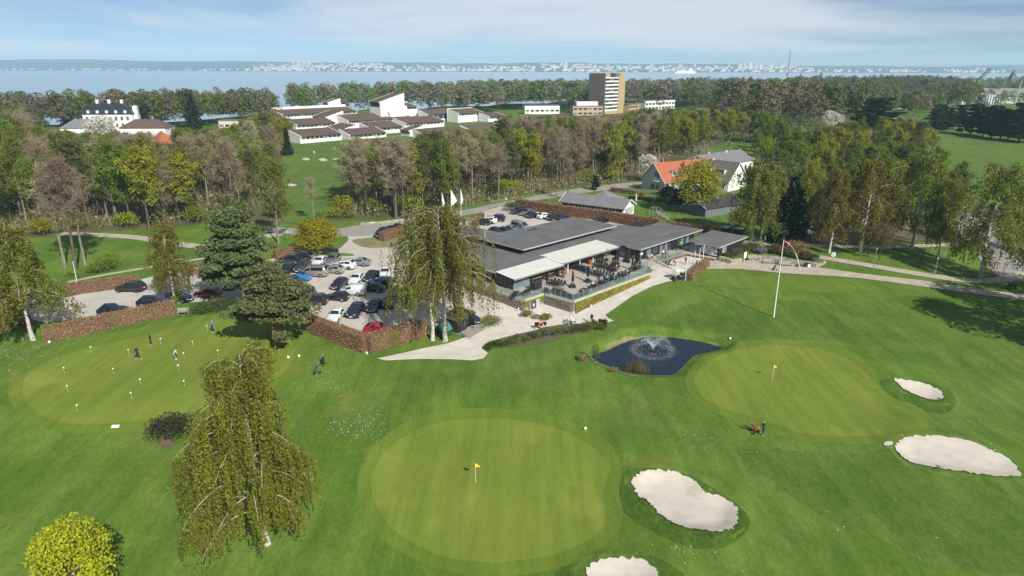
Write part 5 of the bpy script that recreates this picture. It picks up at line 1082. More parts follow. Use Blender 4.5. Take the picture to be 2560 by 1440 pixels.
# ---------------------------------------------------------------- the trees one can tell apart
def PB(px, py): return P(px, py)
rnd = random.Random(7)
T = {}
T['front_birch'] = tree_meshes('front_birch', weeping_birch(11, 17.8, 5.4, .17, 54, 50, (1.0, 5.2), .08, .15, conic=.42, asym=.25, minb=1.9, tress=5), M_BIRCH, L_BIRCH, M_TWIG_G)
x, y, z = P(663, 1360); plant_tree('weeping_birch', T['front_birch'], x, y, 'large weeping birch with hanging yellow-green sprays standing alone on the lawn between the two greens', s=1, rz=0)
cb1 = tree_meshes('yard_birch', weeping_birch(23, 19.8, 7.0, .40, 46, 27, (1.6, 6.4), .16, .22, dome=True, minb=4.2, tress=5), M_BIRCH, L_YARD, M_TWIG_G)
cb2 = tree_meshes('yard_birch_slim', weeping_birch(29, 18.2, 6.8, .42, 38, 23, (1.6, 6.0), .16, .22, dome=True, minb=4.2, tress=5), M_BIRCH, L_YARD, M_TWIG_G)
x, y, z = P(1112, 853); plant_tree('weeping_birch', cb1, x, y, 'tall weeping birch with forked white trunk beside the mossy shed', s=1, rz=.2)
x, y, z = P(1082, 850); plant_tree('weeping_birch', cb2, x, y, 'slimmer weeping birch by the end of the clipped copper hedge at the car yard', s=.96, rz=2.2)
lowb = [tree_meshes('birch_%d' % i, weeping_birch(40+i, 16., (4.6, 3.8, 4.8, 4.9)[i], (.24, .28, .22, .26)[i], 36, 26, (1.0, 3.6), .15, .25, dome=True), M_BIRCH, (L_BIRCHO, L_BIRCHO, L_YARD, L_BIRCHO)[i], M_TWIG_G) for i in range(4)]
def birch(px, py, ty, k, label, group=None, w=1.0, rz=None):
    x, y, z = P(px, py); h = height_to(x, y, z, ty)/16.; return plant_tree('birch', lowb[k], x, y, label, group, s=h*w, sz=h, rz=rnd.uniform(0, 6) if rz is None else rz)
birch(83, 849, 540, 0, 'olive birch with white trunk in the hedge gap at the west car strip end', w=1.05)
birch(437, 757, 545, 1, 'olive birch with slim white trunk behind the hedge near the park bench', w=.95)
birch(2149, 628, 388, 0, 'tall birch with the brightest white trunk, bare low down, beside the garden path')
birch(2072, 632, 415, 1, 'slender birch left of the bright white-trunked one by the garden path', w=.9)
birch(2023, 591, 430, 1, 'thin young birch in front of the little wooden hut', w=.6)
birch(2452, 692, 402, 2, 'big drooping birch on the lawn between the two paths beside the access road', w=1.0)
birch(2277, 622, 372, 3, 'tall golden-olive birch behind the small round-headed tree', w=1.0)
birch(2345, 642, 440, 1, 'dark slim birch in the shade right of the golden-olive birch', w=.8)
xx = [(1878, 602, 400, 3, 'left trunk of the drooping brown birch pair behind the kiosk'), (1902, 600, 405, 3, 'right trunk of the drooping brown birch pair behind the kiosk')]
for q in xx: birch(*q[:4], q[4], w=1.12)
birch(2560, 640, 420, 2, 'birch at the edge of the view behind the access road', w=1.0)
pm1 = tree_meshes('scots_pine', pine(5, 13.2, ((-1.4, .2), (1.0, .3), (2.2, -.3)), 4.7, .42, 48, 260, .40, padr=1.5, top=.5), M_PINEBARK, L_PINE)
x, y, z = P(690, 868); plant_tree('scots_pine', pm1, x, y, 'spreading pine with forked orange trunk on the practice green edge', s=1.0, rz=.3)
pm2 = tree_meshes('broad_pine', pine(8, 16.5, ((0, 0),), 5.6, .30, 58, 260, .44, padr=1.6, top=.40), M_BARK, L_PINE)
x, y, z = P(610, 762); plant_tree('scots_pine', pm2, x, y, 'taller layered pine standing in the gravel car strip', s=height_to(x, y, z, 484)/16.5, rz=1.3)
gm_ = tree_meshes('golden_maple', leafy_tree(3, 6.2, 4.6, .22, 9000, .30, 26, .55), M_BARK, L_GOLD)
x, y, z = P(795, 636); plant_tree('golden_maple', gm_, x, y, 'round golden-leaved maple at the corner of the car yard', s=height_to(x, y, z, 558)/6.2*1.05)
mm = tree_meshes('yellow_maple', leafy_tree(14, 8.5, 3.6, .14, 10000, .24, 110, 1.1, 40, .55), M_BARK_P, L_MAPLE)
plant_tree('yellow_maple', mm, -30.2, 38.3, 'bright yellow-green young maple on the lawn at the bottom corner', s=.86, sz=.98, rz=.8)
sm2 = tree_meshes('small_round_tree', bare_tree(77, 6.5, 2.6, .3, 14, 900, .2, 4, .8, .04, 5, 4), M_BARK, M_TWIG_G, L_MID)
x, y, z = P(1742, 532); plant_tree('leafy_tree', tree_meshes('garden_tree', leafy_tree(88, 11, 6.2, .2, 9000, .42, 30, .75), M_BARK, L_LIME), x, y, 'broad yellow-green garden tree before the red-roofed and grey-roofed houses', s=height_to(x, y, z, 408)/11.*1.0)
x, y, z = P(2198, 650); plant_tree('small_tree', sm2, x, y, 'small round-headed budding tree on the lawn behind the path lamp', s=.95)
# dark conifers
cf = [tree_meshes('conifer_%d' % i, conifer(60+i, 14., (3.2, 2.6, 3.8)[i], 17, 9, 24, .62, .22), M_BARK, L_DARK) for i in range(3)]
bp = tree_meshes('black_pine', pine(91, 14., ((0, 0),), 4.0, .22, 40, 150, .62, padr=1.3, top=.3), M_BARK, L_DARK)
def conif(px, py, ty, k, label, w=1.0, group=None):
    x, y, z = P(px, py); h = height_to(x, y, z, ty)/14.; return plant_tree('conifer' if k < 3 else 'black_pine', cf[k] if k < 3 else bp, x, y, label, group, s=h*w, sz=h, rz=rnd.uniform(0, 6))
conif(1968, 604, 440, 0, 'dark spruce just right of the brown birch pair', 1.55)
for px, py, ty, r, lb, sd in ((1668, 529, 466, 2.9, 'deep green bushy cypress beside the bungalow garden', 71), (1694, 527, 472, 2.3, 'narrower deep green cypress touching the bushy one', 72)):
    x, y, z = P(px, py); shrub('cypress', x, y, r, r, height_to(x, y, z, ty)*1.02, lb, L_CYP, 2600, .5, sd, catg='tree', lobes=12)
conif(1487, 476, 432, 3, 'small dark pine on the lawn by the road behind the bungalow', .9)
conif(2185, 330, 230, 3, 'broad dark pine standing above the birches by the far green', 1.9)
g_ = 'row of black pines along the hill fairway'
for i, (px, py, ty) in enumerate(((2345,326,250),(2368,326,258),(2395,324,252),(2330,330,262),(2425,338,246),(2455,342,254),(2478,346,250),(2500,350,258),(2520,352,262),(2545,356,240),(2575,358,250))):
    conif(px, py, ty, 3, 'black pine, number %s from the left in the row along the hill fairway' % ('one two three four five six seven eight nine ten eleven'.split()[i]), 1.05, g_)
conif(487, 330, 235, 0, 'dark fir standing out of the wood against the sea', 1.2)
conif(720, 388, 318, 1, 'dark yew at the corner of the white school', 1.1)
plant_tree('conifer', cf[2], -54.6, 58.5, 'dark conifer of which only two branch tips reach into the picture', s=.62, sz=.60, rz=.4)
# trees out of the picture whose shade falls on the lawns in it
tr_shade = tree_meshes('shade_tree', leafy_tree(31, 19., 6.5, .2, 5000, .6, 30, .8), M_BARK, L_MID)
for i, (sx, sy, ss_) in enumerate(((79.5, 83, 1.0), (89, 89, 1.05), (98, 97, 1.1), (84, 73, .85))): plant_tree('broad_tree', tr_shade, sx, sy, ('nearest broad tree', 'second broad tree', 'farthest broad tree', 'smallest broad tree')[i]+' of the clump whose shade falls across the lawn corner', 'trees beside the lawn', s=ss_, rz=i)
plant_tree('broad_tree', tr_shade, -1.2, 29.5, 'broad tree under the camera whose shade touches the front green', s=.46)
# blossom trees
bl = tree_meshes('blossom_tree', leafy_tree(52, 9., 3.8, .25, 2600, .42, 24, .8), M_BARK, L_WHITE)
for px, py, ty, s_, lb in ((1622,455,385,1.0,'white blossoming tree behind the gable of the red-roofed house'),(1424,262,224,.9,'white blossoming tree left of the tower block'),(2072,330,276,1.3,'white blossoming tree beside the dark bushes by the far green'),(2360,300,262,1.3,'white blossoming tree beyond the hill fairway'),(255,360,290,1.6,'wide white blossoming tree before the big white villa')):
    x, y, z = P(px, py); h = height_to(x, y, z, ty)/9.; plant_tree('blossom_tree', bl, x, y, lb, s=h*s_, sz=h, rz=rnd.uniform(0, 6))
LONE = [(163,668,405,0,'tall bare beech, leftmost of three on the grass beyond the car strip'),(190,674,400,1,'tall reddish bare beech, middle of three on the grass beyond the car strip'),(214,664,420,2,'slim bare beech, right of three on the grass beyond the car strip'),(697,608,408,5,'tall pale-leafing tree with cream trunk behind the layered pine'),(787,556,442,2,'pale bare sapling at the fairway edge above the golden maple'),(990,546,346,3,'wide old bare oak in front of the wood left of the banners'),(1008,545,372,1,'bare reddish tree touching the wide old oak by the road'),(375,580,375,6,'big yellow-green leafing tree at the front of the west wood'),(470,560,392,6,'yellow-green leafing tree left of the layered pine in the west wood'),(1120,540,360,7,'slender lime-leaved tree in the wood behind the white banners'),(1420,500,398,1,'thin brown tree at the near kerb of the road by the bungalow')]
# ---------------------------------------------------------------- the woods: every nearer tree is its own object
bare = [tree_meshes('bare_tree_%d' % i, bare_tree(100+i, 18., (3.6, 4.4, 3.2, 4.8, 4.0)[i], (.42, .34, .48, .30, .38)[i], (19, 21, 18, 23, 20)[i], twigs=8, tww=.075), (M_BARK_P, M_BARK, M_BARK_P, M_BARK, M_BARK_P)[i], (M_TWIG, M_TWIG_R, M_TWIG, M_TWIG, M_TWIG_R)[i]) for i in range(5)]
bud = [tree_meshes('budding_tree_%d' % i, bare_tree(120+i, 17., (4.0, 4.6, 3.6)[i], (.30, .28, .34)[i], 18, (2600, 3600, 3000)[i], .40, twigs=6, tww=.07), (M_BARK, M_BARK_P, M_BARK)[i], M_TWIG_G, (L_MID, L_FRESH, L_FRESH)[i]) for i in range(3)]
lime = [tree_meshes('lime_tree_%d' % i, bare_tree(140+i, 15., (4.0, 3.4)[i], (.22, .26)[i], 18, 6500, .42), M_BARK, M_TWIG_G, (L_LIME, L_FRESH)[i]) for i in range(2)]
for px, py, ty, k, lb in LONE:
    x, y, z = P(px, py); h = height_to(x, y, z, ty); tm, hh, nm = (bare[k], 18., 'bare_tree') if k < 5 else (bud[1], 17., 'budding_tree') if k == 5 else (lime[0 if k == 6 else 1], 15., 'leafy_tree'); plant_tree(nm, tm, x, y, lb, s=h/hh*(.75 if k == 7 else 1.35 if k == 3 else 1.0), sz=h/hh, rz=px*.1)
AREAS = []   # (pixel outline on the ground, spacing in metres, [weights of bare, budding, lime], where)
AREAS.append(([(-260,640),(-60,600),(130,590),(330,575),(520,560),(640,556),(640,540),(700,470),(690,420),(640,372),(480,368),(250,372),(-260,372)], 7.6, (.44,.38,.18), 'west wood', (13, 19)))
AREAS.append(([(860,545),(1000,540),(1100,530),(1200,505),(1290,494),(1440,466),(1600,452),(1620,440),(1640,400),(1740,330),(1500,318),(1300,350),(1050,390),(930,400),(880,450)], 6.8, (.52,.32,.16), 'north wood', (13, 19)))
AREAS.append(([(1760,390),(1900,385),(1900,330),(1850,290),(1720,300),(1730,340)], 9, (.25,.25,.50), 'hostel grove', (11, 16)))
AREAS.append(([(1980,530),(2080,560),(2240,580),(2420,540),(2330,470),(2300,380),(2100,372),(1960,390),(1940,440)], 8.6, (.30,.45,.25), 'garden tree belt', (9, 16)))
AREAS.append(([(1930,372),(2100,362),(2280,360),(2300,330),(2100,320),(1940,322)], 11, (.2,.4,.4), 'far green belt', (8, 13)))
AREAS.append(([(730,350),(690,425),(640,380),(600,330),(680,320)], 8, (.1,.25,.65), 'school lawn grove', (14, 19)))
AREAS.append(([(1630,440),(1680,400),(1770,402),(1765,325),(1730,322),(1650,385)], 7.5, (.5,.3,.2), 'house-side wood', (12, 16)))
AREAS.append(([(1880,420),(1965,470),(2050,425),(2050,372),(1950,352),(1890,372)], 7.5, (.3,.4,.3), 'slope grove', (9, 14)))
AREAS.append(([(2050,402),(2200,404),(2335,410),(2328,352),(2200,338),(2080,348)], 7.0, (.08,.5,.42), 'birch belt', (13, 19)))
def inside(poly, x, y):
    return sdf(np.array(poly), np.array([x]), np.array([y]))[0] < 0
KEEP = [px_poly(q, 2.5) for q in (
  [(690,520),(690,400),(740,350),(1000,352),(960,405),(880,440),(850,500),(760,530)],)]
def blocked(x, y):
    return any(inside(k, x, y) for k in KEEP)

NB = 0; counts = {'bare': 0, 'bud': 0, 'lime': 0}
heights = ['short', 'middling', 'tall']
def wood(area, spacing, wts, where, hr, seed):
    rs = random.Random(seed); p = px_poly(area, 2.5); xs = [a for a, _ in p]; ys = [b for _, b in p]; out = []
    y = min(ys)
    while y < max(ys):
        x = min(xs)
        while x < max(xs):
            a, b = x+rs.uniform(-.46, .46)*spacing, y+rs.uniform(-.46, .46)*spacing
            if inside(p, a, b) and not blocked(a, b) and not any(q[0]-3 < a < q[1]+3 and q[2]-3 < b < q[3]+3 for q in BUILD_BOX): out.append((a, b))
            x += spacing
        y += spacing
    out.sort(key=lambda q: q[1]); y0_, y1_ = min(ys), max(ys)
    for a, b in out:
        px = proj(a, b, 3)[0]
        if px < -60 or px > 2620: continue
        r = rs.random(); H = rs.uniform(*hr); k = 'bare' if r < wts[0] else 'bud' if r < wts[0]+wts[1] else 'lime'
        if counts[k] >= 298:
            k = min(counts, key=counts.get)
            if counts[k] >= 298: continue
        H = min(H, height_to(a, b, gz(a, b), np.interp(px, SKY_X, SKY_Y)))
        if H < 5.5: continue
        counts[k] += 1
        hw = heights[max(0, min(2, int(3*(H-hr[0])/(hr[1]-hr[0]+.01))))]; py = proj(a, b, 3)[1]; rk = (b-y0_)/(y1_-y0_+.01)
        row = 'edge' if rk < .12 else 'front' if rk < .35 else 'middle' if rk < .62 else 'rear'; mk = min(MARKS, key=lambda q: abs(q[0]-px))[1]
        where_ = '%s of %s, %s' % (row, where, mk); sp = rs.uniform(.92, 1.18); rot = rs.uniform(0, 6.28)
        if k == 'bare':
            i = rs.randrange(5); plant_tree('bare_tree', bare[i], a, b, uniq(('grey-brown', 'reddish', 'slender grey', 'wide brown', 'rusty')[i], hw, 'bare beech', where_), 'leafless trees of the '+where, s=H/18*sp, sz=H/18, rz=rot)
        elif k == 'bud':
            i = rs.randrange(3); plant_tree('budding_tree', bud[i], a, b, uniq(('dull green', 'pale green', 'yellow-green')[i], hw, 'budding tree', where_), 'trees coming into leaf in the '+where, s=H/17*sp, sz=H/17, rz=rot)
        else:
            i = rs.randrange(2); plant_tree('leafy_tree', lime[i], a, b, uniq(('lime', 'fresh green')[i], hw, 'leafy tree', where_), 'trees in fresh leaf in the '+where, s=H/17*sp, sz=H/17, rz=rot)
USED = {}
SKY_X = [-100,0,110,125,210,360,384,388,450,455,600,640,740,745,1050,1060,1250,1260,1480,1560,1580,1760,1800,1900,2000,2080,2150,2300,2330,2345,2600]
SKY_Y = [215,222,235,322,335,335,330,362,362,326,322,285,292,352,348,332,322,292,292,292,275,270,270,270,330,310,292,300,325,395,395]
def uniq(c, h, n, w):
    l = '%s %s %s, %s' % (h, c, n, w); k = USED[l] = USED.get(l, 0)+1
    return l if k == 1 else '%s %s %s, %s %s' % (h, c, n, ('', '', 'second', 'third', 'fourth', 'fifth', 'sixth', 'seventh', 'eighth', 'ninth', 'tenth', 'eleventh', 'twelfth')[min(k, 12)]+' in', w)
MARKS = [(40,'at picture edge'),(130,'above olive birch'),(230,'below white villa'),(330,'below villa annexe'),(420,'below orange roof'),(520,'left of layered pine'),(610,'above layered pine'),(700,'beside little fairway'),(800,'above golden maple'),(900,'right of golden maple'),(1000,'left of white banners'),(1130,'above white banners'),(1260,'above rear car park'),(1380,'left of bungalow'),(1500,'below tower block'),(1600,'near blossom tree'),(1700,'above red roof'),(1830,'above hostel wing'),(1960,'above brown birch pair'),(2080,'above slender birch'),(2180,'below dark pine'),(2280,'near golden-olive birch'),(2380,'above access road'),(2500,'at far side')]
for i, a in enumerate(AREAS): wood(*a, seed=300+i)
print('wood trees', counts)
rsu = np.random.RandomState(17); up = []
for ar in AREAS:
    p = np.array(px_poly(ar[0], 2.5)); x0, y0 = p.min(0); x1, y1 = p.max(0); n = int((x1-x0)*(y1-y0)*1.1); q = np.column_stack([rsu.uniform(x0, x1, n), rsu.uniform(y0, y1, n)]); q = q[sdf(p, q[:, 0], q[:, 1]) < 0]
    kp = np.ones(len(q), bool)
    for k in KEEP: kp &= sdf(np.array(k), q[:, 0], q[:, 1]) > 1
    for b in BUILD_BOX: kp &= ~((q[:, 0] > b[0]) & (q[:, 0] < b[1]) & (q[:, 1] > b[2]) & (q[:, 1] < b[3]))
    up.append(q[kp])
up = np.concatenate(up); cl_ = np.sin(up[:, 0]*.23+1)+np.sin(up[:, 1]*.19)+np.sin((up[:, 0]+up[:, 1])*.11)+rsu.normal(0, .6, len(up)); up = up[cl_ > -1.2]; n = len(up); zg = ground(up[:, 0], up[:, 1])
pb = np.column_stack([up, zg-.1]); tip = pb+np.column_stack([rsu.normal(0, .55, n), rsu.normal(0, .55, n), rsu.uniform(.8, 4.6, n)]); V1, F1 = ribbons(rsu, pb, tip, .10)
m_ = rsu.uniform(size=n) < .75; b2 = np.repeat(pb[m_], 2, 0); lp = b2+np.column_stack([rsu.normal(0, .9, len(b2)), rsu.normal(0, .9, len(b2)), rsu.uniform(.1, 2.2, len(b2))]); V2, F2 = leaf_quads(rsu, lp, rsu.uniform(.35, .85, len(b2)), .5)
mi = np.concatenate([np.zeros(len(F1), int), rsu.choice([1, 2, 3, 0], len(F2), p=[.34, .2, .14, .32])]); tag(link('undergrowth', np_mesh('undergrowth', np.concatenate([V1, V2]), [F1, F2+len(V1)], [M_TWIG, L_MID, L_FRESH, M_TWIG_R], mi)), 'saplings, brambles and low green growth on the floor of the woods', kind='stuff'); print('undergrowth', n)
# shrubs of the wood's edge
rs_ = random.Random(5); EDGE = []
for i in range(46):
    px = rs_.uniform(60, 1560); py = np.interp(px, [0, 140, 500, 650, 760, 1000, 1100, 1220, 1440, 1600], [606, 585, 556, 552, 556, 538, 528, 496, 460, 447])+rs_.uniform(-9, 2)
    if 700 < px < 790: continue
    x, y, z = P(px, py); h = rs_.uniform(1.4, 3.6)
    if len(EDGE) < 5:
        kk = len(EDGE); o = shrub('edge_shrub', x, y, h*.8, h*.7, h, '', (L_MID, L_FRESH, L_LIME, M_TWIG_R, L_FRESH)[kk], 700, .32, 700+i, 'shrubs along the edge of the wood'); EDGE.append(o)
    else: kk = rs_.randrange(5); o = dup(EDGE[kk], (x, y, z), rs_.uniform(0, 6), scale=(h/2.2,)*3)
    o['label'] = uniq(('dark green', 'fresh green', 'lime green', 'bare reddish', 'green-leaved')[kk], 'low' if h < 2.4 else 'tall', 'edge shrub', 'foot of wood '+min(MARKS, key=lambda q: abs(q[0]-px))[1]); o['category'] = 'shrub'
# ---------------------------------------------------------------- the woods far off read as one mass each
def far_wood(nm, pts, seed, hr, label, tw=520, lf=0):
    """one joined object of many small crowns"""
    rs = np.random.RandomState(seed); tpl = []
    for k in range(6):
        H = 16.; lobes = []
        for i in range(11):
            u = (i+.5)/11; az = i*2.4; rr = 3.4*math.sin(math.pi*(.15+.75*u))**.7*rs.uniform(.3, .8); s = rs.uniform(1.2, 1.9); lobes.append(((math.cos(az)*rr, math.sin(az)*rr, H*(.32+.6*u)), s, s, s*.9))
        V, F = lobed_crown(rs, lobes, tw, 1.15, .4, .6); tpl.append((V, F[:, :3]))
    Vs = []; Fs = []; mi = []; b = 0
    for (x, y) in pts:
        V, F = tpl[rs.randint(6)]; H = rs.uniform(*hr)
        if y < (372 if proj(x, y, 4)[0] < 700 else 505 if proj(x, y, 4)[0] < 1800 else 0): H = min(H, height_to(x, y, gz(x, y), np.interp(proj(x, y, 4)[0], SKY_X, SKY_Y)))
        if H < 4: continue
        H /= 16.; w = H*rs.uniform(1.0, 1.5); a = rs.uniform(0, 6.28); c, s = math.cos(a)*w, math.sin(a)*w
        X = V[:, 0]*c-V[:, 1]*s+x; Y = V[:, 0]*s+V[:, 1]*c+y; Z = V[:, 2]*H+gz(x, y)
        Vs.append(np.column_stack([X, Y, Z])); Fs.append(F+b); b += len(V); mi.append(np.full(len(F), rs.choice(5, p=[.34, .22, .24, .13, .07])))
    me = np_mesh(nm, np.concatenate(Vs), [np.concatenate(Fs)], [FW1, FW2, FW3, FW4, FW5], np.concatenate(mi))
    print(nm, len(pts)); return tag(link(nm, me), label, kind='stuff')
FW1 = pm('far_brown_crowns', (.190,.170,.115), (.140,.125,.085), .05, .95, spec=.05, island=.35, coord='World')
FW2 = pm('far_olive_crowns', (.160,.170,.065), (.115,.125,.050), .05, .95, spec=.05, island=.35, coord='World')
FW3 = pm('far_green_crowns', (.135,.185,.040), (.095,.140,.034), .05, .95, spec=.05, island=.35, coord='World')
FW4 = pm('far_purplish_crowns', (.185,.158,.122), (.140,.120,.095), .05, .95, spec=.05, island=.35, coord='World')
FW5 = pm('far_dark_crowns', (.030,.045,.020), (.022,.035,.016), .05, .95, spec=.05, island=.35, coord='World')
def scatter(areas, sp, seed):
    rs = random.Random(seed); out = []
    for p in areas:
        xs = [a for a, _ in p]; ys = [b for _, b in p]; y = min(ys)
        while y < max(ys):
            x = min(xs)
            while x < max(xs):
                a, b = x+rs.uniform(-.45, .45)*sp, y+rs.uniform(-.45, .45)*sp
                if inside(p, a, b) and b < np.interp(a, SHORE_X, SHORE_Y)-12 and not any(q[0]-5 < a < q[1]+5 and q[2]-9 < b < q[3]+5 for q in BUILD_BOX) and -80 < proj(a, b, 5)[0] < 2640: out.append((a, b))
                x += sp
            y += sp
    return out
# ---------------------------------------------------------------- hedges, shrubs, stone wall, reeds
PPx = lambda *l: [P(a, b)[:2] for a, b in l]
hedge('hedge', PPx((112,852),(200,836),(330,806),(437,784)), 1.3, 2.0, 'coppery hedge between the practice green and the car strip, with two yellow-green patches', green=[(*P(160,832)[:2], 1.5), (*P(220,815)[:2], 1.6), (*P(125,845)[:2], 1.2)], dens=75, seed=1)
hedge('hedge', PPx((778,828),(850,855),(917,880)), 1.5, 2.35, 'left arm of the thick coppery corner hedge below the car yard', dens=85, seed=2)
hedge('hedge', PPx((921,880),(980,862),(1058,839)), 1.5, 2.35, 'right arm of the thick coppery corner hedge, ending at the birches', green=[(*P(990,868)[:2], .9), (*P(1056,836)[:2], 1.0)], dens=85, seed=3)
hedge('hedge', PPx((170,737),(250,727),(347,713)), 1.2, 1.8, 'copper hedge along the far side of the car strip behind the black off-roader', dens=60, seed=4)
hedge('hedge', PPx((460,692),(520,678)), 1.2, 1.8, 'short copper hedge beside the layered pine', dens=60, seed=5)
hedge('hedge', PPx((-40,838),(30,822),(76,810)), 1.3, 1.7, 'dark brown hedge with bare foot at the picture edge left of the white-trunked birch', dens=60, seed=6)
hedge('hedge', PPx((688,648),(748,636)), 1.3, 1.7, 'copper hedge between the pines and the golden maple', dens=60, seed=7)
hedge('hedge', PPx((955,604),(1010,586)), 1.3, 2.0, 'copper hedge on the traffic island behind the weeping birches', dens=60, seed=8)
hedge('hedge', PPx((1292,520),(1400,537),(1520,553),(1600,566),(1648,573)), 1.6, 2.4, 'long reddish hedge between the rear car park and the bungalow', dens=36, size=.24, seed=9, leaf=leafm('red_brown_hedge_leaves', (.36,.20,.125), (.24,.135,.085), .15, .45, .12))
hedge('hedge', PPx((1678,569),(1730,575),(1790,585)), 1.1, 1.3, 'low reddish hedge behind the kiosk roof', dens=36, size=.24, seed=10, leaf=MATS['red_brown_hedge_leaves'])
hedge('hedge', PPx((1722,703),(1766,665)), 1.1, 1.5, 'short brown hedge block beside the golf buggy and the white poles', dens=80, seed=11)
hedge('hedge', PPx((1528,478),(1570,484),(1612,490)), 1.2, 1.2, 'low brown hedge before the open carport', dens=24, size=.3, seed=12)
hedge('hedge', PPx((1205,548),(1190,566)), 1.2, 1.6, 'green and copper hedge end by the back of the weeping birches', dens=40, seed=13, green=[(*P(1200,552)[:2], 1.5)], gleaf=L_FRESH)
def shp(px, py, rx, h, label, leaf, n=700, size=.17, seed=0, nm='bush', ry=None, **kw):
    x, y, z = P(px, py); return shrub(nm, x, y, rx, ry or rx, h, label, leaf, n, size, seed, **kw)
L_LAUREL = leafm('yellow_green_laurel', (.19,.20,.022), (.11,.13,.016), .15)
shp(1316, 793, 1.15, 1.2, 'rounded yellow-green bush left of the cellar door', L_LAUREL, 900, .16, 1); shp(1364, 801, 1.15, 1.15, 'rounded yellow-green bush right of the cellar door', L_LAUREL, 900, .16, 2)
shp(1341, 797, .9, .7, 'low reddish-brown twiggy bush before the cellar door', M_TWIG_R, 600, .16, 3); shp(1228, 813, 2.0, 1.5, 'big round bush with reddish shoots standing in the gravel by the shed', L_LAUREL, 1400, .17, 4); shp(1278, 528, 2.6, 2.4, 'round green bush at the corner of the rear car park', L_RHODO, 900, .26, 5)
shp(505, 785, 2.3, 1.8, 'green rhododendron right of the park bench', L_RHODO, 1300, .19, 6); shp(548, 778, 2.8, 2.2, 'larger green rhododendron behind the practice green', L_RHODO, 1500, .19, 7); shp(585, 772, 2.0, 1.6, 'green rhododendron touching the pine at the practice green', L_RHODO, 900, .19, 8)
shp(440, 760, .9, 1.4, 'small lime shrub at the foot of the olive birch', L_LIME, 400, .15, 9)
shp(425, 1098, 3.0, 2.6, 'dark bronze rhododendron beside the weeping birch on a patch of bare soil', L_PURP, 3200, .17, 10, ry=2.4); shp(478, 1085, 2.0, 2.2, 'dark green bush between the bronze rhododendron and the weeping birch', L_RHODO, 1300, .16, 11)
px_sheet('bare_soil_patch', [(393,1100),(420,1095),(440,1110),(425,1118),(398,1114)], SOIL, .05, .5)
shp(270, 676, 3.2, 3.0, 'bright green bush on the grass beyond the car strip', L_FRESH, 1200, .26, 12); shp(240, 682, 2.4, 1.6, 'low green bush left of the bright green one', L_FRESH, 700, .24, 13); shp(175, 690, 1.2, 1.3, 'lime bush beside the white lamp post', L_LIME, 300, .2, 14)
shp(1990, 632, 3.0, 2.6, 'large tan leafless bush behind the tall flagpole', leafm('tan_twigs', (.26,.20,.10), (.17,.13,.07), .1), 2000, .24, 15)
for i, (px, py, r, h, k) in enumerate(((1818,644,1.3,1.2,0),(1838,640,1.5,1.7,1),(1856,634,1.8,2.0,0),(1878,628,1.8,1.9,0),(1902,634,1.4,1.3,2),(1925,632,1.7,1.6,0),(1946,636,1.7,1.9,3),(1968,640,1.6,1.6,0),(1990,645,1.5,1.5,4),(2010,648,1.4,1.7,3),(2030,652,1.5,1.4,0))):
    shp(px, py, r, h, '%s in the raised bed behind the stone wall, number %s from the kiosk' % (('green rhododendron','pinkish rhododendron','mauve-flowering low rhododendron','reddish-brown azalea','yellow-green rhododendron')[k], ('one two three four five six seven eight nine ten eleven'.split()[i])), (L_RHODO, leafm('pinkish_leaves', (.20,.13,.10), (.09,.085,.035), .1), leafm('mauve_flowers', (.26,.16,.34), (.06,.075,.03), .1), leafm('rust_leaves', (.15,.075,.04), (.09,.06,.03), .1), L_LAUREL)[k], 1700, .19, 20+i, group='shrubs in the raised bed')
rb = random.Random(8)
for i in range(44):
    px = 1225+i*6.7+rb.uniform(-4, 4); py = np.interp(px, [1210,1260,1330,1420,1510], [868,859,845,828,816])+(-2 if i % 2 else 6)+rb.uniform(-3, 3); k = rb.randrange(4); r = rb.uniform(.75, 1.3)*(.75 if i % 2 else 1)
    shp(px, py, r, r*rb.uniform(.7, 1.1), '%s low plant, %s from the pointed end of the path bed, %s row' % (('grey-green lavender','green','dark green','olive')[k], ('first second third fourth fifth sixth seventh eighth ninth tenth eleventh twelfth thirteenth fourteenth fifteenth sixteenth seventeenth eighteenth nineteenth twentieth'.split()+['last but one','last'])[i//2], ('lawn-side', 'path-side')[i % 2]), (leafm('lavender_leaves', (.14,.16,.09), (.10,.11,.07), .1), L_MID, L_RHODO, L_BIRCHO)[k], 420, .14, 60+i, group='plants in the bed by the white path', lobes=5, stem=False, nm='bed_plant')
shp(1487, 905, 1.0, 2.8, 'light green willow shrub at the left tip of the pond', leafm('willow_leaves', (.18,.20,.05), (.12,.15,.035), .3), 480, .15, 91, lobes=7); shp(1455, 902, .7, .9, 'tuft of dry brown grass at the left tip of the pond', leafm('straw_tuft', (.28,.19,.10), (.2,.13,.07), .2), 400, .2, 92, stem=False); shp(1530, 928, .8, .5, 'dry straw tuft on the near bank of the pond', MATS['straw_tuft'], 260, .18, 93, stem=False)
rs = np.random.RandomState(4); x, y, z = P0(1590, 930, POND_Z)+(POND_Z,); n = 420; p = np.column_stack([rs.normal(0, .62, n), rs.normal(0, .38, n), np.full(n, -.2)]); q = p+np.column_stack([rs.normal(0, .16, n), rs.normal(0, .16, n), rs.uniform(.9, 2.3, n)]); V, F = ribbons(rs, p, q, .05)
tag(link('reeds', np_mesh('reeds', V, [F], [L_REED]), None, None, (x, y, z)), 'clump of tawny reeds standing in the pond', 'reeds')
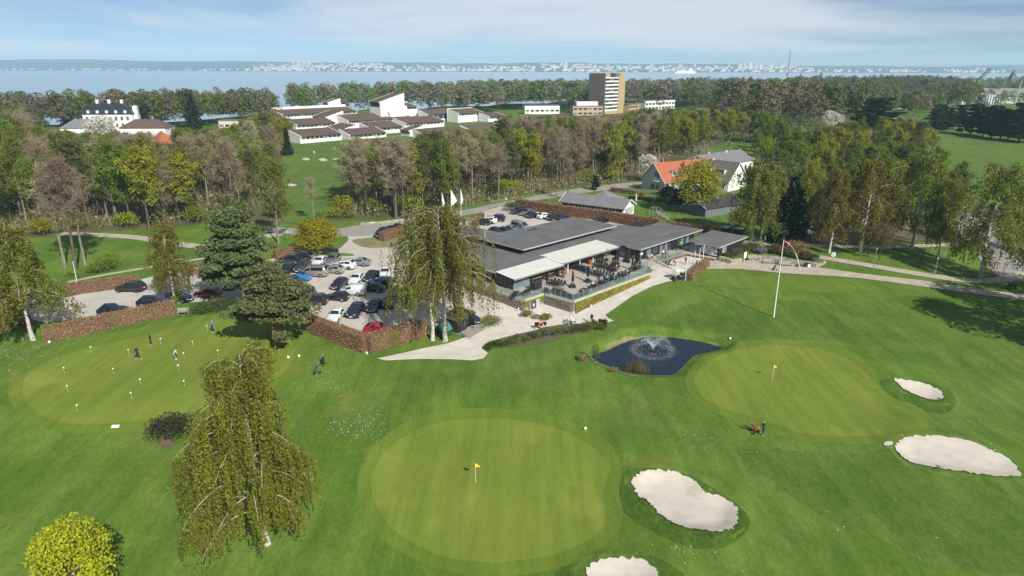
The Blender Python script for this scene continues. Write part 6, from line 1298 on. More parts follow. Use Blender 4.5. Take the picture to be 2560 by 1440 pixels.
# field-stone walls round the raised bed
STONE = pm('field_stone', (.36,.315,.25), (.22,.19,.155), 1.6, .9, island=.5, bump=.3)
def stone_wall(pts, h, label, seed):
    rs = random.Random(seed); pts = PPx(*pts); o = thing('stone_wall', label, 'stone wall', (*pts[0], gz(*pts[0]))); m = MB(); x0, y0 = pts[0]; z0 = gz(x0, y0)
    for (a, b) in zip(pts[:-1], pts[1:]):
        L = math.dist(a, b); rz = math.atan2(b[1]-a[1], b[0]-a[0]); c, s = math.cos(rz), math.sin(rz); z = .0
        while z < h:
            r = rs.uniform(.2, .34); t = rs.uniform(-.1, .2)
            while t < L:
                w = rs.uniform(.2, .55); cx, cy_ = a[0]+c*(t+w/2)-x0, a[1]+s*(t+w/2)-y0; zz = gz(cx+x0, cy_+y0)-z0+z; d = rs.uniform(.26, .34); vs = []
                for (u, v, q) in ((-1,-1,-1),(1,-1,-1),(1,1,-1),(-1,1,-1),(-1,-1,1),(1,-1,1),(1,1,1),(-1,1,1)):
                    k = .78 if q > 0 else .95; uu, vv = u*w/2*k+rs.uniform(-.03, .03), v*d*k+rs.uniform(-.03, .03); vs.append((cx+c*uu-s*vv, cy_+s*uu+c*vv, zz+r/2+q*r/2*rs.uniform(.85, 1.05)))
                m.hexa(vs); t += w+.02
            z += r*.95
    so = m.obj('stones', [STONE], o); so['kind'] = 'stuff'; return o
stone_wall([(1798,652),(1825,659),(1857,655)], .75, 'short curved field-stone wall at the corner of the kiosk', 1); stone_wall([(1868,650),(1910,652),(1960,658),(2010,664),(2035,668)], .85, 'long field-stone wall behind the two park benches', 2); stone_wall([(2035,669),(2060,659)], .5, 'low end of the field-stone wall running back into the lawn', 3)
stone_wall([(900,562),(960,558),(1040,548)], .35, 'low line of stones along the wood side of the road', 4)
# daisies in drifts on the lawns
rs = np.random.RandomState(9); dp = []
for (px, py, r, n) in ((90,850,4,170),(60,890,4,130),(200,845,3,70),(310,825,3,50),(900,1075,3,130),(870,1060,2.4,110),(930,1025,2,50),(820,960,2.4,60),(1750,1100,2.2,70),(2450,1130,2,60),(2300,1102,1.5,40),(1700,790,5,40),(2000,1130,6,50),(1650,860,4,30),(820,930,3,50),(2330,1330,7,30),(300,1200,8,30),(1720,1380,2,40)):
    x, y, z = P(px, py); a = rs.normal(0, r*.6, (n, 2))*np.array([1.3, .7])+np.array([x, y]); dp.append(np.column_stack([a, ground(a[:, 0], a[:, 1])+.09]))
dp = np.concatenate(dp); V, F = leaf_quads(rs, dp, rs.uniform(.05, .13, len(dp)), 3.0); tag(link('daisies', np_mesh('daisies', V, [F], [WHITEP])), 'drifts of white daisies in the lawns', kind='stuff')
# ---------------------------------------------------------------- golf furniture
YEL = pm('yellow_flag_cloth', (.75,.60,.02), (.68,.52,.02), 3, .8); BALLW = pm('white_ball', (.80,.80,.78), (.74,.74,.72), 3, .4); CUPY = pm('pale_yellow_cup', (.62,.60,.25), (.55,.53,.2), 3, .6)
def cloth(L, h0, h1, n, wave, z0, drop=0.):
    vs = []; 
    for i in range(n+1):
        u = i/n; x = L*u; y = math.sin(u*5)*wave; hh = h0+(h1-h0)*u; zc = z0-drop*u*u; vs += [(x, y, zc-hh/2), (x, y, zc+hh/2)]
    fs = [(2*i, 2*i+2, 2*i+3, 2*i+1) for i in range(n)]; b = len(vs); vs += [(x, y+.012, z) for x, y, z in vs]; fs += [(b+f[3], b+f[2], b+f[1], b+f[0]) for f in fs]; return vs, fs
def pin(px, py, label, h=2.13, rz=0., fs=1.0, flag=YEL, lean=0.):
    x, y, z = P(px, py); o = thing('flagstick', label, 'flagstick', (x, y, z), rz); MB().tube([(0,0,-.02),(lean,0,h)], [.016*fs, .011*fs], 6).obj('stick', [BALLW], o); m = MB(); m.add(*cloth(.36*fs, .36*fs, .12, 4, .05, h-.22*fs, .12)); m.obj('flag', [flag], o); MB().lathe([(.055, .001), (.055, .012)], 12).obj('hole', [BLACKM], o); return o
pin(1189, 1207, 'yellow-flagged stick on the large front green', rz=.2, fs=1.25); pin(1930, 950, 'yellow-flagged stick on the green beside the pond', rz=.3, fs=1.25, lean=.08); pin(785, 392, 'white-flagged stick on the far green before the school', 2.3, .3, 1.8, BALLW); pin(2077, 347, 'white-flagged stick on the small far green at the right', 2.3, .3, 1.8, BALLW)
pf = [MB().tube([(0,0,0),(0,0,.78)], .012, 6).mesh('stick', [BALLW]), MB().lathe([(.0,.74),(.06,.76),(.085,.82),(.06,.90),(0,.93)], 10).mesh('knob', [BALLW]), MB().lathe([(.09,.004),(.09,.03),(.05,.035)], 10).mesh('cup', [CUPY])]
flm = MB(); flm.add(*cloth(.14, .14, .08, 2, .01, .80)); flm = flm.mesh('tag', [BALLW])
PF = ((162,935),(229,882),(285,937),(323,889),(353,964),(330,998),(171,981),(195,1030),(403,861),(483,868),(461,897),(448,928),(462,968),(519,828),(546,890),(556,933),(625,867))
PFN = ('second from the west end','uppermost near the hedge at the west','left of centre','just left of the striding man','middle of the lower row','lower middle','west end, second lowest','lowest of all','right of the dark-haired woman','highest on the right half','beside the putting man','below the putting man','below the centre right','left of the man in blue','at the edge of the pine shadow','right below the pine shadow','inside the pine shadow')
for i, (a, b) in enumerate(PF):
    x, y, z = P(a, b); o = thing('practice_flag', 'small white practice-hole marker on a pale cup, '+PFN[i], 'practice flag', (x, y, z), i*.9, 'white hole markers on the practice green'); link('stick', pf[0], o); link('knob', pf[1], o); link('cup', pf[2], o); link('tag', flm, o)
bm_ = MB().lathe([(.05, 0), (.12, .05), (.17, .18), (.15, .30), (.06, .37), (.0, .38)], 12).mesh('marker', [BALLW])
for (a, b, l) in ((1463,1075,'white knob marker on the lawn right of the front green'),(1824,857,'white knob marker at the right tip of the pond'),(748,893,'white knob marker on the lawn beside the spreading pine'),(721,896,'white knob marker in the pine shadow'),(917,886,'white knob light at the corner of the thick hedge'),(124,858,'white knob light at the west hedge end'),(412,789,'white knob light near the park bench'),(1726,703,'white knob light at the end of the short hedge block')): tag(link('lawn_marker', bm_, None, None, P(a, b)), l, 'marker')
# low wall lights along the retaining walls
wl = MB().tube([(0,0,0),(0,0,.5)], .04, 6).lathe([(.09,.5),(.12,.6),(.08,.72),(0,.76)], 10).mesh('path_light', [BALLW])
for i, (a, b) in enumerate(((1251,776),(1296,780),(1368,791),(1435,789),(1477,772))): tag(link('path_light', wl, None, None, P(a, b)), 'white path light at the foot of the creeper walls, number %s from the left' % ('one two three four five'.split()[i]), 'light', 'path lights at the retaining wall')
# tall flagpole with a red and white pennant
x, y, z = P(1934, 793); fp = thing('tall_flagpole', 'tall white flagpole with a drooping red and white pennant on the lawn above the pond', 'flagpole', (x, y, z)); MB().tube([(0,0,-.1),(0,0,6),(0,0,12.4)], [.11,.085,.05], 10).obj('pole', [WHITEP], fp); MB().lathe([(.02,12.4),(.10,12.46),(.12,12.55),(.08,12.64),(0,12.68)], 10).obj('finial', [pm('dark_green_knob', (.02,.10,.07), (.02,.08,.06), 3, .4)], fp)
m = MB(); vs = []; n = 22
for i in range(n+1):
    u = i/n; X = .12+3.0*u**.9; Z = 12.2-1.0*u-3.6*u**2.0; w = .15*(1-u)+.02; vs += [(X, .12*math.sin(u*7), Z-w), (X+.05, .12*math.sin(u*7), Z+w*.2)]
m.add(vs, [(2*i, 2*i+2, 2*i+3, 2*i+1) for i in range(n)]); b_ = [(a, c+.015, d) for a, c, d in vs]; m.add(b_, [(2*i+1, 2*i+3, 2*i+2, 2*i) for i in range(n)])
m.m = [1 if (k % n) % 9 == 4 or (k % n) > 13 else 0 for k in range(len(m.m))]; m.obj('pennant', [pm('red_pennant', (.55,.16,.17), (.48,.13,.14), 3, .8), BALLW], fp)
# three white banner flags behind the birch tops
for i, (px, by, ty, w, lb) in enumerate(((1107,556,481,.55,'narrow white banner, left of three, behind the weeping birch top'),(1129,550,474,1.4,'wide-blown white banner, middle of three, behind the weeping birch top'),(1153,548,472,.55,'narrow white banner, right of three, behind the weeping birch top'))):
    x, y, z = P(px, by); h = height_to(x, y, z, ty); o = thing('banner_flag', lb, 'banner', (x, y, z), .2, 'white banner flags by the road'); MB().tube([(0,0,0),(0,0,h)], [.06,.04], 6).obj('pole', [WHITEP], o); m = MB(); m.add([(.06,.0,h-.05),(.06+w*.35,.06,h-1.0),(.06+w,.0,h-2.7),(.06+w*.4,.08,h-3.6),(.06,.0,h-3.9),(.06,.02,h-.05),(.06+w*.35,.08,h-1.0),(.06+w,.02,h-2.7),(.06+w*.4,.10,h-3.6),(.06,.02,h-3.9)], [(4,3,2,1,0),(5,6,7,8,9)]); m.obj('cloth', [BALLW], o)
x, y, z = P(1166, 545); tag(MB().tube([(0,0,0),(0,0,5.2)], .06, 6).obj('bare_flagpole', [STEEL], None, (x, y, z)), 'bare thin pole right of the three white banners', 'flagpole')
# fountain
x, y = P0(1632, 877, POND_Z); fo = thing('fountain', 'fountain throwing a funnel of water above a ring of splashes in the pond', 'fountain', (x, y, POND_Z)); MB().lathe([(.0,.05),(.42,.05),(.46,.12),(.3,.2),(.1,.24),(.07,.42),(0,.43)], 14).obj('float', [BLACKM], fo)
SPR = bpy.data.materials.new('water_spray'); SPR.use_nodes = True; t = SPR.node_tree; b = t.nodes['Principled BSDF']; b.inputs['Base Color'].default_value = (.85,.88,.9,1); b.inputs['Roughness'].default_value = .3; trn = nn('ShaderNodeBsdfTransparent', t); ms = nn('ShaderNodeMixShader', t); ms.inputs[0].default_value = .34; t.links.new(trn.outputs[0], ms.inputs[1]); t.links.new(b.outputs[0], ms.inputs[2]); t.links.new(ms.outputs[0], t.nodes['Material Output'].inputs[0])
rs = np.random.RandomState(2); n = 3800; u = rs.uniform(0, 1, n)**2.0; az = rs.uniform(0, 6.283, n); vr = rs.normal(1.0, .10, n); r = 3.05*u*vr; hz = .35+(5.9*u-6.2*u*u)*rs.normal(1, .10, n)*1.05; hz = np.maximum(hz, .02)
pos = np.column_stack([r*np.cos(az), r*np.sin(az), hz])+rs.normal(0, .03, (n, 3)); vel = np.column_stack([np.cos(az)*3.05, np.sin(az)*3.05, 5.9-12.4*u]); vel /= np.linalg.norm(vel, axis=1, keepdims=True); V, F = ribbons(rs, pos, pos+vel*rs.uniform(.06, .28, (n, 1)), rs.uniform(.02, .05, n)); so = link('spray', np_mesh('spray', V, [F], [SPR]), fo); so['kind'] = 'stuff'
n = 2200; az = rs.uniform(0, 6.283, n); r = rs.normal(2.75, .38, n); pos = np.column_stack([r*np.cos(az), r*np.sin(az), rs.uniform(.015, .05, n)]); V, F = leaf_quads(rs, pos, rs.uniform(.03, .09, n), 4.0); so = link('splash_ring', np_mesh('splash_ring', V, [F], [SPR]), fo); so['kind'] = 'stuff'
# benches, boards, lamps, signs
def bench(px, py, rz, L, label, mat=WOODG, name='park_bench'):
    x, y, z = P(px, py); o = thing(name, label, 'bench', (x, y, z), rz); sl = MB().box(-L/2, L/2, -.05, .05, 0, .035).mesh('bench_slat', [mat]); lg = MB().box(-.04, .04, -.25, .25, 0, .42).mesh('bench_leg', [mat])
    for i in range(4): link('slat', sl, o, None, (0, -.2+i*.125, .42))
    for i in range(4): s = link('back_slat', sl, o, None, (0, .26+i*.02, .55+i*.12)); s.rotation_euler = (R(80), 0, 0)
    for sx in (-1, 1): link('leg', lg, o, None, (sx*(L/2-.1), 0, 0)); MB().box(sx*(L/2-.1)-.035, sx*(L/2-.1)+.035, .24, .32, .4, 1.0).obj('back_post', [mat], o); MB().box(sx*(L/2-.06)-.03, sx*(L/2-.06)+.03, -.25, .28, .62, .66).obj('armrest', [mat], o)
    return o
bench(459, 786, .12, 1.7, 'weathered park bench at the edge of the practice green before the rhododendrons'); bench(1920, 660, -.05, 1.9, 'grey park bench before the stone wall, nearer the kiosk'); bench(1966, 666, -.08, 1.9, 'grey park bench before the stone wall, nearer the waste bin'); bench(2527, 722, 2.9, 1.4, 'dark bench by the fork of the paths at the picture edge', BLK); bench(1507, 812, 2.6, 1.3, 'dark bench at the blunt end of the white path', BLK); bench(1628, 652, Q45+.2, 1.8, 'white bench with two guests against the dark clubhouse wall', WHITEP)
tg = pm('verdigris_pot', (.03,.16,.12), (.025,.13,.10), 3, .4)
for px, py, lb in ((1942,661,'green glazed pot between the two grey benches'), (1994,667,'green glazed pot right of the second grey bench')): x, y, z = P(px, py); tag(MB().lathe([(.16,0),(.36,.2),(.40,.42),(.33,.5),(.28,.46)], 16).obj('green_pot', [tg], None, (x, y, z)), lb, 'pot')
x, y, z = P(2016, 668); wb = thing('litter_bins', 'dark waste bin stand with white-fronted bin by the end of the stone wall', 'bin', (x, y, z), -.1); MB().box(-.5, .1, -.25, .25, .0, .75).obj('bin', [BLACKM], wb); MB().box(.14, .62, -.25, .25, .1, .7).obj('bin', [WHITEP], wb); MB().box(.1, .66, -.28, .28, .7, .76).obj('lid', [BLACKM], wb)
x, y, z = P(1861, 656); sg = thing('notice_stand', 'tall white notice board on dark posts by the stone wall', 'sign', (x, y, z), R(35)); MB().box(-.42, .42, -.03, .03, .85, 2.1).obj('board', [WHITEP], sg); MB().box(-.5, .5, -.06, .06, 2.1, 2.2).obj('hood', [BLACKM], sg)
for sx in (-.46, .46): MB().box(sx-.04, sx+.04, -.05, .05, 0, 2.1).obj('post', [BLACKM], sg)
x, y, z = P(2079, 668); cl = thing('round_sign', 'round white sign with a blue-grey emblem on a thin pole by the upper path', 'sign', (x, y, z)); MB().tube([(0,0,0),(0,0,2.5)], .035, 8).obj('pole', [STEEL], cl)
for rr, yy, mt, nm in ((.42, -.02, WHITEP, 'disc'), (.30, -.035, pm('blue_grey_emblem', (.16,.22,.32), (.6,.64,.68), 6, .6), 'emblem')):
    d = MB().lathe([(rr, -.015), (rr, .015)], 20).obj(nm, [mt], cl, (0, yy, 2.5)); d.rotation_euler = (R(90), 0, 0)
for i, (px, by, ty, lb) in enumerate(((2183,674,620,'grey lamp post nearest the round sign'),(2336,690,644,'grey lamp post in the middle of the upper path'),(2500,716,658,'grey lamp post at the right end of the upper path'),(194,712,655,'white lamp post with a round head at the far hedge of the car strip'))):
    x, y, z = P(px, by); h = height_to(x, y, z, ty); o = thing('lamp_post', lb, 'lamp post', (x, y, z)); MB().tube([(0,0,0),(0,0,h)], [.07,.05], 8).obj('pole', [STEEL if i < 3 else WHITEP], o); MB().lathe([(.06,h-.35),(.13,h-.2),(.15,h-.05),(.05,h+.06),(0,h+.08)], 10).obj('lamp_head', [FASCIA], o)
x, y, z = P(290, 1072); ts = thing('low_sign', 'small white plate on short legs on the lawn below the practice green', 'sign', (x, y, z), .1); MB().hexa([(-.38,-.14,.18),(.38,-.14,.18),(.38,.10,.38),(-.38,.10,.38),(-.38,-.14,.21),(.38,-.14,.21),(.38,.10,.41),(-.38,.10,.41)]).obj('plate', [WHITEP], ts)
for sx in (-.3, .3): MB().box(sx-.02, sx+.02, -.02, .02, 0, .28).obj('leg', [BLACKM], ts)
x, y, z = P(1351, 823); lb_ = thing('lifebuoy_stand', 'black board stand with an orange lifebuoy at the edge of the white path', 'lifebuoy stand', (x, y, z), .15)
for sx in (-.85, .0, .85): MB().box(sx-.04, sx+.04, -.04, .04, 0, 1.2).obj('post', [BLACKM], lb_)
for sx in (-.43, .43): MB().box(sx-.38, sx+.38, -.03, .03, .6, 1.15).obj('board', [BLACKM], lb_)
m = MB(); k = 18; vs = []
for i in range(k):
    a = 6.2832*i/k
    for j in range(6): b2 = 6.2832*j/6; rr = .31+.09*math.cos(b2); vs.append((rr*math.cos(a)+.05, .09*math.sin(b2)-.14, rr*math.sin(a)+.80))
m.add(vs, [(i*6+j, ((i+1)%k)*6+j, ((i+1)%k)*6+(j+1)%6, i*6+(j+1)%6) for i in range(k) for j in range(6)], 0, True); m.m = [1 if (q//6) % 5 == 0 else 0 for q in range(len(m.m))]; m.obj('lifebuoy', [pm('lifebuoy_orange', (.72,.13,.03), (.66,.11,.03), 3, .5), WHITEP], lb_)
for i, (pts, lb) in enumerate(((((1600,1335),(1840,1338)),'x'),)): pass
for (a, b, lb) in (((1720,1335),(1780,1341),'thin bunker rake lying on the near edge of the large front bunker'),((2333,1177),(2348,1169),'thin bunker rake lying in the long bunker at the right'),((2325,1005),(2350,1000),'thin bunker rake lying in the small upper bunker')):
    p = P(*a); q = P(*b); o = thing('bunker_rake', lb, 'rake', (p[0], p[1], p[2]+.14)); d = Vector((q[0]-p[0], q[1]-p[1], q[2]-p[2])); MB().tube([(0,0,0), tuple(d)], .02, 5).obj('shaft', [BLACKM], o); n_ = Vector((-d.y, d.x, 0)).normalized()*.35; MB().bar(tuple(d-n_), tuple(d+n_), .06, .05).obj('rake_head', [BLACKM], o)
# wire fence with pale posts behind the kiosk
fe = thing('wire_fence', 'wire fence on pale posts between the garden path and the shaded trees', 'fence', (*PPx((1885,603))[0], P(1885,603)[2])); fx0 = P(1885,603); pts = PPx((1885,603),(1912,604),(1940,605),(1970,604),(2000,603),(2030,603),(2064,601),(2100,600),(2140,600),(2185,599),(2235,598),(2290,597)); fpst = MB().box(-.05, .05, -.05, .05, -.1, 1.25).mesh('fence_post', [CONC])
for p in pts: link('post', fpst, fe, None, (p[0]-fx0[0], p[1]-fx0[1], gz(*p)-fx0[2]))
m = MB()
for a, b in zip(pts[:-1], pts[1:]):
    for hh in (.3, .7, 1.15): m.bar((a[0]-fx0[0], a[1]-fx0[1], gz(*a)-fx0[2]+hh), (b[0]-fx0[0], b[1]-fx0[1], gz(*b)-fx0[2]+hh), .018)
m.obj('wire', [STEEL], fe)['kind'] = 'stuff'
# picture-edge fence and red-lidded box, garden stairs, shed roofs behind the kiosk
pf0, pf1 = P(-20, 775), P(62, 806); wf = thing('board_fence', 'tan board fence at the picture edge behind the dark hedge', 'fence', pf0, math.atan2(pf1[1]-pf0[1], pf1[0]-pf0[0])); L = math.dist(pf0[:2], pf1[:2])
for i in range(int(L/.2)): MB().box(i*.2, i*.2+.17, -.02, .02, 0, 1.5).obj('board', [pm('tan_boards', (.42,.26,.12), (.34,.2,.09), 2, .8)], wf)
x, y, z = P(8, 808); rd = thing('red_topped_box', 'grey utility box with a bright red top at the picture edge', 'box', (x, y, z), .1); MB().box(-1.2, 1.2, -.5, .5, 0, .9).obj('body', [FASCIA], rd); MB().box(-1.3, 1.3, -.6, .6, .9, 1.05).obj('lid', [pm('bright_red', (.62,.02,.03), (.55,.02,.03), 3, .4)], rd)
x, y, z = P(1640, 545); gs = thing('garden_stair', 'pale wooden garden stair with railings below the bungalow gable', 'stair', (x, y, z), R(-35))
for i in range(8): MB().box(i*.4, i*.4+.38, -.7, .7, 1.5-.19*i, 1.56-.19*i).obj('tread', [WOODG], gs)
for sy in (-.75, .75):
    MB().bar((-1.5, sy, 2.6), (0, sy, 2.6), .08).obj('handrail', [WOODG], gs); MB().bar((0, sy, 2.6), (3.2, sy, 1.0), .08).obj('handrail', [WOODG], gs)
    for i in range(5): MB().box(-1.5+i*1.1, -1.42+i*1.1, sy-.04, sy+.04, 0, 2.6 if i < 2 else 2.6-(i-1.4)*.5).obj('baluster', [WOODG], gs)
for px, py, lb in ((1815,585,'pale flat lid of the nearer shelter roof behind the kiosk'),(1846,588,'pale flat lid of the farther shelter roof behind the kiosk')): x, y, z = P(px, py); o = thing('bin_shelter', lb, 'shelter', (x, y, z), Q45); MB().box(-1, 1, -.8, .8, 0, 1.5).obj('body', [BLACKM], o); MB().box(-1.1, 1.1, -.9, .9, 1.5, 1.6).obj('lid', [FASCIA], o)
x, y, z = P(792, 636); pb = thing('dark_display_board', 'dark framed display board under the golden maple', 'board', (x+1.2, y-.5, z), .05); MB().box(0, 3.2, -.05, .05, .5, 1.3).obj('panel', [BLACKM], pb)
for sx in (.05, 3.15): MB().box(sx-.05, sx+.05, -.06, .06, 0, 1.3).obj('post', [BLACKM], pb)
x, y, z = P(720, 606); tz = thing('road_sign', 'grey-backed triangular road sign on a post by the cream tree trunk', 'sign', (x, y, z)); MB().tube([(0,0,0),(0,0,2.6)], .04, 6).obj('post', [STEEL], tz); m = MB(); m.add([(-.4,-.03,2.1),(.4,-.03,2.1),(0,-.03,2.8),(-.4,.0,2.1),(.4,.0,2.1),(0,.0,2.8)], [(0,1,2),(5,4,3),(0,3,4,1),(1,4,5,2),(2,5,3,0)]); m.obj('plate', [FASCIA], tz)
x, y, z = P(1265, 499); cn = thing('road_marker', 'small white and red marker post at the mouth of the woodland path', 'marker', (x, y, z)); MB().lathe([(.28,0),(.26,.06),(.12,.1),(.04,.75),(.0,.76)], 10).obj('cone', [BALLW], cn)
# ---------------------------------------------------------------- cars
TYRE = pm('tyre_rubber', (.018,.018,.018), (.012,.012,.012), 6, .9); RIM = pm('alloy_rim', (.45,.46,.47), (.36,.37,.38), 4, .3, metal=.8); RIMD = pm('dark_rim', (.10,.10,.105), (.07,.07,.075), 4, .4, metal=.6); CGL = pm('car_glass', (.012,.016,.020), (.020,.026,.032), .8, .04, spec=.9); LAMP = pm('headlamp_glass', (.70,.72,.74), (.6,.62,.64), 8, .1, spec=.8); TAIL = pm('tail_lamp_red', (.40,.015,.02), (.3,.012,.016), 6, .2); PLATE = pm('number_plate_white', (.72,.72,.70), (.66,.66,.64), 8, .5); TRIM = pm('black_plastic_trim', (.02,.02,.021), (.015,.015,.016), 5, .6)
def paint(nm, c, metal=.0): return pm('paint_'+nm, c, tuple(x*.88 for x in c[:3]), .6, .22, metal, coat=.8, spec=.5)
PAINT = {k: paint(k, v, m) for k, v, m in (('black',(.012,.012,.014),0),('navy',(.012,.018,.045),.2),('blue',(.014,.03,.11),.2),('white',(.72,.73,.74),0),('silver',(.38,.38,.38),.5),('grey',(.20,.22,.25),.4),('bluegrey',(.24,.29,.34),.4),('darkgrey',(.06,.068,.08),.3),('skyblue',(.02,.22,.55),.2),('red',(.36,.012,.022),.1),('darkred',(.14,.01,.016),.2),('paleblue',(.42,.52,.62),.2),('beige',(.34,.32,.29),.4),('vanwhite',(.60,.66,.68),0))}
# per kind: length, width, height, belt, [(x from the nose 0..1, top z)], windscreen base/top, rear top/base (as fractions)
CARS = {'hatch': (4.2, 1.80, 1.48, .92, (.0,.22,.38,.48,.80,.93,1.0), (.62,.86,.96,1.44,1.46,1.05,.85)), 'suv': (4.55, 1.90, 1.68, 1.06, (.0,.20,.34,.45,.84,.95,1.0), (.80,1.03,1.10,1.62,1.66,1.18,.95)), 'sedan': (4.75, 1.84, 1.45, .93, (.0,.22,.37,.49,.70,.86,1.0), (.62,.86,.95,1.41,1.42,1.06,.92)), 'estate': (4.8, 1.86, 1.50, .94, (.0,.22,.36,.47,.88,.97,1.0), (.64,.87,.96,1.45,1.47,1.05,.88)), 'van': (5.1, 1.95, 1.98, 1.12, (.0,.10,.20,.34,.93,.985,1.0), (.78,1.05,1.16,1.90,1.96,1.25,1.0)), 'panel': (4.4, 1.86, 1.84, 1.08, (.0,.13,.26,.42,.93,.985,1.0), (.70,.98,1.06,1.74,1.82,1.3,1.0)), 'open': (4.4, 1.82, 1.40, .90, (.0,.24,.38,.50,.66,.80,1.0), (.60,.82,.90,1.36,1.36,.98,.86))}
CM = {}
def car_meshes(kind):
    if kind in CM: return CM[kind]
    L, Wd, H, belt, xs, zs = CARS[kind]; hw = Wd/2
    st = sorted(set(list(xs)+[.03, .10, .16, .28, .60, .75, .9, .985])); rows = []
    for f in st:
        zt = float(np.interp(f, xs, zs)); taper = 1-.20*max(0, (.12-f)/.12)**1.6-.12*max(0, (f-.92)/.08)**1.6; w = hw*taper; b = min(belt, zt-.03); k = max(0, min(1, (zt-belt)/(H-belt))); wr = w*(.97-.22*k); zb = .24+.10*max(0, (.06-f)/.06)+.08*max(0, (f-.95)/.05)
        half = [(w*.90, zb), (w*.985, zb+.14), (w, b*.72), (w*.97, b), (wr, max(b+.012, zt-.07)), (wr*.84, zt), (wr*.4, zt+.02)]
        rows.append([(L/2-f*L, y, z) for y, z in half]+[(L/2-f*L, -y, z) for y, z in half[::-1]])
    n = len(rows[0]); m = MB(); vs = [v for r in rows for v in r]; m.add(vs, [(i*n+j, i*n+j+1, (i+1)*n+j+1, (i+1)*n+j) for i in range(len(rows)-1) for j in range(n-1)], 0, True)
    m.add(vs, [(i*n, (i+1)*n, (i+1)*n+n-1, i*n+n-1) for i in range(len(rows)-1)], 1); m.add(rows[0], [tuple(range(n))[::-1]], 0); m.add(rows[-1], [tuple(range(n))], 0)
    for wx in (L*.315, -L*.295):
        for s in (-1, 1):
            k = 14; r = .38; vs = [(wx+r*math.cos(6.2832*j/k), s*(hw*.992+.004), .34+r*math.sin(6.2832*j/k)) for j in range(k)]; m.add(vs, [tuple(range(k)) if s < 0 else tuple(range(k))[::-1]], 1)
    d = {'body': m.mesh(kind+'_body', [PAINT['black'], TRIM])}
    def surf(f, side, lo, hi):   # side glass between two stations on the slope from belt to roof
        out = []
        for ff in (f[0], f[1]):
            zt = float(np.interp(ff, xs, zs)); k = max(0, min(1, (zt-belt)/(H-belt))); w = hw; wr = w*(.97-.22*k); z0, z1 = min(belt, zt-.03), max(belt, zt-.07)
            for a in (lo, hi): out.append((L/2-ff*L, side*((w*.97)+(wr-w*.97)*a+.018), z0+(z1-z0)*a))
        return out
    g = {}
    f0, f1, f2, f3 = xs[2], xs[3], xs[4], xs[5]
    def quad(p): return MB().add([p[0], p[2], p[3], p[1]], [(0, 1, 2, 3)])
    mid = f1+(f2-f1)*.42; ends = ((f1-.055, mid-.012), (mid+.012, min(f2+.01, f3-.02)))
    if kind == 'panel': ends = ((f1-.08, f1+.10),)
    if kind == 'van': ends = ((f1-.08, f1+.09), (f1+.12, f2-.06))
    if kind != 'open':
        for s in (-1, 1):
            for i, e in enumerate(ends): g['side_window', s, i] = quad(surf(e, s, .10, .90)).mesh(kind+'_side_window', [CGL])
    def cross(fa, fb, a, b, up):  # windscreen or rear window lying on the slope
        pa, pb = float(np.interp(fa, xs, zs)), float(np.interp(fb, xs, zs)); A = Vector((L/2-fa*L, 0, pa)); B = Vector((L/2-fb*L, 0, pb)); nrm = Vector((-(B-A).z, 0, (B-A).x)); nrm.normalize(); nrm *= -1 if nrm.z < 0 else 1; o = nrm*.03
        p = A+(B-A)*a+o; q = A+(B-A)*b+o; wa, wb = hw*.80, hw*.66
        return MB().add([(p.x, -wa, p.z), (p.x, wa, p.z), (q.x, wb, q.z), (q.x, -wb, q.z)], [(0, 1, 2, 3)])
    g['windscreen', 0, 0] = cross(f0, f1, .06, .94, 1).mesh(kind+'_windscreen', [CGL])
    if kind not in ('panel', 'open'): g['rear_window', 0, 0] = cross(f3, f2, .12, .92, 1).mesh(kind+'_rear_window', [CGL])
    for s in (-1, 1):
        g['headlight', s, 0] = MB().hexa([(L/2-.22, s*hw*.56-.14, zs[0]-.10), (L/2-.22, s*hw*.56+.14, zs[0]-.10), (L/2+.012, s*hw*.54+.12, zs[0]-.10), (L/2+.012, s*hw*.54-.12, zs[0]-.10), (L/2-.30, s*hw*.62-.14, zs[0]+.06), (L/2-.30, s*hw*.62+.14, zs[0]+.06), (L/2-.03, s*hw*.54+.12, zs[0]+.03), (L/2-.03, s*hw*.54-.12, zs[0]+.03)]).mesh('headlight', [LAMP])
        g['tail_light', s, 0] = MB().box(-L/2-.015, -L/2+.10, s*hw*.66-.13, s*hw*.66+.13, zs[-1]-.16, zs[-1]+.02).mesh('tail_light', [TAIL])
        g['mirror', s, 0] = MB().box(L/2-f0*L-.45, L/2-f0*L-.30, s*hw+(-.02 if s > 0 else -.16), s*hw+(.16 if s > 0 else .02), belt+.02, belt+.16).mesh('mirror', [TRIM])
    g['number_plate', 1, 0] = MB().box(L/2-.01, L/2+.03, -.26, .26, .40, .52).mesh('number_plate', [PLATE]); g['number_plate', -1, 0] = MB().box(-L/2-.03, -L/2+.01, -.26, .26, .62, .74).mesh('number_plate', [PLATE])
    g['grille', 0, 0] = MB().box(L/2-.02, L/2+.014, -hw*.42, hw*.42, .55, zs[0]-.12).mesh('grille', [TRIM])
    if kind == 'open': g['fabric_roof', 0, 0] = MB().hexa([(L/2-f1*L, -hw*.66, 1.34), (L/2-f3*L, -hw*.70, .95), (L/2-f3*L, hw*.70, .95), (L/2-f1*L, hw*.66, 1.34), (L/2-f1*L, -hw*.62, 1.44), (L/2-f2*L-.1, -hw*.62, 1.42), (L/2-f2*L-.1, hw*.62, 1.42), (L/2-f1*L, hw*.62, 1.44)]).mesh('fabric_roof', [PAR])
    d['g'] = g
    w = MB(); k = 14
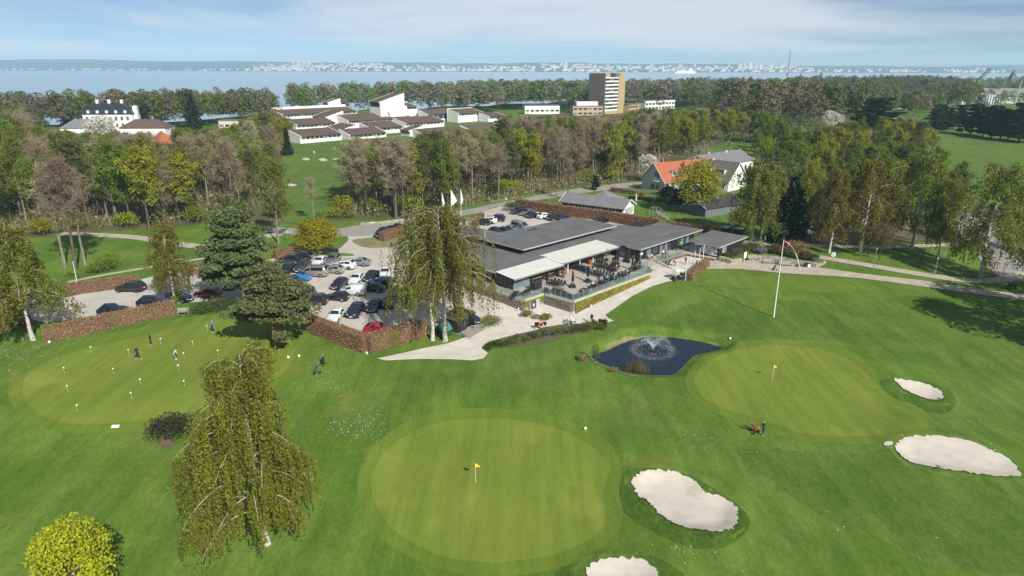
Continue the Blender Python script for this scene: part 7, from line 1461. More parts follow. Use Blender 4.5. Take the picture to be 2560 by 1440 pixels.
    w.add([(.32*math.cos(6.2832*j/k), y, .32*math.sin(6.2832*j/k)) for y in (-.11, .11) for j in range(k)], [(j, (j+1) % k, k+(j+1) % k, k+j) for j in range(k)]+[tuple(range(k))[::-1], tuple(range(k, 2*k))], 0); d['wheel'] = MESH_WHEEL if 'MESH_WHEEL' in globals() else w.mesh('wheel', [TYRE]); globals()['MESH_WHEEL'] = d['wheel']
    if 'RIMS' not in globals():
        r = MB(); vs = [(.21*math.cos(6.2832*j/k), y, .21*math.sin(6.2832*j/k)) for y in (-.122, .122) for j in range(k)]; r.add(vs, [tuple(range(k))[::-1], tuple(range(k, 2*k))]); globals()['RIMS'] = [r.mesh('rim', [RIM]), r.mesh('rim_dark', [RIMD])]
    d['wheels'] = [(wx, s*(hw-.10)) for wx in (L*.315, -L*.295) for s in (-1, 1)]; CM[kind] = d; return d
def car(kind, colr, px, py, head, label, rims=0, roof=None, group='cars parked on the gravel'):
    d = car_meshes(kind); x, y, z = P(px, py, 0); o = thing('parked_car' if kind not in ('van', 'panel') else 'parked_van', label, 'car' if kind not in ('van', 'panel') else 'van', (x, y, z+.05), R(head), group)
    b = link('body', d['body'], o); b.material_slots[0].link = 'OBJECT'; b.material_slots[0].material = PAINT[colr]
    for (nm, s, i), me in d['g'].items(): link(nm, me, o)
    for wx, wy in d['wheels']: w = link('wheel', d['wheel'], o, None, (wx, wy, .32)); link('rim', RIMS[rims], w)
    if kind in ('suv', 'estate', 'van') and rims != 2:
        L, Wd, H, *_ = CARS[kind]
        for s in (-1, 1): MB().bar((L*.02, s*Wd*.33, H+.02), (-L*.36, s*Wd*.33, H+.03), .05, .05).obj('roof_rail', [RIM if colr in ('black', 'navy') else TRIM], o)
    return o
for a in (('estate','black',751,648,176,'black estate car at the back of the yard beside the golden maple'),('suv','black',726,657,176,'black off-roader half behind the pine, next to the black estate'),('suv','navy',717,684,-101,'dark blue off-roader facing the camera at the left end of the second row'),('suv','darkgrey',757,676,-100,'slate-blue off-roader facing the camera behind the silver van'),('hatch','white',799,662,-97,'small white car facing the camera behind the silver van'),('suv','grey',833,658,-97,'grey crossover facing the camera at the back row end'),
  ('van','beige',785,690,176,'silver-beige passenger van parked broadside in the yard'),('hatch','silver',832,682,173,'silver hatchback with its tail to the right beside the van'),('suv','white',859,671,172,'white coupe-roofed crossover broadside behind the silver hatchback'),('sedan','bluegrey',896,663,172,'blue-grey fastback, rightmost of the rear row'),('open','skyblue',747,701,173,'bright blue convertible with black fabric roof'),('estate','darkgrey',714,711,172,'dark grey estate with chrome window line below the blue convertible'),
  ('hatch','navy',849,718,-104,'dark hatchback facing the camera left of the white van'),('hatch','white',891,706,-96,'white hatchback with dark roof facing the camera in the right row'),('sedan','black',929,698,-96,'black saloon facing the camera between two white cars'),('suv','white',964,692,-84,'large white off-roader with sunroof facing the camera'),('suv','blue',951,716,171,'blue crossover broadside below the large white off-roader'),('sedan','black',929,727,170,'black saloon broadside behind the white van'),
  ('panel','vanwhite',881,736,172,'white delivery van with a small dark door mark'),('hatch','black',842,750,172,'black hatchback broadside left of the white delivery van',0),('suv','black',785,760,176,'black off-roader broadside at the left front of the yard'),('hatch','navy',764,741,-101,'dark hatchback facing the camera behind the broadside black off-roader'),('suv','navy',890,787,-96,'dark blue off-roader with bright grille facing the camera in the front row'),('hatch','black',936,774,-95,'black minivan facing the camera in the birch shade'),
  ('suv','black',976,764,-95,'black car behind the hanging birch sprays'),('hatch','white',840,799,-96,'white car half behind the corner hedge'),('hatch','red',949,831,5,'red hatchback of which only the roof shows over the corner hedge'),('hatch','navy',1042,826,-52,'dark blue hatchback between hedge end and birch trunk'),('sedan','navy',1172,803,-48,'dark blue car behind the mossy shed'),
  ('suv','black',328,728,178,'black off-roader alone at the far hedge of the car strip',1),('hatch','navy',382,763,10,'dark car whose roof shows over the middle of the long hedge'),('hatch','navy',286,784,10,'dark blue car whose roof shows over the west part of the long hedge'),('sedan','navy',450,751,-22,'navy car behind the slim birch trunk'),('hatch','darkred',520,742,174,'dark red car behind the rhododendrons'),('sedan','grey',530,694,178,'grey car partly under the layered pine'),('suv','paleblue',582,717,-92,'pale blue estate facing the camera beside the pine trunk'),('hatch','red',612,674,-90,'red car seen through the gap between the pines'),('hatch','red',636,666,-90,'second red car hidden among the pine branches'),
  ('suv','black',955,590,-105,'black car at the end of the island hedge'),('sedan','black',988,575,176,'black car on the road behind the island hedge'),('suv','black',1297,534,-142,'large black off-roader at the left end of the row by the reddish hedge'),('hatch','grey',1317,538,-142,'grey car second in the row by the reddish hedge'),('hatch','black',1334,544,38,'black car third in the row by the reddish hedge',1),('hatch','white',1362,546,38,'white car in the row by the reddish hedge'),('hatch','black',1386,550,38,'black car right of the white one by the reddish hedge'),('hatch','navy',1408,549,38,'navy car at the right end of the row, cut off by the roof'),
  ('suv','white',1219,558,166,'white crossover with black roof beside the weeping birches',1),('suv','navy',1240,553,166,'navy crossover with its tail to the right in the rear car park'),('hatch','black',1205,562,166,'black car almost hidden by the weeping birches in the rear car park'),('van','silver',1301,575,-42,'silver people carrier behind the upper roof'),('hatch','bluegrey',1283,580,-42,'pale blue-grey rounded small car behind the upper roof'),('hatch','navy',1266,585,-42,'dark blue small car close behind the upper roof'),('hatch','navy',1243,585,-42,'dark car of which only the roof shows above the clubhouse roof'),('sedan','black',1505,556,38,'black car glimpsed behind the clubhouse at the hedge')):
    kind, colr, px, py, hd, lb = a[:6]; car(kind, colr, px, py, hd, lb, a[6] if len(a) > 6 else 0, group='cars in the rear car park' if px > 1195 and py < 600 else 'cars parked on the gravel')
# ---------------------------------------------------------------- people
SKIN = pm('skin', (.52,.33,.24), (.45,.28,.20), 6, .6); CL = {k: pm('cloth_'+k, v, tuple(x*.75 for x in v), 5, .9) for k, v in {'navy':(.015,.022,.055),'black':(.014,.014,.016),'white':(.70,.70,.70),'blue':(.05,.25,.45),'royal':(.02,.06,.42),'grey':(.30,.30,.31),'darkgrey':(.07,.07,.08),'red':(.45,.03,.04),'brown':(.16,.09,.06),'paleblue':(.30,.52,.62),'tan':(.36,.28,.20),'neon':(.45,.55,.05),'denim':(.05,.08,.16),'coral':(.55,.12,.10)}.items()}
HAIR = {'dark': pm('dark_hair', (.02,.014,.01), (.012,.009,.007), 20, .6), 'grey': pm('grey_hair', (.35,.34,.33), (.25,.24,.23), 20, .6), 'fair': pm('fair_hair', (.40,.27,.12), (.3,.2,.09), 20, .6), 'brown': pm('brown_hair', (.10,.055,.03), (.07,.04,.02), 20, .6)}
EYE = pm('eye_dark', (.01,.01,.01), (.02,.015,.01), 9, .2)
def V3(*a): return Vector(a)
def pose_joints(p, H):
    k = H/1.78; J = {}
    lean = {'stand': .03, 'walk': .06, 'putt': .75, 'sit': -.08, 'sitlean': .25, 'push': .15, 'bend': 1.05}[p]
    ph = {'sit': .52, 'sitlean': .52, 'bend': .86, 'putt': .88, 'walk': .90}.get(p, .93)
    pel = V3(0, {'putt': -.16, 'bend': -.22}.get(p, 0), ph); up = V3(0, math.sin(lean), math.cos(lean)); fw = V3(0, math.cos(lean), -math.sin(lean))
    J['pel'] = pel; J['waist'] = pel+up*.20; J['chest'] = pel+up*.40; J['neck'] = pel+up*.545
    hu = V3(0, math.sin(lean*.55), math.cos(lean*.55)); J['head0'] = J['neck']+hu*.07; J['head1'] = J['neck']+hu*.17+V3(0, .015, 0); J['head2'] = J['neck']+hu*.255
    for s, n in ((-1, 'L'), (1, 'R')):
        hip = pel+V3(.10*s, 0, -.05); J['hip'+n] = hip
        if p == 'walk': ft = V3(.09*s, .34*s, .09 if s > 0 else .11); kn = (hip+ft)/2+V3(0, .07, .02)
        elif p in ('sit', 'sitlean'): ft = V3(.13*s, .50, .09); kn = V3(.13*s, .46, .50)
        else: ft = V3(.12*s, .0+(.04*s if p == 'stand' else 0), .09); kn = (hip+ft)/2+V3(.0, .06 if p in ('putt', 'bend', 'push') else .02, 0)
        J['knee'+n] = kn; J['ank'+n] = ft; J['toe'+n] = ft+V3(.02*s, .17, -.045); J['heel'+n] = ft+V3(0, -.05, -.05)
        sh = J['chest']+up*.075+V3(.19*s, 0, 0); J['sh'+n] = sh
        hd = {'stand': sh+V3(.07*s, .10, -.56), 'walk': sh+V3(.06*s, -.30*s, -.50), 'putt': V3(.035*s, J['chest'].y+.16, .72), 'sit': V3(.14*s, .38, .78), 'sitlean': V3(.10*s, .46, .82), 'push': V3(.10*s, .52, 1.02), 'bend': V3(.10*s, .42, .62)}[p]
        el = (sh+hd)/2+V3(.05*s, -.07 if p != 'putt' else -.02, -.03); J['el'+n] = el; J['wr'+n] = hd; d = (hd-el).normalized(); J['hand'+n] = hd+d*.085
    return {a: b*k for a, b in J.items()}, k
BONES = [('pel','waist',1),('waist','chest',0),('chest','neck',0),('neck','head0',3),('head0','head1',3),('head1','head2',3)]+[x for n in 'LR' for x in (('pel','hip'+n,1),('hip'+n,'knee'+n,1),('knee'+n,'ank'+n,1),('ank'+n,'toe'+n,2),('ank'+n,'heel'+n,2),('chest','sh'+n,0),('sh'+n,'el'+n,0),('el'+n,'wr'+n,4),('wr'+n,'hand'+n,3))]
RAD = {'pel': .155,'waist': .135,'chest': .16,'neck': .058,'head0': .062,'head1': .105,'head2': .075}
for n in 'LR': RAD.update({'hip'+n: .095,'knee'+n: .062,'ank'+n: .043,'toe'+n: .038,'heel'+n: .042,'sh'+n: .072,'el'+n: .046,'wr'+n: .032,'hand'+n: .038})
PEOPLE = []
def person(px, py, rz, pose, top, bottom, label, H=1.76, shoe='white', hair='dark', cap=None, bare=False, z=None, loc=None, group=None):
    if loc is None:
        if z is None: loc = P(px, py)
        else: s, t = ST(px, py, z); loc = W(s, t, z)
    J, k = pose_joints(pose, H); names = list(J); me = bpy.data.meshes.new('person_body'); me.from_pydata([J[n] for n in names], [(names.index(a), names.index(b)) for a, b, _ in BONES], []); o = bpy.data.objects.new('body', me); COL.objects.link(o)
    sk = o.modifiers.new('skin', 'SKIN'); sk.use_smooth_shade = True; sl = me.skin_vertices[0].data
    for i, n in enumerate(names):
        r = RAD[n]*k; sl[i].radius = (r, r*(.72 if n in ('pel', 'waist', 'chest') else 1.0)); sl[i].use_root = n == 'pel'
    o.modifiers.new('sub', 'SUBSURF').levels = 1; o.modifiers['sub'].render_levels = 1
    root = thing('person', label, 'person', loc, rz, group); PEOPLE.append((o, root, J, k, top, bottom, shoe, hair, cap, bare)); return root
def finish_people():
    dg = bpy.context.evaluated_depsgraph_get()
    for o, root, J, k, top, bottom, shoe, hair, cap, bare in PEOPLE:
        me = bpy.data.meshes.new_from_object(o.evaluated_get(dg)); v = np.zeros(len(me.vertices)*3, np.float32); me.vertices.foreach_get('co', v); v = v.reshape(-1, 3)
        polys = [list(p.vertices) for p in me.polygons]; cen = np.array([v[p].mean(0) for p in polys]); best = np.full(len(polys), 1e9); mi = np.zeros(len(polys), int)
        for a, b, m in BONES:
            A, B = np.array(J[a]), np.array(J[b]); e = B-A; t = np.clip(((cen-A)@e)/(e@e), 0, 1); d = np.linalg.norm(cen-A-t[:, None]*e, axis=1)-RAD[a]*k*.5; mm = np.full(len(polys), 0 if m == 4 else m)
            if m == 4: mm = np.where(t > (.0 if bare else .85), 3, 0)
            k_ = d < best; best[k_] = d[k_]; mi[k_] = mm[k_]
        tl = []
        for n in 'LR':   # five fingers and a side thumb on each hand
            w, h = np.array(J['wr'+n]), np.array(J['hand'+n]); d = (h-w)/np.linalg.norm(h-w); s = np.cross(d, [0, 1., .3]); s /= np.linalg.norm(s); c = np.cross(s, d)
            for i, ln in enumerate((.070, .080, .076, .060)):
                b0 = h+s*(i-1.5)*.020*k; tl.append((np.array([b0-d*.02, b0+d*ln*.5*k+c*.006, b0+d*ln*.85*k+c*.03*k]), np.array([.009, .008, .006])*k, 5))
            b0 = w+d*.035-s*.03*k; tl.append((np.array([b0, b0+d*.03*k-s*.025*k, b0+d*.06*k-s*.028*k+c*.012]), np.array([.011, .009, .006])*k, 5))
        h1 = np.array(J['head1']); f = np.array([0, 1, 0])
        tl.append((np.array([h1+[0, .085*k, .025*k], h1+[0, .118*k, -.015*k], h1+[0, .095*k, -.03*k]]), np.array([.006, .014, .008])*k, 5))
        for s in (-1, 1): tl.append((np.array([h1+[s*.10*k, 0, .02*k], h1+[s*.112*k, -.01*k, 0], h1+[s*.10*k, 0, -.03*k]]), np.array([.010, .014, .008])*k, 5))
        Vt, Qt = tubes(tl); el = []
        for s in (-1, 1): el.append((np.array([h1+[s*.036*k, .088*k, .018*k], h1+[s*.036*k, .100*k, .018*k]]), np.array([.012, .009])*k, 5))
        el.append((np.array([h1+[-.025*k, .094*k, -.05*k], h1+[.025*k, .094*k, -.05*k]]), np.array([.006, .006])*k, 4)); Ve, Qe = tubes(el)
        V = np.concatenate([v, Vt, Ve]); tri = [p for p in polys if len(p) == 3]; qd = [p for p in polys if len(p) == 4]; o3 = [i for i, p in enumerate(polys) if len(p) == 3]; o4 = [i for i, p in enumerate(polys) if len(p) == 4]
        F = []; M = []
        if tri: F.append(np.array(tri)); M.append(mi[o3])
        F += [np.array(qd), Qt+len(v), Qe+len(v)+len(Vt)]; M += [mi[o4], np.full(len(Qt), 3), np.full(len(Qe), 4)]
        b = link('body', np_mesh('person_body', V, F, [CL[top], CL[bottom], CL[shoe], SKIN, EYE], np.concatenate(M), smooth=True), root); b.name = 'body'
        ax = (np.array(J['head2'])-np.array(J['head0'])); ax /= np.linalg.norm(ax); hm = MB(); r = .118*k
        for i in range(6): pass
        vs = []; fs = []
        for i in range(6):
            th = i/5*1.55
            for j in range(12): ph = 6.2832*j/12; back = .35 if (cap is None and math.sin(ph) < 0) else 0; vs.append((r*math.sin(th)*math.cos(ph), r*1.06*math.sin(th)*math.sin(ph)-.012*k, r*1.12*math.cos(th)-back*r*max(0, th-1.0)*1.6))
        fs = [(i*12+j, (i+1)*12+j, (i+1)*12+(j+1) % 12, i*12+(j+1) % 12) for i in range(5) for j in range(12)]; hm.add(vs, fs, 0, True)
        if cap: hm.add([(-.075*k, .09*k, .012*k), (.075*k, .09*k, .012*k), (.06*k, .20*k, -.01*k), (-.06*k, .20*k, -.01*k), (-.075*k, .09*k, .022*k), (.075*k, .09*k, .022*k), (.06*k, .20*k, .0), (-.06*k, .20*k, .0)], [(0,3,2,1),(4,5,6,7),(0,1,5,4),(1,2,6,5),(2,3,7,6),(3,0,4,7)])
        ho = hm.obj('cap' if cap else 'hair', [CL[cap] if cap else HAIR[hair]], root); ho.location = Vector(J['head1'])+Vector((0, -.004, .012*k)); ho.rotation_euler = (-math.atan2(ax[1], ax[2]), 0, 0)
        bpy.data.objects.remove(o)
def putter(px, py, rz, label, dx=0, dz=0, L=.9, loc=None, fy=.35):
    x, y, z = loc or P(px, py); o = thing('putter', label, 'golf club', (x, y, z), rz); MB().tube([(0, fy-.16, .88), (0, fy+.02, .05)], .011, 6).obj('shaft', [STEEL], o); MB().box(-.06, .06, fy+.0, fy+.04, .02, .05).obj('club_head', [STEEL], o); MB().tube([(0, fy-.17, .92), (0, fy-.12, .68)], .016, 6).obj('grip', [BLACKM], o); return o
TRm = {}
def trolley(px, py, rz, bagc, label, loc=None, z=None):
    if loc is None:
        if z is None: loc = P(px, py)
        else: s, t = ST(px, py, z); loc = W(s, t, z)
    o = thing('golf_trolley', label, 'golf trolley', loc, rz)
    if not TRm:
        TRm['frame'] = MB().tube([(0,.42,.14),(0,.15,.35),(0,-.20,.75),(0,-.42,1.02)], .022, 6).tube([(-.30,-.22,.16),(0,.05,.40),(.30,-.22,.16)], .02, 6).mesh('trolley_frame', [BLACKM]); TRm['handle'] = MB().tube([(-.12,-.44,1.03),(.12,-.44,1.03)], .025, 6).mesh('trolley_handle', [BLACKM])
        m = MB(); k = 12; m.add([(x, .16*math.cos(6.2832*j/k), .16*math.sin(6.2832*j/k)) for x in (-.035, .035) for j in range(k)], [(j, (j+1) % k, k+(j+1) % k, k+j) for j in range(k)]+[tuple(range(k))[::-1], tuple(range(k, 2*k))]); TRm['wheel'] = m.mesh('trolley_wheel', [TYRE])
        m = MB()
        for i in range(9): a = i*.7; c = Vector((.06*math.cos(a), -.30+.05*math.sin(a), 1.02)); e = c+Vector((.02*math.cos(a), -.10, .20+.03*(i % 3))); m.tube([c, e], .008, 4); m.tube([e, e+Vector((.05*math.cos(a), -.03, .02))], [.03, .025], 6)
        TRm['clubs'] = m.mesh('golf_clubs', [STEEL])
    link('frame', TRm['frame'], o); link('handle', TRm['handle'], o)
    for wx, wy in ((-.34, -.22), (.34, -.22), (0, .44)): link('wheel', TRm['wheel'], o, None, (wx, wy, .16))
    MB().tube([(0,.20,.30),(0,-.05,.66),(0,-.30,1.05)], [.13,.145,.135], 10).tube([(.0,.14,.48),(0,-.02,.72)], [.10,.11], 8).obj('bag', [CL[bagc]], o); c = link('clubs', TRm['clubs'], o); c['kind'] = 'stuff'; return o
# on the practice green
person(344, 898, R(-75), 'walk', 'navy', 'navy', 'man in dark navy with a red cap striding across the practice green', 1.86, 'white', cap='red'); person(378, 863, R(140), 'stand', 'navy', 'black', 'woman with long dark hair in a navy vest over white sleeves on the practice green', 1.70, 'white', 'dark'); person(439, 899, R(-60), 'putt', 'white', 'grey', 'man in white top and grey trousers bending to putt on the practice green', 1.80, 'white', 'dark'); person(533, 831, R(160), 'stand', 'blue', 'navy', 'man in bright blue pullover and navy trousers near the pine shadow', 1.78, 'white', 'fair')
putter(439, 899, R(-60), 'putter held by the man in white on the practice green')
trolley(809, 913, R(200), 'black', 'black trolley with standing golf bag beside its low twin on the lawn'); trolley(792, 934, R(150), 'darkgrey', 'lower dark trolley of the pair parked on the lawn below the corner hedge')
person(1908, 1089, R(95), 'push', 'navy', 'denim', 'golfer in navy holding the handle of the red-bag trolley beside the pond green', 1.78, 'white', 'brown', cap='grey'); trolley(1886, 1082, R(-82), 'red', 'trolley with a red golf bag held by the golfer in navy')
person(1420, 812, R(-70), 'bend', 'white', 'grey', 'person in white stooping over a trolley on the white path', 1.76, 'white', 'grey', cap='white'); trolley(1430, 808, R(-80), 'white', 'pale trolley under the stooping person on the white path'); person(1479, 809, R(170), 'push', 'black', 'black', 'person in black standing behind a trolley on the white path', 1.76, 'black', 'grey'); trolley(1483, 813, R(-10), 'black', 'dark trolley beside the person in black on the white path')
trolley(1935, 676, R(20), 'black', 'trolley with black and white bag alone on the tan path before the benches')
# on the forecourt and by the doors
person(0, 0, R(-20), 'walk', 'navy', 'darkgrey', 'person in navy with a red cap by the brown side wall', 1.75, 'white', cap='red', loc=P(1714, 662)); person(0, 0, R(40), 'walk', 'white', 'black', 'person in white top walking between the white poles', 1.78, 'black', 'dark', loc=P(1742, 664)); person(0, 0, R(60), 'bend', 'navy', 'navy', 'person in navy bending over a trolley at the foot of the planter', 1.75, 'white', cap='white', loc=P(1686, 666)); trolley(0, 0, R(30), 'black', 'first black trolley at the foot of the brown planter wall', loc=P(1672, 664)); trolley(0, 0, R(70), 'darkgrey', 'second trolley at the foot of the brown planter wall', loc=P(1663, 667))
person(1663, 648, R(-150), 'stand', 'darkgrey', 'navy', 'person in dark clothes standing before the glass doors with companions', 1.78, 'black', 'dark', z=FL); person(1669, 646, R(-120), 'stand', 'coral', 'denim', 'person in a coral top standing before the glass doors', 1.72, 'white', 'brown', z=FL); person(1656, 645, R(10), 'stand', 'white', 'black', 'person in white shirt standing with two others before the glass doors', 1.74, 'black', 'fair', z=FL); person(1701, 622, R(-150), 'stand', 'neon', 'black', 'person in neon yellow in the passage beside the kiosk', 1.75, 'black', 'dark', z=FL)
trolley(1688, 626, R(70), 'black', 'black trolley parked in the passage beside the kiosk', z=FL)
person(1621, 651, R(-40), 'sit', 'white', 'darkgrey', 'guest in white seated at the left of the white bench', 1.74, 'black', 'grey', z=FL); person(1628, 649, R(-40), 'sitlean', 'white', 'black', 'guest in white and black seated at the right of the white bench', 1.74, 'black', 'dark', z=FL)
# seated on the terrace
for i, (px, py, rz, ps, tp, ht, lb) in enumerate(((1464,686,R(-50),'sit','royal','brown','guest in royal blue seated beside the bar counter'),(1481,679,R(130),'sit','black','dark','dark-clad guest seated opposite the one in royal blue'),(1480,720,R(-140),'sitlean','white','fair','guest in white leaning on the table behind the sofa'),(1492,715,R(135),'sit','tan','brown','guest in beige at the second balustrade table'),(1497,709,R(-45),'sit','darkgrey','dark','guest with dark hair at the second balustrade table'),(1505,707,R(135),'sitlean','white','grey','guest in bright white with back to the balustrade'),(1511,701,R(-45),'sit','grey','grey','guest in grey at the third balustrade table'),(1518,704,R(135),'sit','paleblue','fair','guest in pale grey-blue at the third balustrade table'),(1569,689,R(135),'sitlean','paleblue','grey','guest in pale turquoise with white hair near the terrace end'),(1586,674,R(-60),'sit','navy','dark','guest in navy at the end table by the steps'),(1594,671,R(110),'sit','tan','fair','guest in beige at the end table by the steps'),(1578,684,R(120),'sit','brown','brown','guest in brown at the balustrade near the terrace end'))):
    person(px, py, rz, ps, tp, ('darkgrey', 'denim', 'black')[i % 3], lb, 1.74, 'black', ht, z=FL, group='guests seated on the terrace')
# two walkers far on the hill fairway
person(2415, 487, R(20), 'walk', 'white', 'black', 'distant golfer in white on the right-hand fairway', 1.78, 'black', 'dark'); person(2395, 478, R(20), 'stand', 'tan', 'denim', 'distant golfer standing on the right-hand fairway', 1.78, 'black', 'dark')
finish_people()
# golf buggy
x, y, z = P(1695, 700); bg_ = thing('golf_buggy', 'dark golf buggy with a pale roof parked at the short brown hedge', 'golf buggy', (x, y, z), R(200)); BW = pm('buggy_dark_green', (.015,.022,.024), (.012,.016,.018), 3, .3)
MB().hexa([(-1.15,-.58,.25),(1.15,-.52,.25),(1.15,.52,.25),(-1.15,.58,.25),(-1.15,-.58,.62),(1.05,-.48,.72),(1.05,.48,.72),(-1.15,.58,.62)]).obj('body', [BW], bg_); MB().box(-.62, -.05, -.52, .52, .62, .80).obj('seat', [CUSH], bg_); MB().hexa([(-.75,-.52,.8),(-.62,-.52,.8),(-.62,.52,.8),(-.75,.52,.8),(-.86,-.52,1.25),(-.75,-.52,1.25),(-.75,.52,1.25),(-.86,.52,1.25)]).obj('seat_back', [CUSH], bg_)
MB().hexa([(-1.0,-.60,1.82),(.85,-.56,1.86),(.85,.56,1.86),(-1.0,.60,1.82),(-.95,-.55,1.90),(.80,-.52,1.94),(.80,.52,1.94),(-.95,.55,1.90)]).obj('roof', [WHITEP], bg_); MB().add([(.98,-.5,.75),(.98,.5,.75),(.76,.5,1.84),(.76,-.5,1.84)], [(0,1,2,3)]).obj('windscreen', [GLASSR], bg_)
for sx, sx2 in ((.98, .76), (-.9, -.88)):
    for sy in (-.52, .52): MB().bar((sx, sy, .6), (sx2, sy, 1.85), .04).obj('roof_post', [WHITEP if sx > 0 else BLACKM], bg_)
MB().tube([(.55,-.25,.7),(.40,-.25,1.05)], .025, 6).lathe([(.16,1.04),(.18,1.06),(.16,1.08)], 10, (.38,-.25,0)).obj('steering_wheel', [BLACKM], bg_)
for wx in (-.78, .80):
    for wy in (-.5, .5): w = link('wheel', MESH_WHEEL, bg_, None, (wx, wy, .24)); w.scale = (.75,)*3; link('rim', RIMS[0], w)
for sy in (-.3, .3): MB().tube([(-1.25,sy,.35),(-1.4,sy,.75),(-1.5,sy,1.2)], [.13,.14,.13], 8).obj('golf_bag', [CL['black' if sy < 0 else 'darkgrey']], bg_)
# ---------------------------------------------------------------- far lawns' sand, far woods, town edge, opposite coast
for l in ([(755,399),(765,395),(775,399),(768,402)], [(797,400),(808,396),(819,401),(808,404)], [(831,398),(845,396),(853,399),(840,401)], [(712,463),(728,460),(743,464),(728,467)], [(2075,346),(2092,341),(2106,345),(2095,350),(2080,350)], [(2330,341),(2345,338),(2355,341),(2340,344)], [(1050,452),(1062,449),(1070,453),(1060,455)]): px_sheet('far_bunker_sand', l, SAND, .14, .8)
px_sheet('far_lawn', [(2328,330),(2420,336),(2560,362),(2700,420),(2700,540),(2500,490),(2405,440),(2360,382)], G_LAWN, .06, 4); px_sheet('far_lawn', [(2040,330),(2130,326),(2150,350),(2130,385),(2060,390),(2030,360)], G_LAWN, .06, 3); px_sheet('far_lawn', [(1905,345),(1960,330),(1975,370),(1930,385)], G_LAWN, .06, 3)
WA = [[(-420,270),(-190,330),(-190,372),(-260,395),(-180,405),(-150,455),(-600,440),(-600,270)], [(-165,330),(-110,330),(-105,372),(-150,420),(-168,400)], [(-260,392),(-170,385),(-120,440),(-120,480),(-300,450)]]
far_wood('distant_woods', scatter(WA, 9.5, 1), 1, (15, 21), 'wood along the shore behind and round the white villa')
WB = [[(-172,520),(-158,500),(-105,545),(-50,560),(40,610),(60,700),(-10,700),(-130,620),(-176,555)], [(-60,500),(60,540),(170,600),(190,690),(60,690),(-40,580)], [(-20,400),(40,430),(60,490),(-20,470)], [(86,400),(170,420),(200,500),(110,490)], [(0,318),(90,330),(110,395),(40,425),(-8,392)]]
far_wood('distant_woods', scatter(WB, 9.5, 4), 4, (17, 23), 'wood along the shore behind the white school and the tower block')
WC = [[(105,410),(150,400),(245,400),(392,640),(250,640),(150,600)]]
far_wood('distant_woods', scatter(WC, 10.5, 5), 5, (9, 15), 'mixed trees on the slope below the hilltop wood')
W2 = [[(100,500),(180,500),(280,640),(330,860),(230,860),(130,680)], [(110,300),(190,360),(230,470),(140,470),(100,380)], [(180,480),(300,560),(420,760),(560,1050),(400,1000),(300,760)], [(300,560),(340,520),(400,600),(520,800),(640,1100),(560,1080),(420,780)]]
far_wood('distant_woods', scatter(W2, 13, 2), 2, (14, 22), 'hilltop wood on the horizon right of the tower block')
W3 = [[(395,560),(600,720),(900,1150),(900,1250),(560,900),(390,640)], [(215,420),(330,470),(390,540),(360,560),(260,500)], [(640,1180),(1100,1300),(1200,1500),(700,1300)]]
far_wood('distant_woods', scatter(W3, 19, 3), 3, (8, 15), 'scattered trees among the houses at the far right edge')
# town edge at the right: stadium, houses, masts, spires
HALLR = pm('hall_grey_roof', (.28,.29,.30), (.22,.23,.24), .3, .6); STRIPE = pm('hall_white_cladding', (.62,.64,.66), (.55,.57,.6), .5, .6); STRB = pm('hall_dark_cladding', (.10,.12,.14), (.08,.1,.12), .5, .7)
a = P0(2372, 262, 4); st = thing('stadium_hall', 'low hall with black and white striped gable front beyond the pines', 'hall', (a[0], a[1], 4), R(2)); m = MB(); m.add([(0,0,-2),(48,0,-2),(48,30,-2),(0,30,-2),(0,0,2),(30,0,11),(48,0,8),(48,30,8),(30,30,11),(0,30,2)], [(0,1,6,5,4),(1,2,7,6),(2,3,9,8,7),(3,0,4,9),(4,5,8,9),(5,6,7,8)]); m.obj('wall', [STRB], st)
for i in range(19):
    x0 = 2+i*2.4; h = min(2+9*x0/30, 11-3*max(0, x0-30)/18)-.6; MB().box(x0, x0+1.25, -.12, -.01, .2, h).obj('white_strip', [STRIPE], st)
MB().box(20, 27, -.2, -.13, 3.2, 5.2).obj('blue_emblem', [pm('emblem_blue', (.08,.14,.45), (.07,.12,.4), 1, .6)], st)
a = P0(2470, 258, 4); s2 = thing('stadium_hall', 'long grey-roofed sports hall behind the pines at the right edge', 'hall', (a[0], a[1], 4), R(-14)); m = MB(); m.add([(0,0,-2),(95,0,-2),(95,34,-2),(0,34,-2),(0,0,7),(95,0,7),(95,34,7),(0,34,7),(0,17,12.5),(95,17,12.5)], [(0,1,5,4),(1,2,6,9,5),(2,3,7,6),(3,0,4,8,7)]); m.obj('wall', [STRIPE], s2)
for s in (-1, 1):
    q = [(-1,17+18*s,6.8),(96,17+18*s,6.8),(96,17,12.7),(-1,17,12.7)]; q = q if s < 0 else q[::-1]; m = MB(); m.add(q+[(u,v,w+.4) for u,v,w in q], [(3,2,1,0),(4,5,6,7),(0,1,5,4),(1,2,6,5),(2,3,7,6),(3,0,4,7)]); m.obj('roof', [HALLR], s2)
LM = pm('mast_grey', (.40,.42,.44), (.34,.36,.38), 1, .6); LD = pm('floodlight_dark', (.05,.06,.08), (.04,.05,.06), 1, .6)
for i, (px, py, ty, lb) in enumerate(((2431,258,172,'leaning-headed floodlight mast, the left one of two'),(2535,262,172,'floodlight mast cut by the right picture edge'))):
    a = P0(px, py, 4); h = height_to(a[0], a[1], 4, ty); o = thing('floodlight_mast', lb, 'floodlight mast', (a[0], a[1], 4), .0); MB().tube([(0,0,0),(2.2,0,h*.72)], [.75,.45], 8).obj('mast', [LM], o); MB().bar((2.2,0,h*.70), (8,0,h), .5).obj('head_frame', [LM], o)
    for k in range(7): u = k/6; MB().box(2+6*u-1.2, 2+6*u+3.0, -.8, .4, h*(.70+.30*u)-.35, h*(.70+.30*u)+.45).obj('lamp_row', [LD], o)
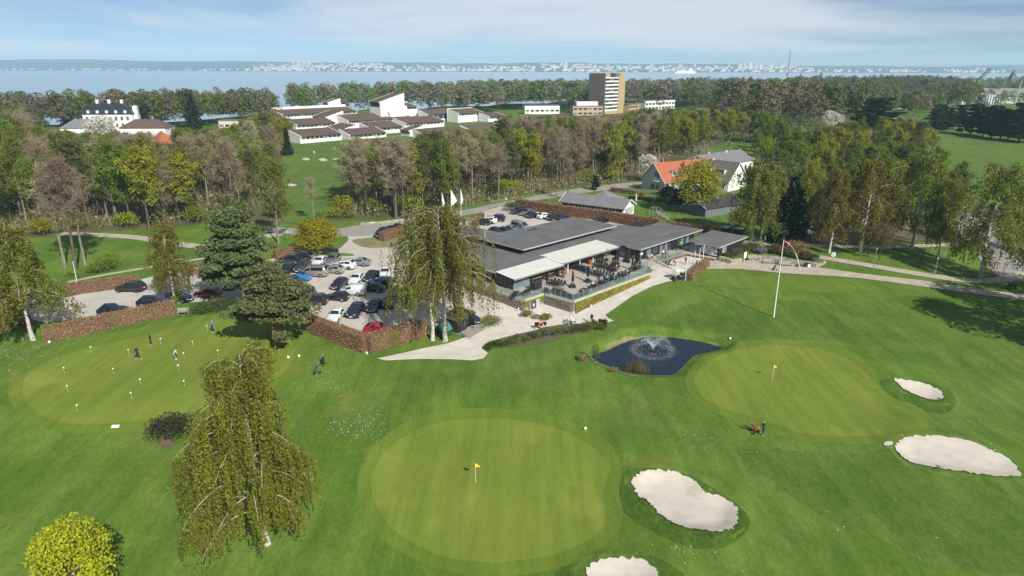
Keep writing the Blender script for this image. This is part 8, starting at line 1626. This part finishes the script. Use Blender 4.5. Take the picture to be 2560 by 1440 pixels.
SPB = pm('spire_grey', (.09,.10,.12), (.07,.08,.10), .5, .7); BRK = pm('church_brick', (.20,.11,.085), (.16,.09,.07), .6, .9)
for px, by, ty, d, w, lb in ((2474,205,172,1150,9,'church tower with a tall pointed grey spire at the far right'),(2016,193,174,1300,4.5,'thin dark spire left of the wooded hilltop'),(2382,205,190,1050,5,'small dark church spire beside the cream block'),(1968,194,180,1400,4,'tiny thin spire just right of the tall lattice mast')):
    x = (px-1280)/F0*d*1.0; h = height_to(x, d, 4, ty); o = thing('church_spire', lb, 'church spire', (x, d, 4)); MB().box(-w/2, w/2, -w/2, w/2, -2, h*.45).obj('tower', [BRK], o); m = MB(); q = w/2+.4; m.add([(-q,-q,h*.45),(q,-q,h*.45),(q,q,h*.45),(-q,q,h*.45),(0,0,h)], [(0,1,4),(1,2,4),(2,3,4),(3,0,4),(3,2,1,0)]); m.obj('spire', [SPB], o)
x = (1931-1280)/F0*1100; h = height_to(x, 1100, 4, 108); ms_ = thing('lattice_mast', 'tall thin red-grey lattice mast standing above the horizon', 'mast', (x+3, 1100, 4)); MM = pm('mast_lattice', (.30,.27,.28), (.22,.2,.22), .05, .7); m = MB()
for sx, sy in ((-.9,-.9),(.9,-.9),(0,.9)): m.bar((sx,sy,0), (sx*.5,sy*.5,h*.86), .34)
for k in range(30): z = h*.86*k/30; f = 1-.5*k/30; m.bar((-.9*f,-.9*f,z), (.9*f,-.9*f,z+h*.86/30), .18); m.bar((.9*f,-.9*f,z), (0,.9*f,z+h*.86/30), .18)
m.obj('lattice', [MM], ms_); MB().tube([(0,0,h*.86),(0,0,h)], .45, 6).obj('antenna', [WHITEP], ms_); MB().box(-1.6, 1.6, -1.6, 1.6, h*.28, h*.32).obj('platform', [MM], ms_)
a = block('flat_block', 'cream windowless flat block with a dark roof before the distant sea', 2338, 226, R(4), 14, 12, 13, pm('cream_block', (.56,.46,.34), (.5,.4,.3), .5, .9), 0, cols=1, base=4); 
for i, (px, py, L, h, lb) in enumerate(((2368,240,58,7,'white terrace of houses with many small windows behind the striped hall'),(2480,234,40,6,'white terrace of houses right of the church spire'),(2540,232,40,6,'white terrace of houses at the picture edge below the sea'),(1640,238,30,5,'cream flat building strip in the trees right of the tower block'))): block('terrace_house', lb, px, py, R(-3), L, 9, h, WALLW, 2, cols=int(L/3.4), roofm=SLATE, base=4, fh=2.9)
block('club_hall', 'low grey shed with white roof edge among the trees below the hilltop wood', 2112, 292, R(0), 42, 10, 5, STRB, 0, cols=1, roofm=WHITEP, base=4)
# opposite coast
xs = np.linspace(-6500, 7500, 220); rsC = np.random.RandomState(6)
def ridge(x, far): return (58-22*sstep(-2600, 200, x)-10*sstep(1500, 5000, x)+9*np.sin(x*.0011+1)+5*np.sin(x*.0041)+2.5*np.sin(x*.013)+far)
rows = [(4950, -15+0*xs), (4990, -10.5+0*xs), (5300, -14+14*sstep(0, 1, xs*0+1)+6+4*np.sin(xs*.004)), (6100, ridge(xs, -12)), (7000, ridge(xs, 4)), (7600, ridge(xs, 0)), (8300, 0*xs-14)]
V = np.concatenate([np.column_stack([xs, np.full(220, y), z]) for y, z in rows]); I = np.arange(220*len(rows)).reshape(len(rows), 220); Q = np.stack([I[:-1, :-1], I[:-1, 1:], I[1:, 1:], I[1:, :-1]], -1).reshape(-1, 4)
tag(link('far_coast_hills', np_mesh('far_coast_hills', V, [Q], [pm('far_coast_land', (.070,.095,.075), (.090,.110,.080), .002, .95, coord='World', detail=8, spec=.0)], smooth=True)), kind='structure')
CITYW = pm('far_white_house', (.66,.64,.60), (.42,.38,.34), .3, .8, island=.3); CITYR = pm('far_red_roof', (.30,.15,.11), (.22,.12,.10), .3, .9, island=.3)
def zc(x, y): return float(np.interp(y, [r[0] for r in rows], [np.interp(x, xs, r[1]) for r in rows]))
m = MB(); rc_ = random.Random(3)
def pxx(px, y): return (px-1280)/F0*y*1.005
for (p0, p1, n, y0, y1, hm, wm) in ((0,640,70,4985,5080,8,13),(640,1320,300,4985,5700,11,18),(1280,2000,220,4985,5500,11,24),(2000,2450,60,4985,5300,12,26),(700,1000,120,5300,6100,12,20),(1300,1950,100,5300,6000,14,30)):
    for _ in range(n):
        y = y0+(y1-y0)*rc_.random()**1.8; x = pxx(rc_.uniform(p0, p1), y); w = rc_.uniform(.4, 1.2)*wm; h = rc_.uniform(.5, 1.3)*hm; z = zc(x, y); m.box(x-w/2, x+w/2, y, y+12, z-6, z+h, 0)
        if rc_.random() < .45: m.hexa([(x-w/2,y-1,z+h),(x+w/2,y-1,z+h),(x+w/2,y+13,z+h),(x-w/2,y+13,z+h),(x-w/2,y+5,z+h+5),(x+w/2,y+5,z+h+5),(x+w/2,y+6,z+h+5),(x-w/2,y+6,z+h+5)], 1)
tag(m.obj('distant_town', [CITYW, CITYR]), 'hazy white town along the opposite coast', kind='stuff')
NUM = 'first second third fourth fifth sixth'.split()
for i, px in enumerate((762, 775, 787, 800)): x = pxx(px, 5900); z = zc(x, 5900); o = thing('far_tower', 'far white tower block, %s from the left of the four on the opposite hill' % NUM[i], 'tower block', (x, 5900, z)); MB().box(-11, 11, 0, 15, -8, 44-4*(i % 2)).obj('wall', [CITYW], o)
for i, (px, h) in enumerate(((1818,36),(1830,48),(1843,52),(1857,42),(1868,34),(1890,30))): x = pxx(px, 5200); z = zc(x, 5200); o = thing('far_tower', 'far pale tower block, %s from the left in the harbour cluster' % NUM[i], 'tower block', (x, 5200, z)); MB().box(-12, 12, 0, 16, -8, h).obj('wall', [CITYW], o)
for px, y, w, h, nm, ct, lb in ((1406,5050,22,62,'far_tower','tower block','lone pinkish slab tower on the opposite waterfront'),(1380,5000,9,42,'far_tower','tower block','slim white harbour tower left of the pinkish slab'),(1606,5050,7,100,'far_chimney','chimney','tallest far chimney on the opposite coast'),(1577,5050,5,64,'far_chimney','chimney','shorter far chimney left of the tallest one'),(1507,5300,5,80,'far_chimney','chimney','faint distant chimney left of the two clear ones'),(1636,5050,14,34,'far_tower','tower block','square far tower right of the tallest chimney'),(1253,5000,16,34,'far_tower','tower block','twin-topped white building at the middle of the far shore'),(2073,6200,6,110,'far_chimney','chimney','very faint thin mast above the right half of the far shore')):
    x = pxx(px, y); z = zc(x, y); o = thing(nm, lb, ct, (x, y, z)); (MB().box(-w/2, w/2, 0, w*.8, -8, h) if nm == 'far_tower' else MB().tube([(0,0,-8),(0,0,h)], [w/2, w/3], 10)).obj('wall' if nm == 'far_tower' else 'shaft', [CITYW], o)
x = pxx(1690, 4300); fr_ = thing('ferry', 'long white ferry lying before the far harbour', 'ferry', (x, 4300, SEA_Z)); MB().hexa([(-62,0,0),(60,0,0),(60,20,0),(-62,20,0),(-66,0,9),(66,0,9),(66,20,9),(-66,20,9)]).obj('hull', [WHITEP], fr_); MB().box(-50, 46, 2, 18, 9, 16).obj('superstructure', [WHITEP], fr_); MB().box(20, 40, 4, 16, 16, 27).obj('bridge', [WHITEP], fr_); MB().tube([(28,10,27),(28,10,38)], 1, 6).obj('funnel', [FASCIA], fr_)
x, y = P0(568, 229, SEA_Z); mb_ = thing('motor_boat', 'tiny white motor boat on the sea left of the bare trees', 'boat', (x, y, SEA_Z), .2); MB().hexa([(-3.5,-1.2,0),(3,-1,0),(3,1,0),(-3.5,1.2,0),(-3.8,-1.4,1.1),(4.5,-.3,1.4),(4.5,.3,1.4),(-3.8,1.4,1.1)]).obj('hull', [WHITEP], mb_); MB().box(-1.5, 1, -.9, .9, 1.1, 2.4).obj('cabin', [WHITEP], mb_)
wk = [P0(px, py, SEA_Z) for px, py in ((372,247),(430,246),(500,244.5),(560,243),(605,241.5))]; m = MB()
for (a, b) in zip(wk[:-1], wk[1:]): m.add([(a[0],a[1]-2,SEA_Z+.06),(b[0],b[1]-2,SEA_Z+.06),(b[0],b[1]+2,SEA_Z+.06),(a[0],a[1]+2,SEA_Z+.06)], [(0,1,2,3)])
tag(m.obj('boat_wake', [pm('foam', (.7,.74,.76), (.5,.6,.66), .1, .7)]), 'thin white wake line on the sea', kind='stuff')
# ---------------------------------------------------------------- the air between
HZ = bpy.data.materials.new('haze_air'); HZ.use_nodes = True; t = HZ.node_tree; t.nodes.clear(); ou = nn('ShaderNodeOutputMaterial', t); pv = nn('ShaderNodeVolumePrincipled', t); pv.inputs['Color'].default_value = (.56, .80, 1.0, 1); pv.inputs['Density'].default_value = 0.00015; pv.inputs['Anisotropy'].default_value = .0; t.links.new(pv.outputs[0], ou.inputs['Volume'])
tag(MB().box(-8800, 8800, -400, 8900, -19, 125).obj('haze', [HZ]), 'thin blue air over the whole scene', kind='stuff')
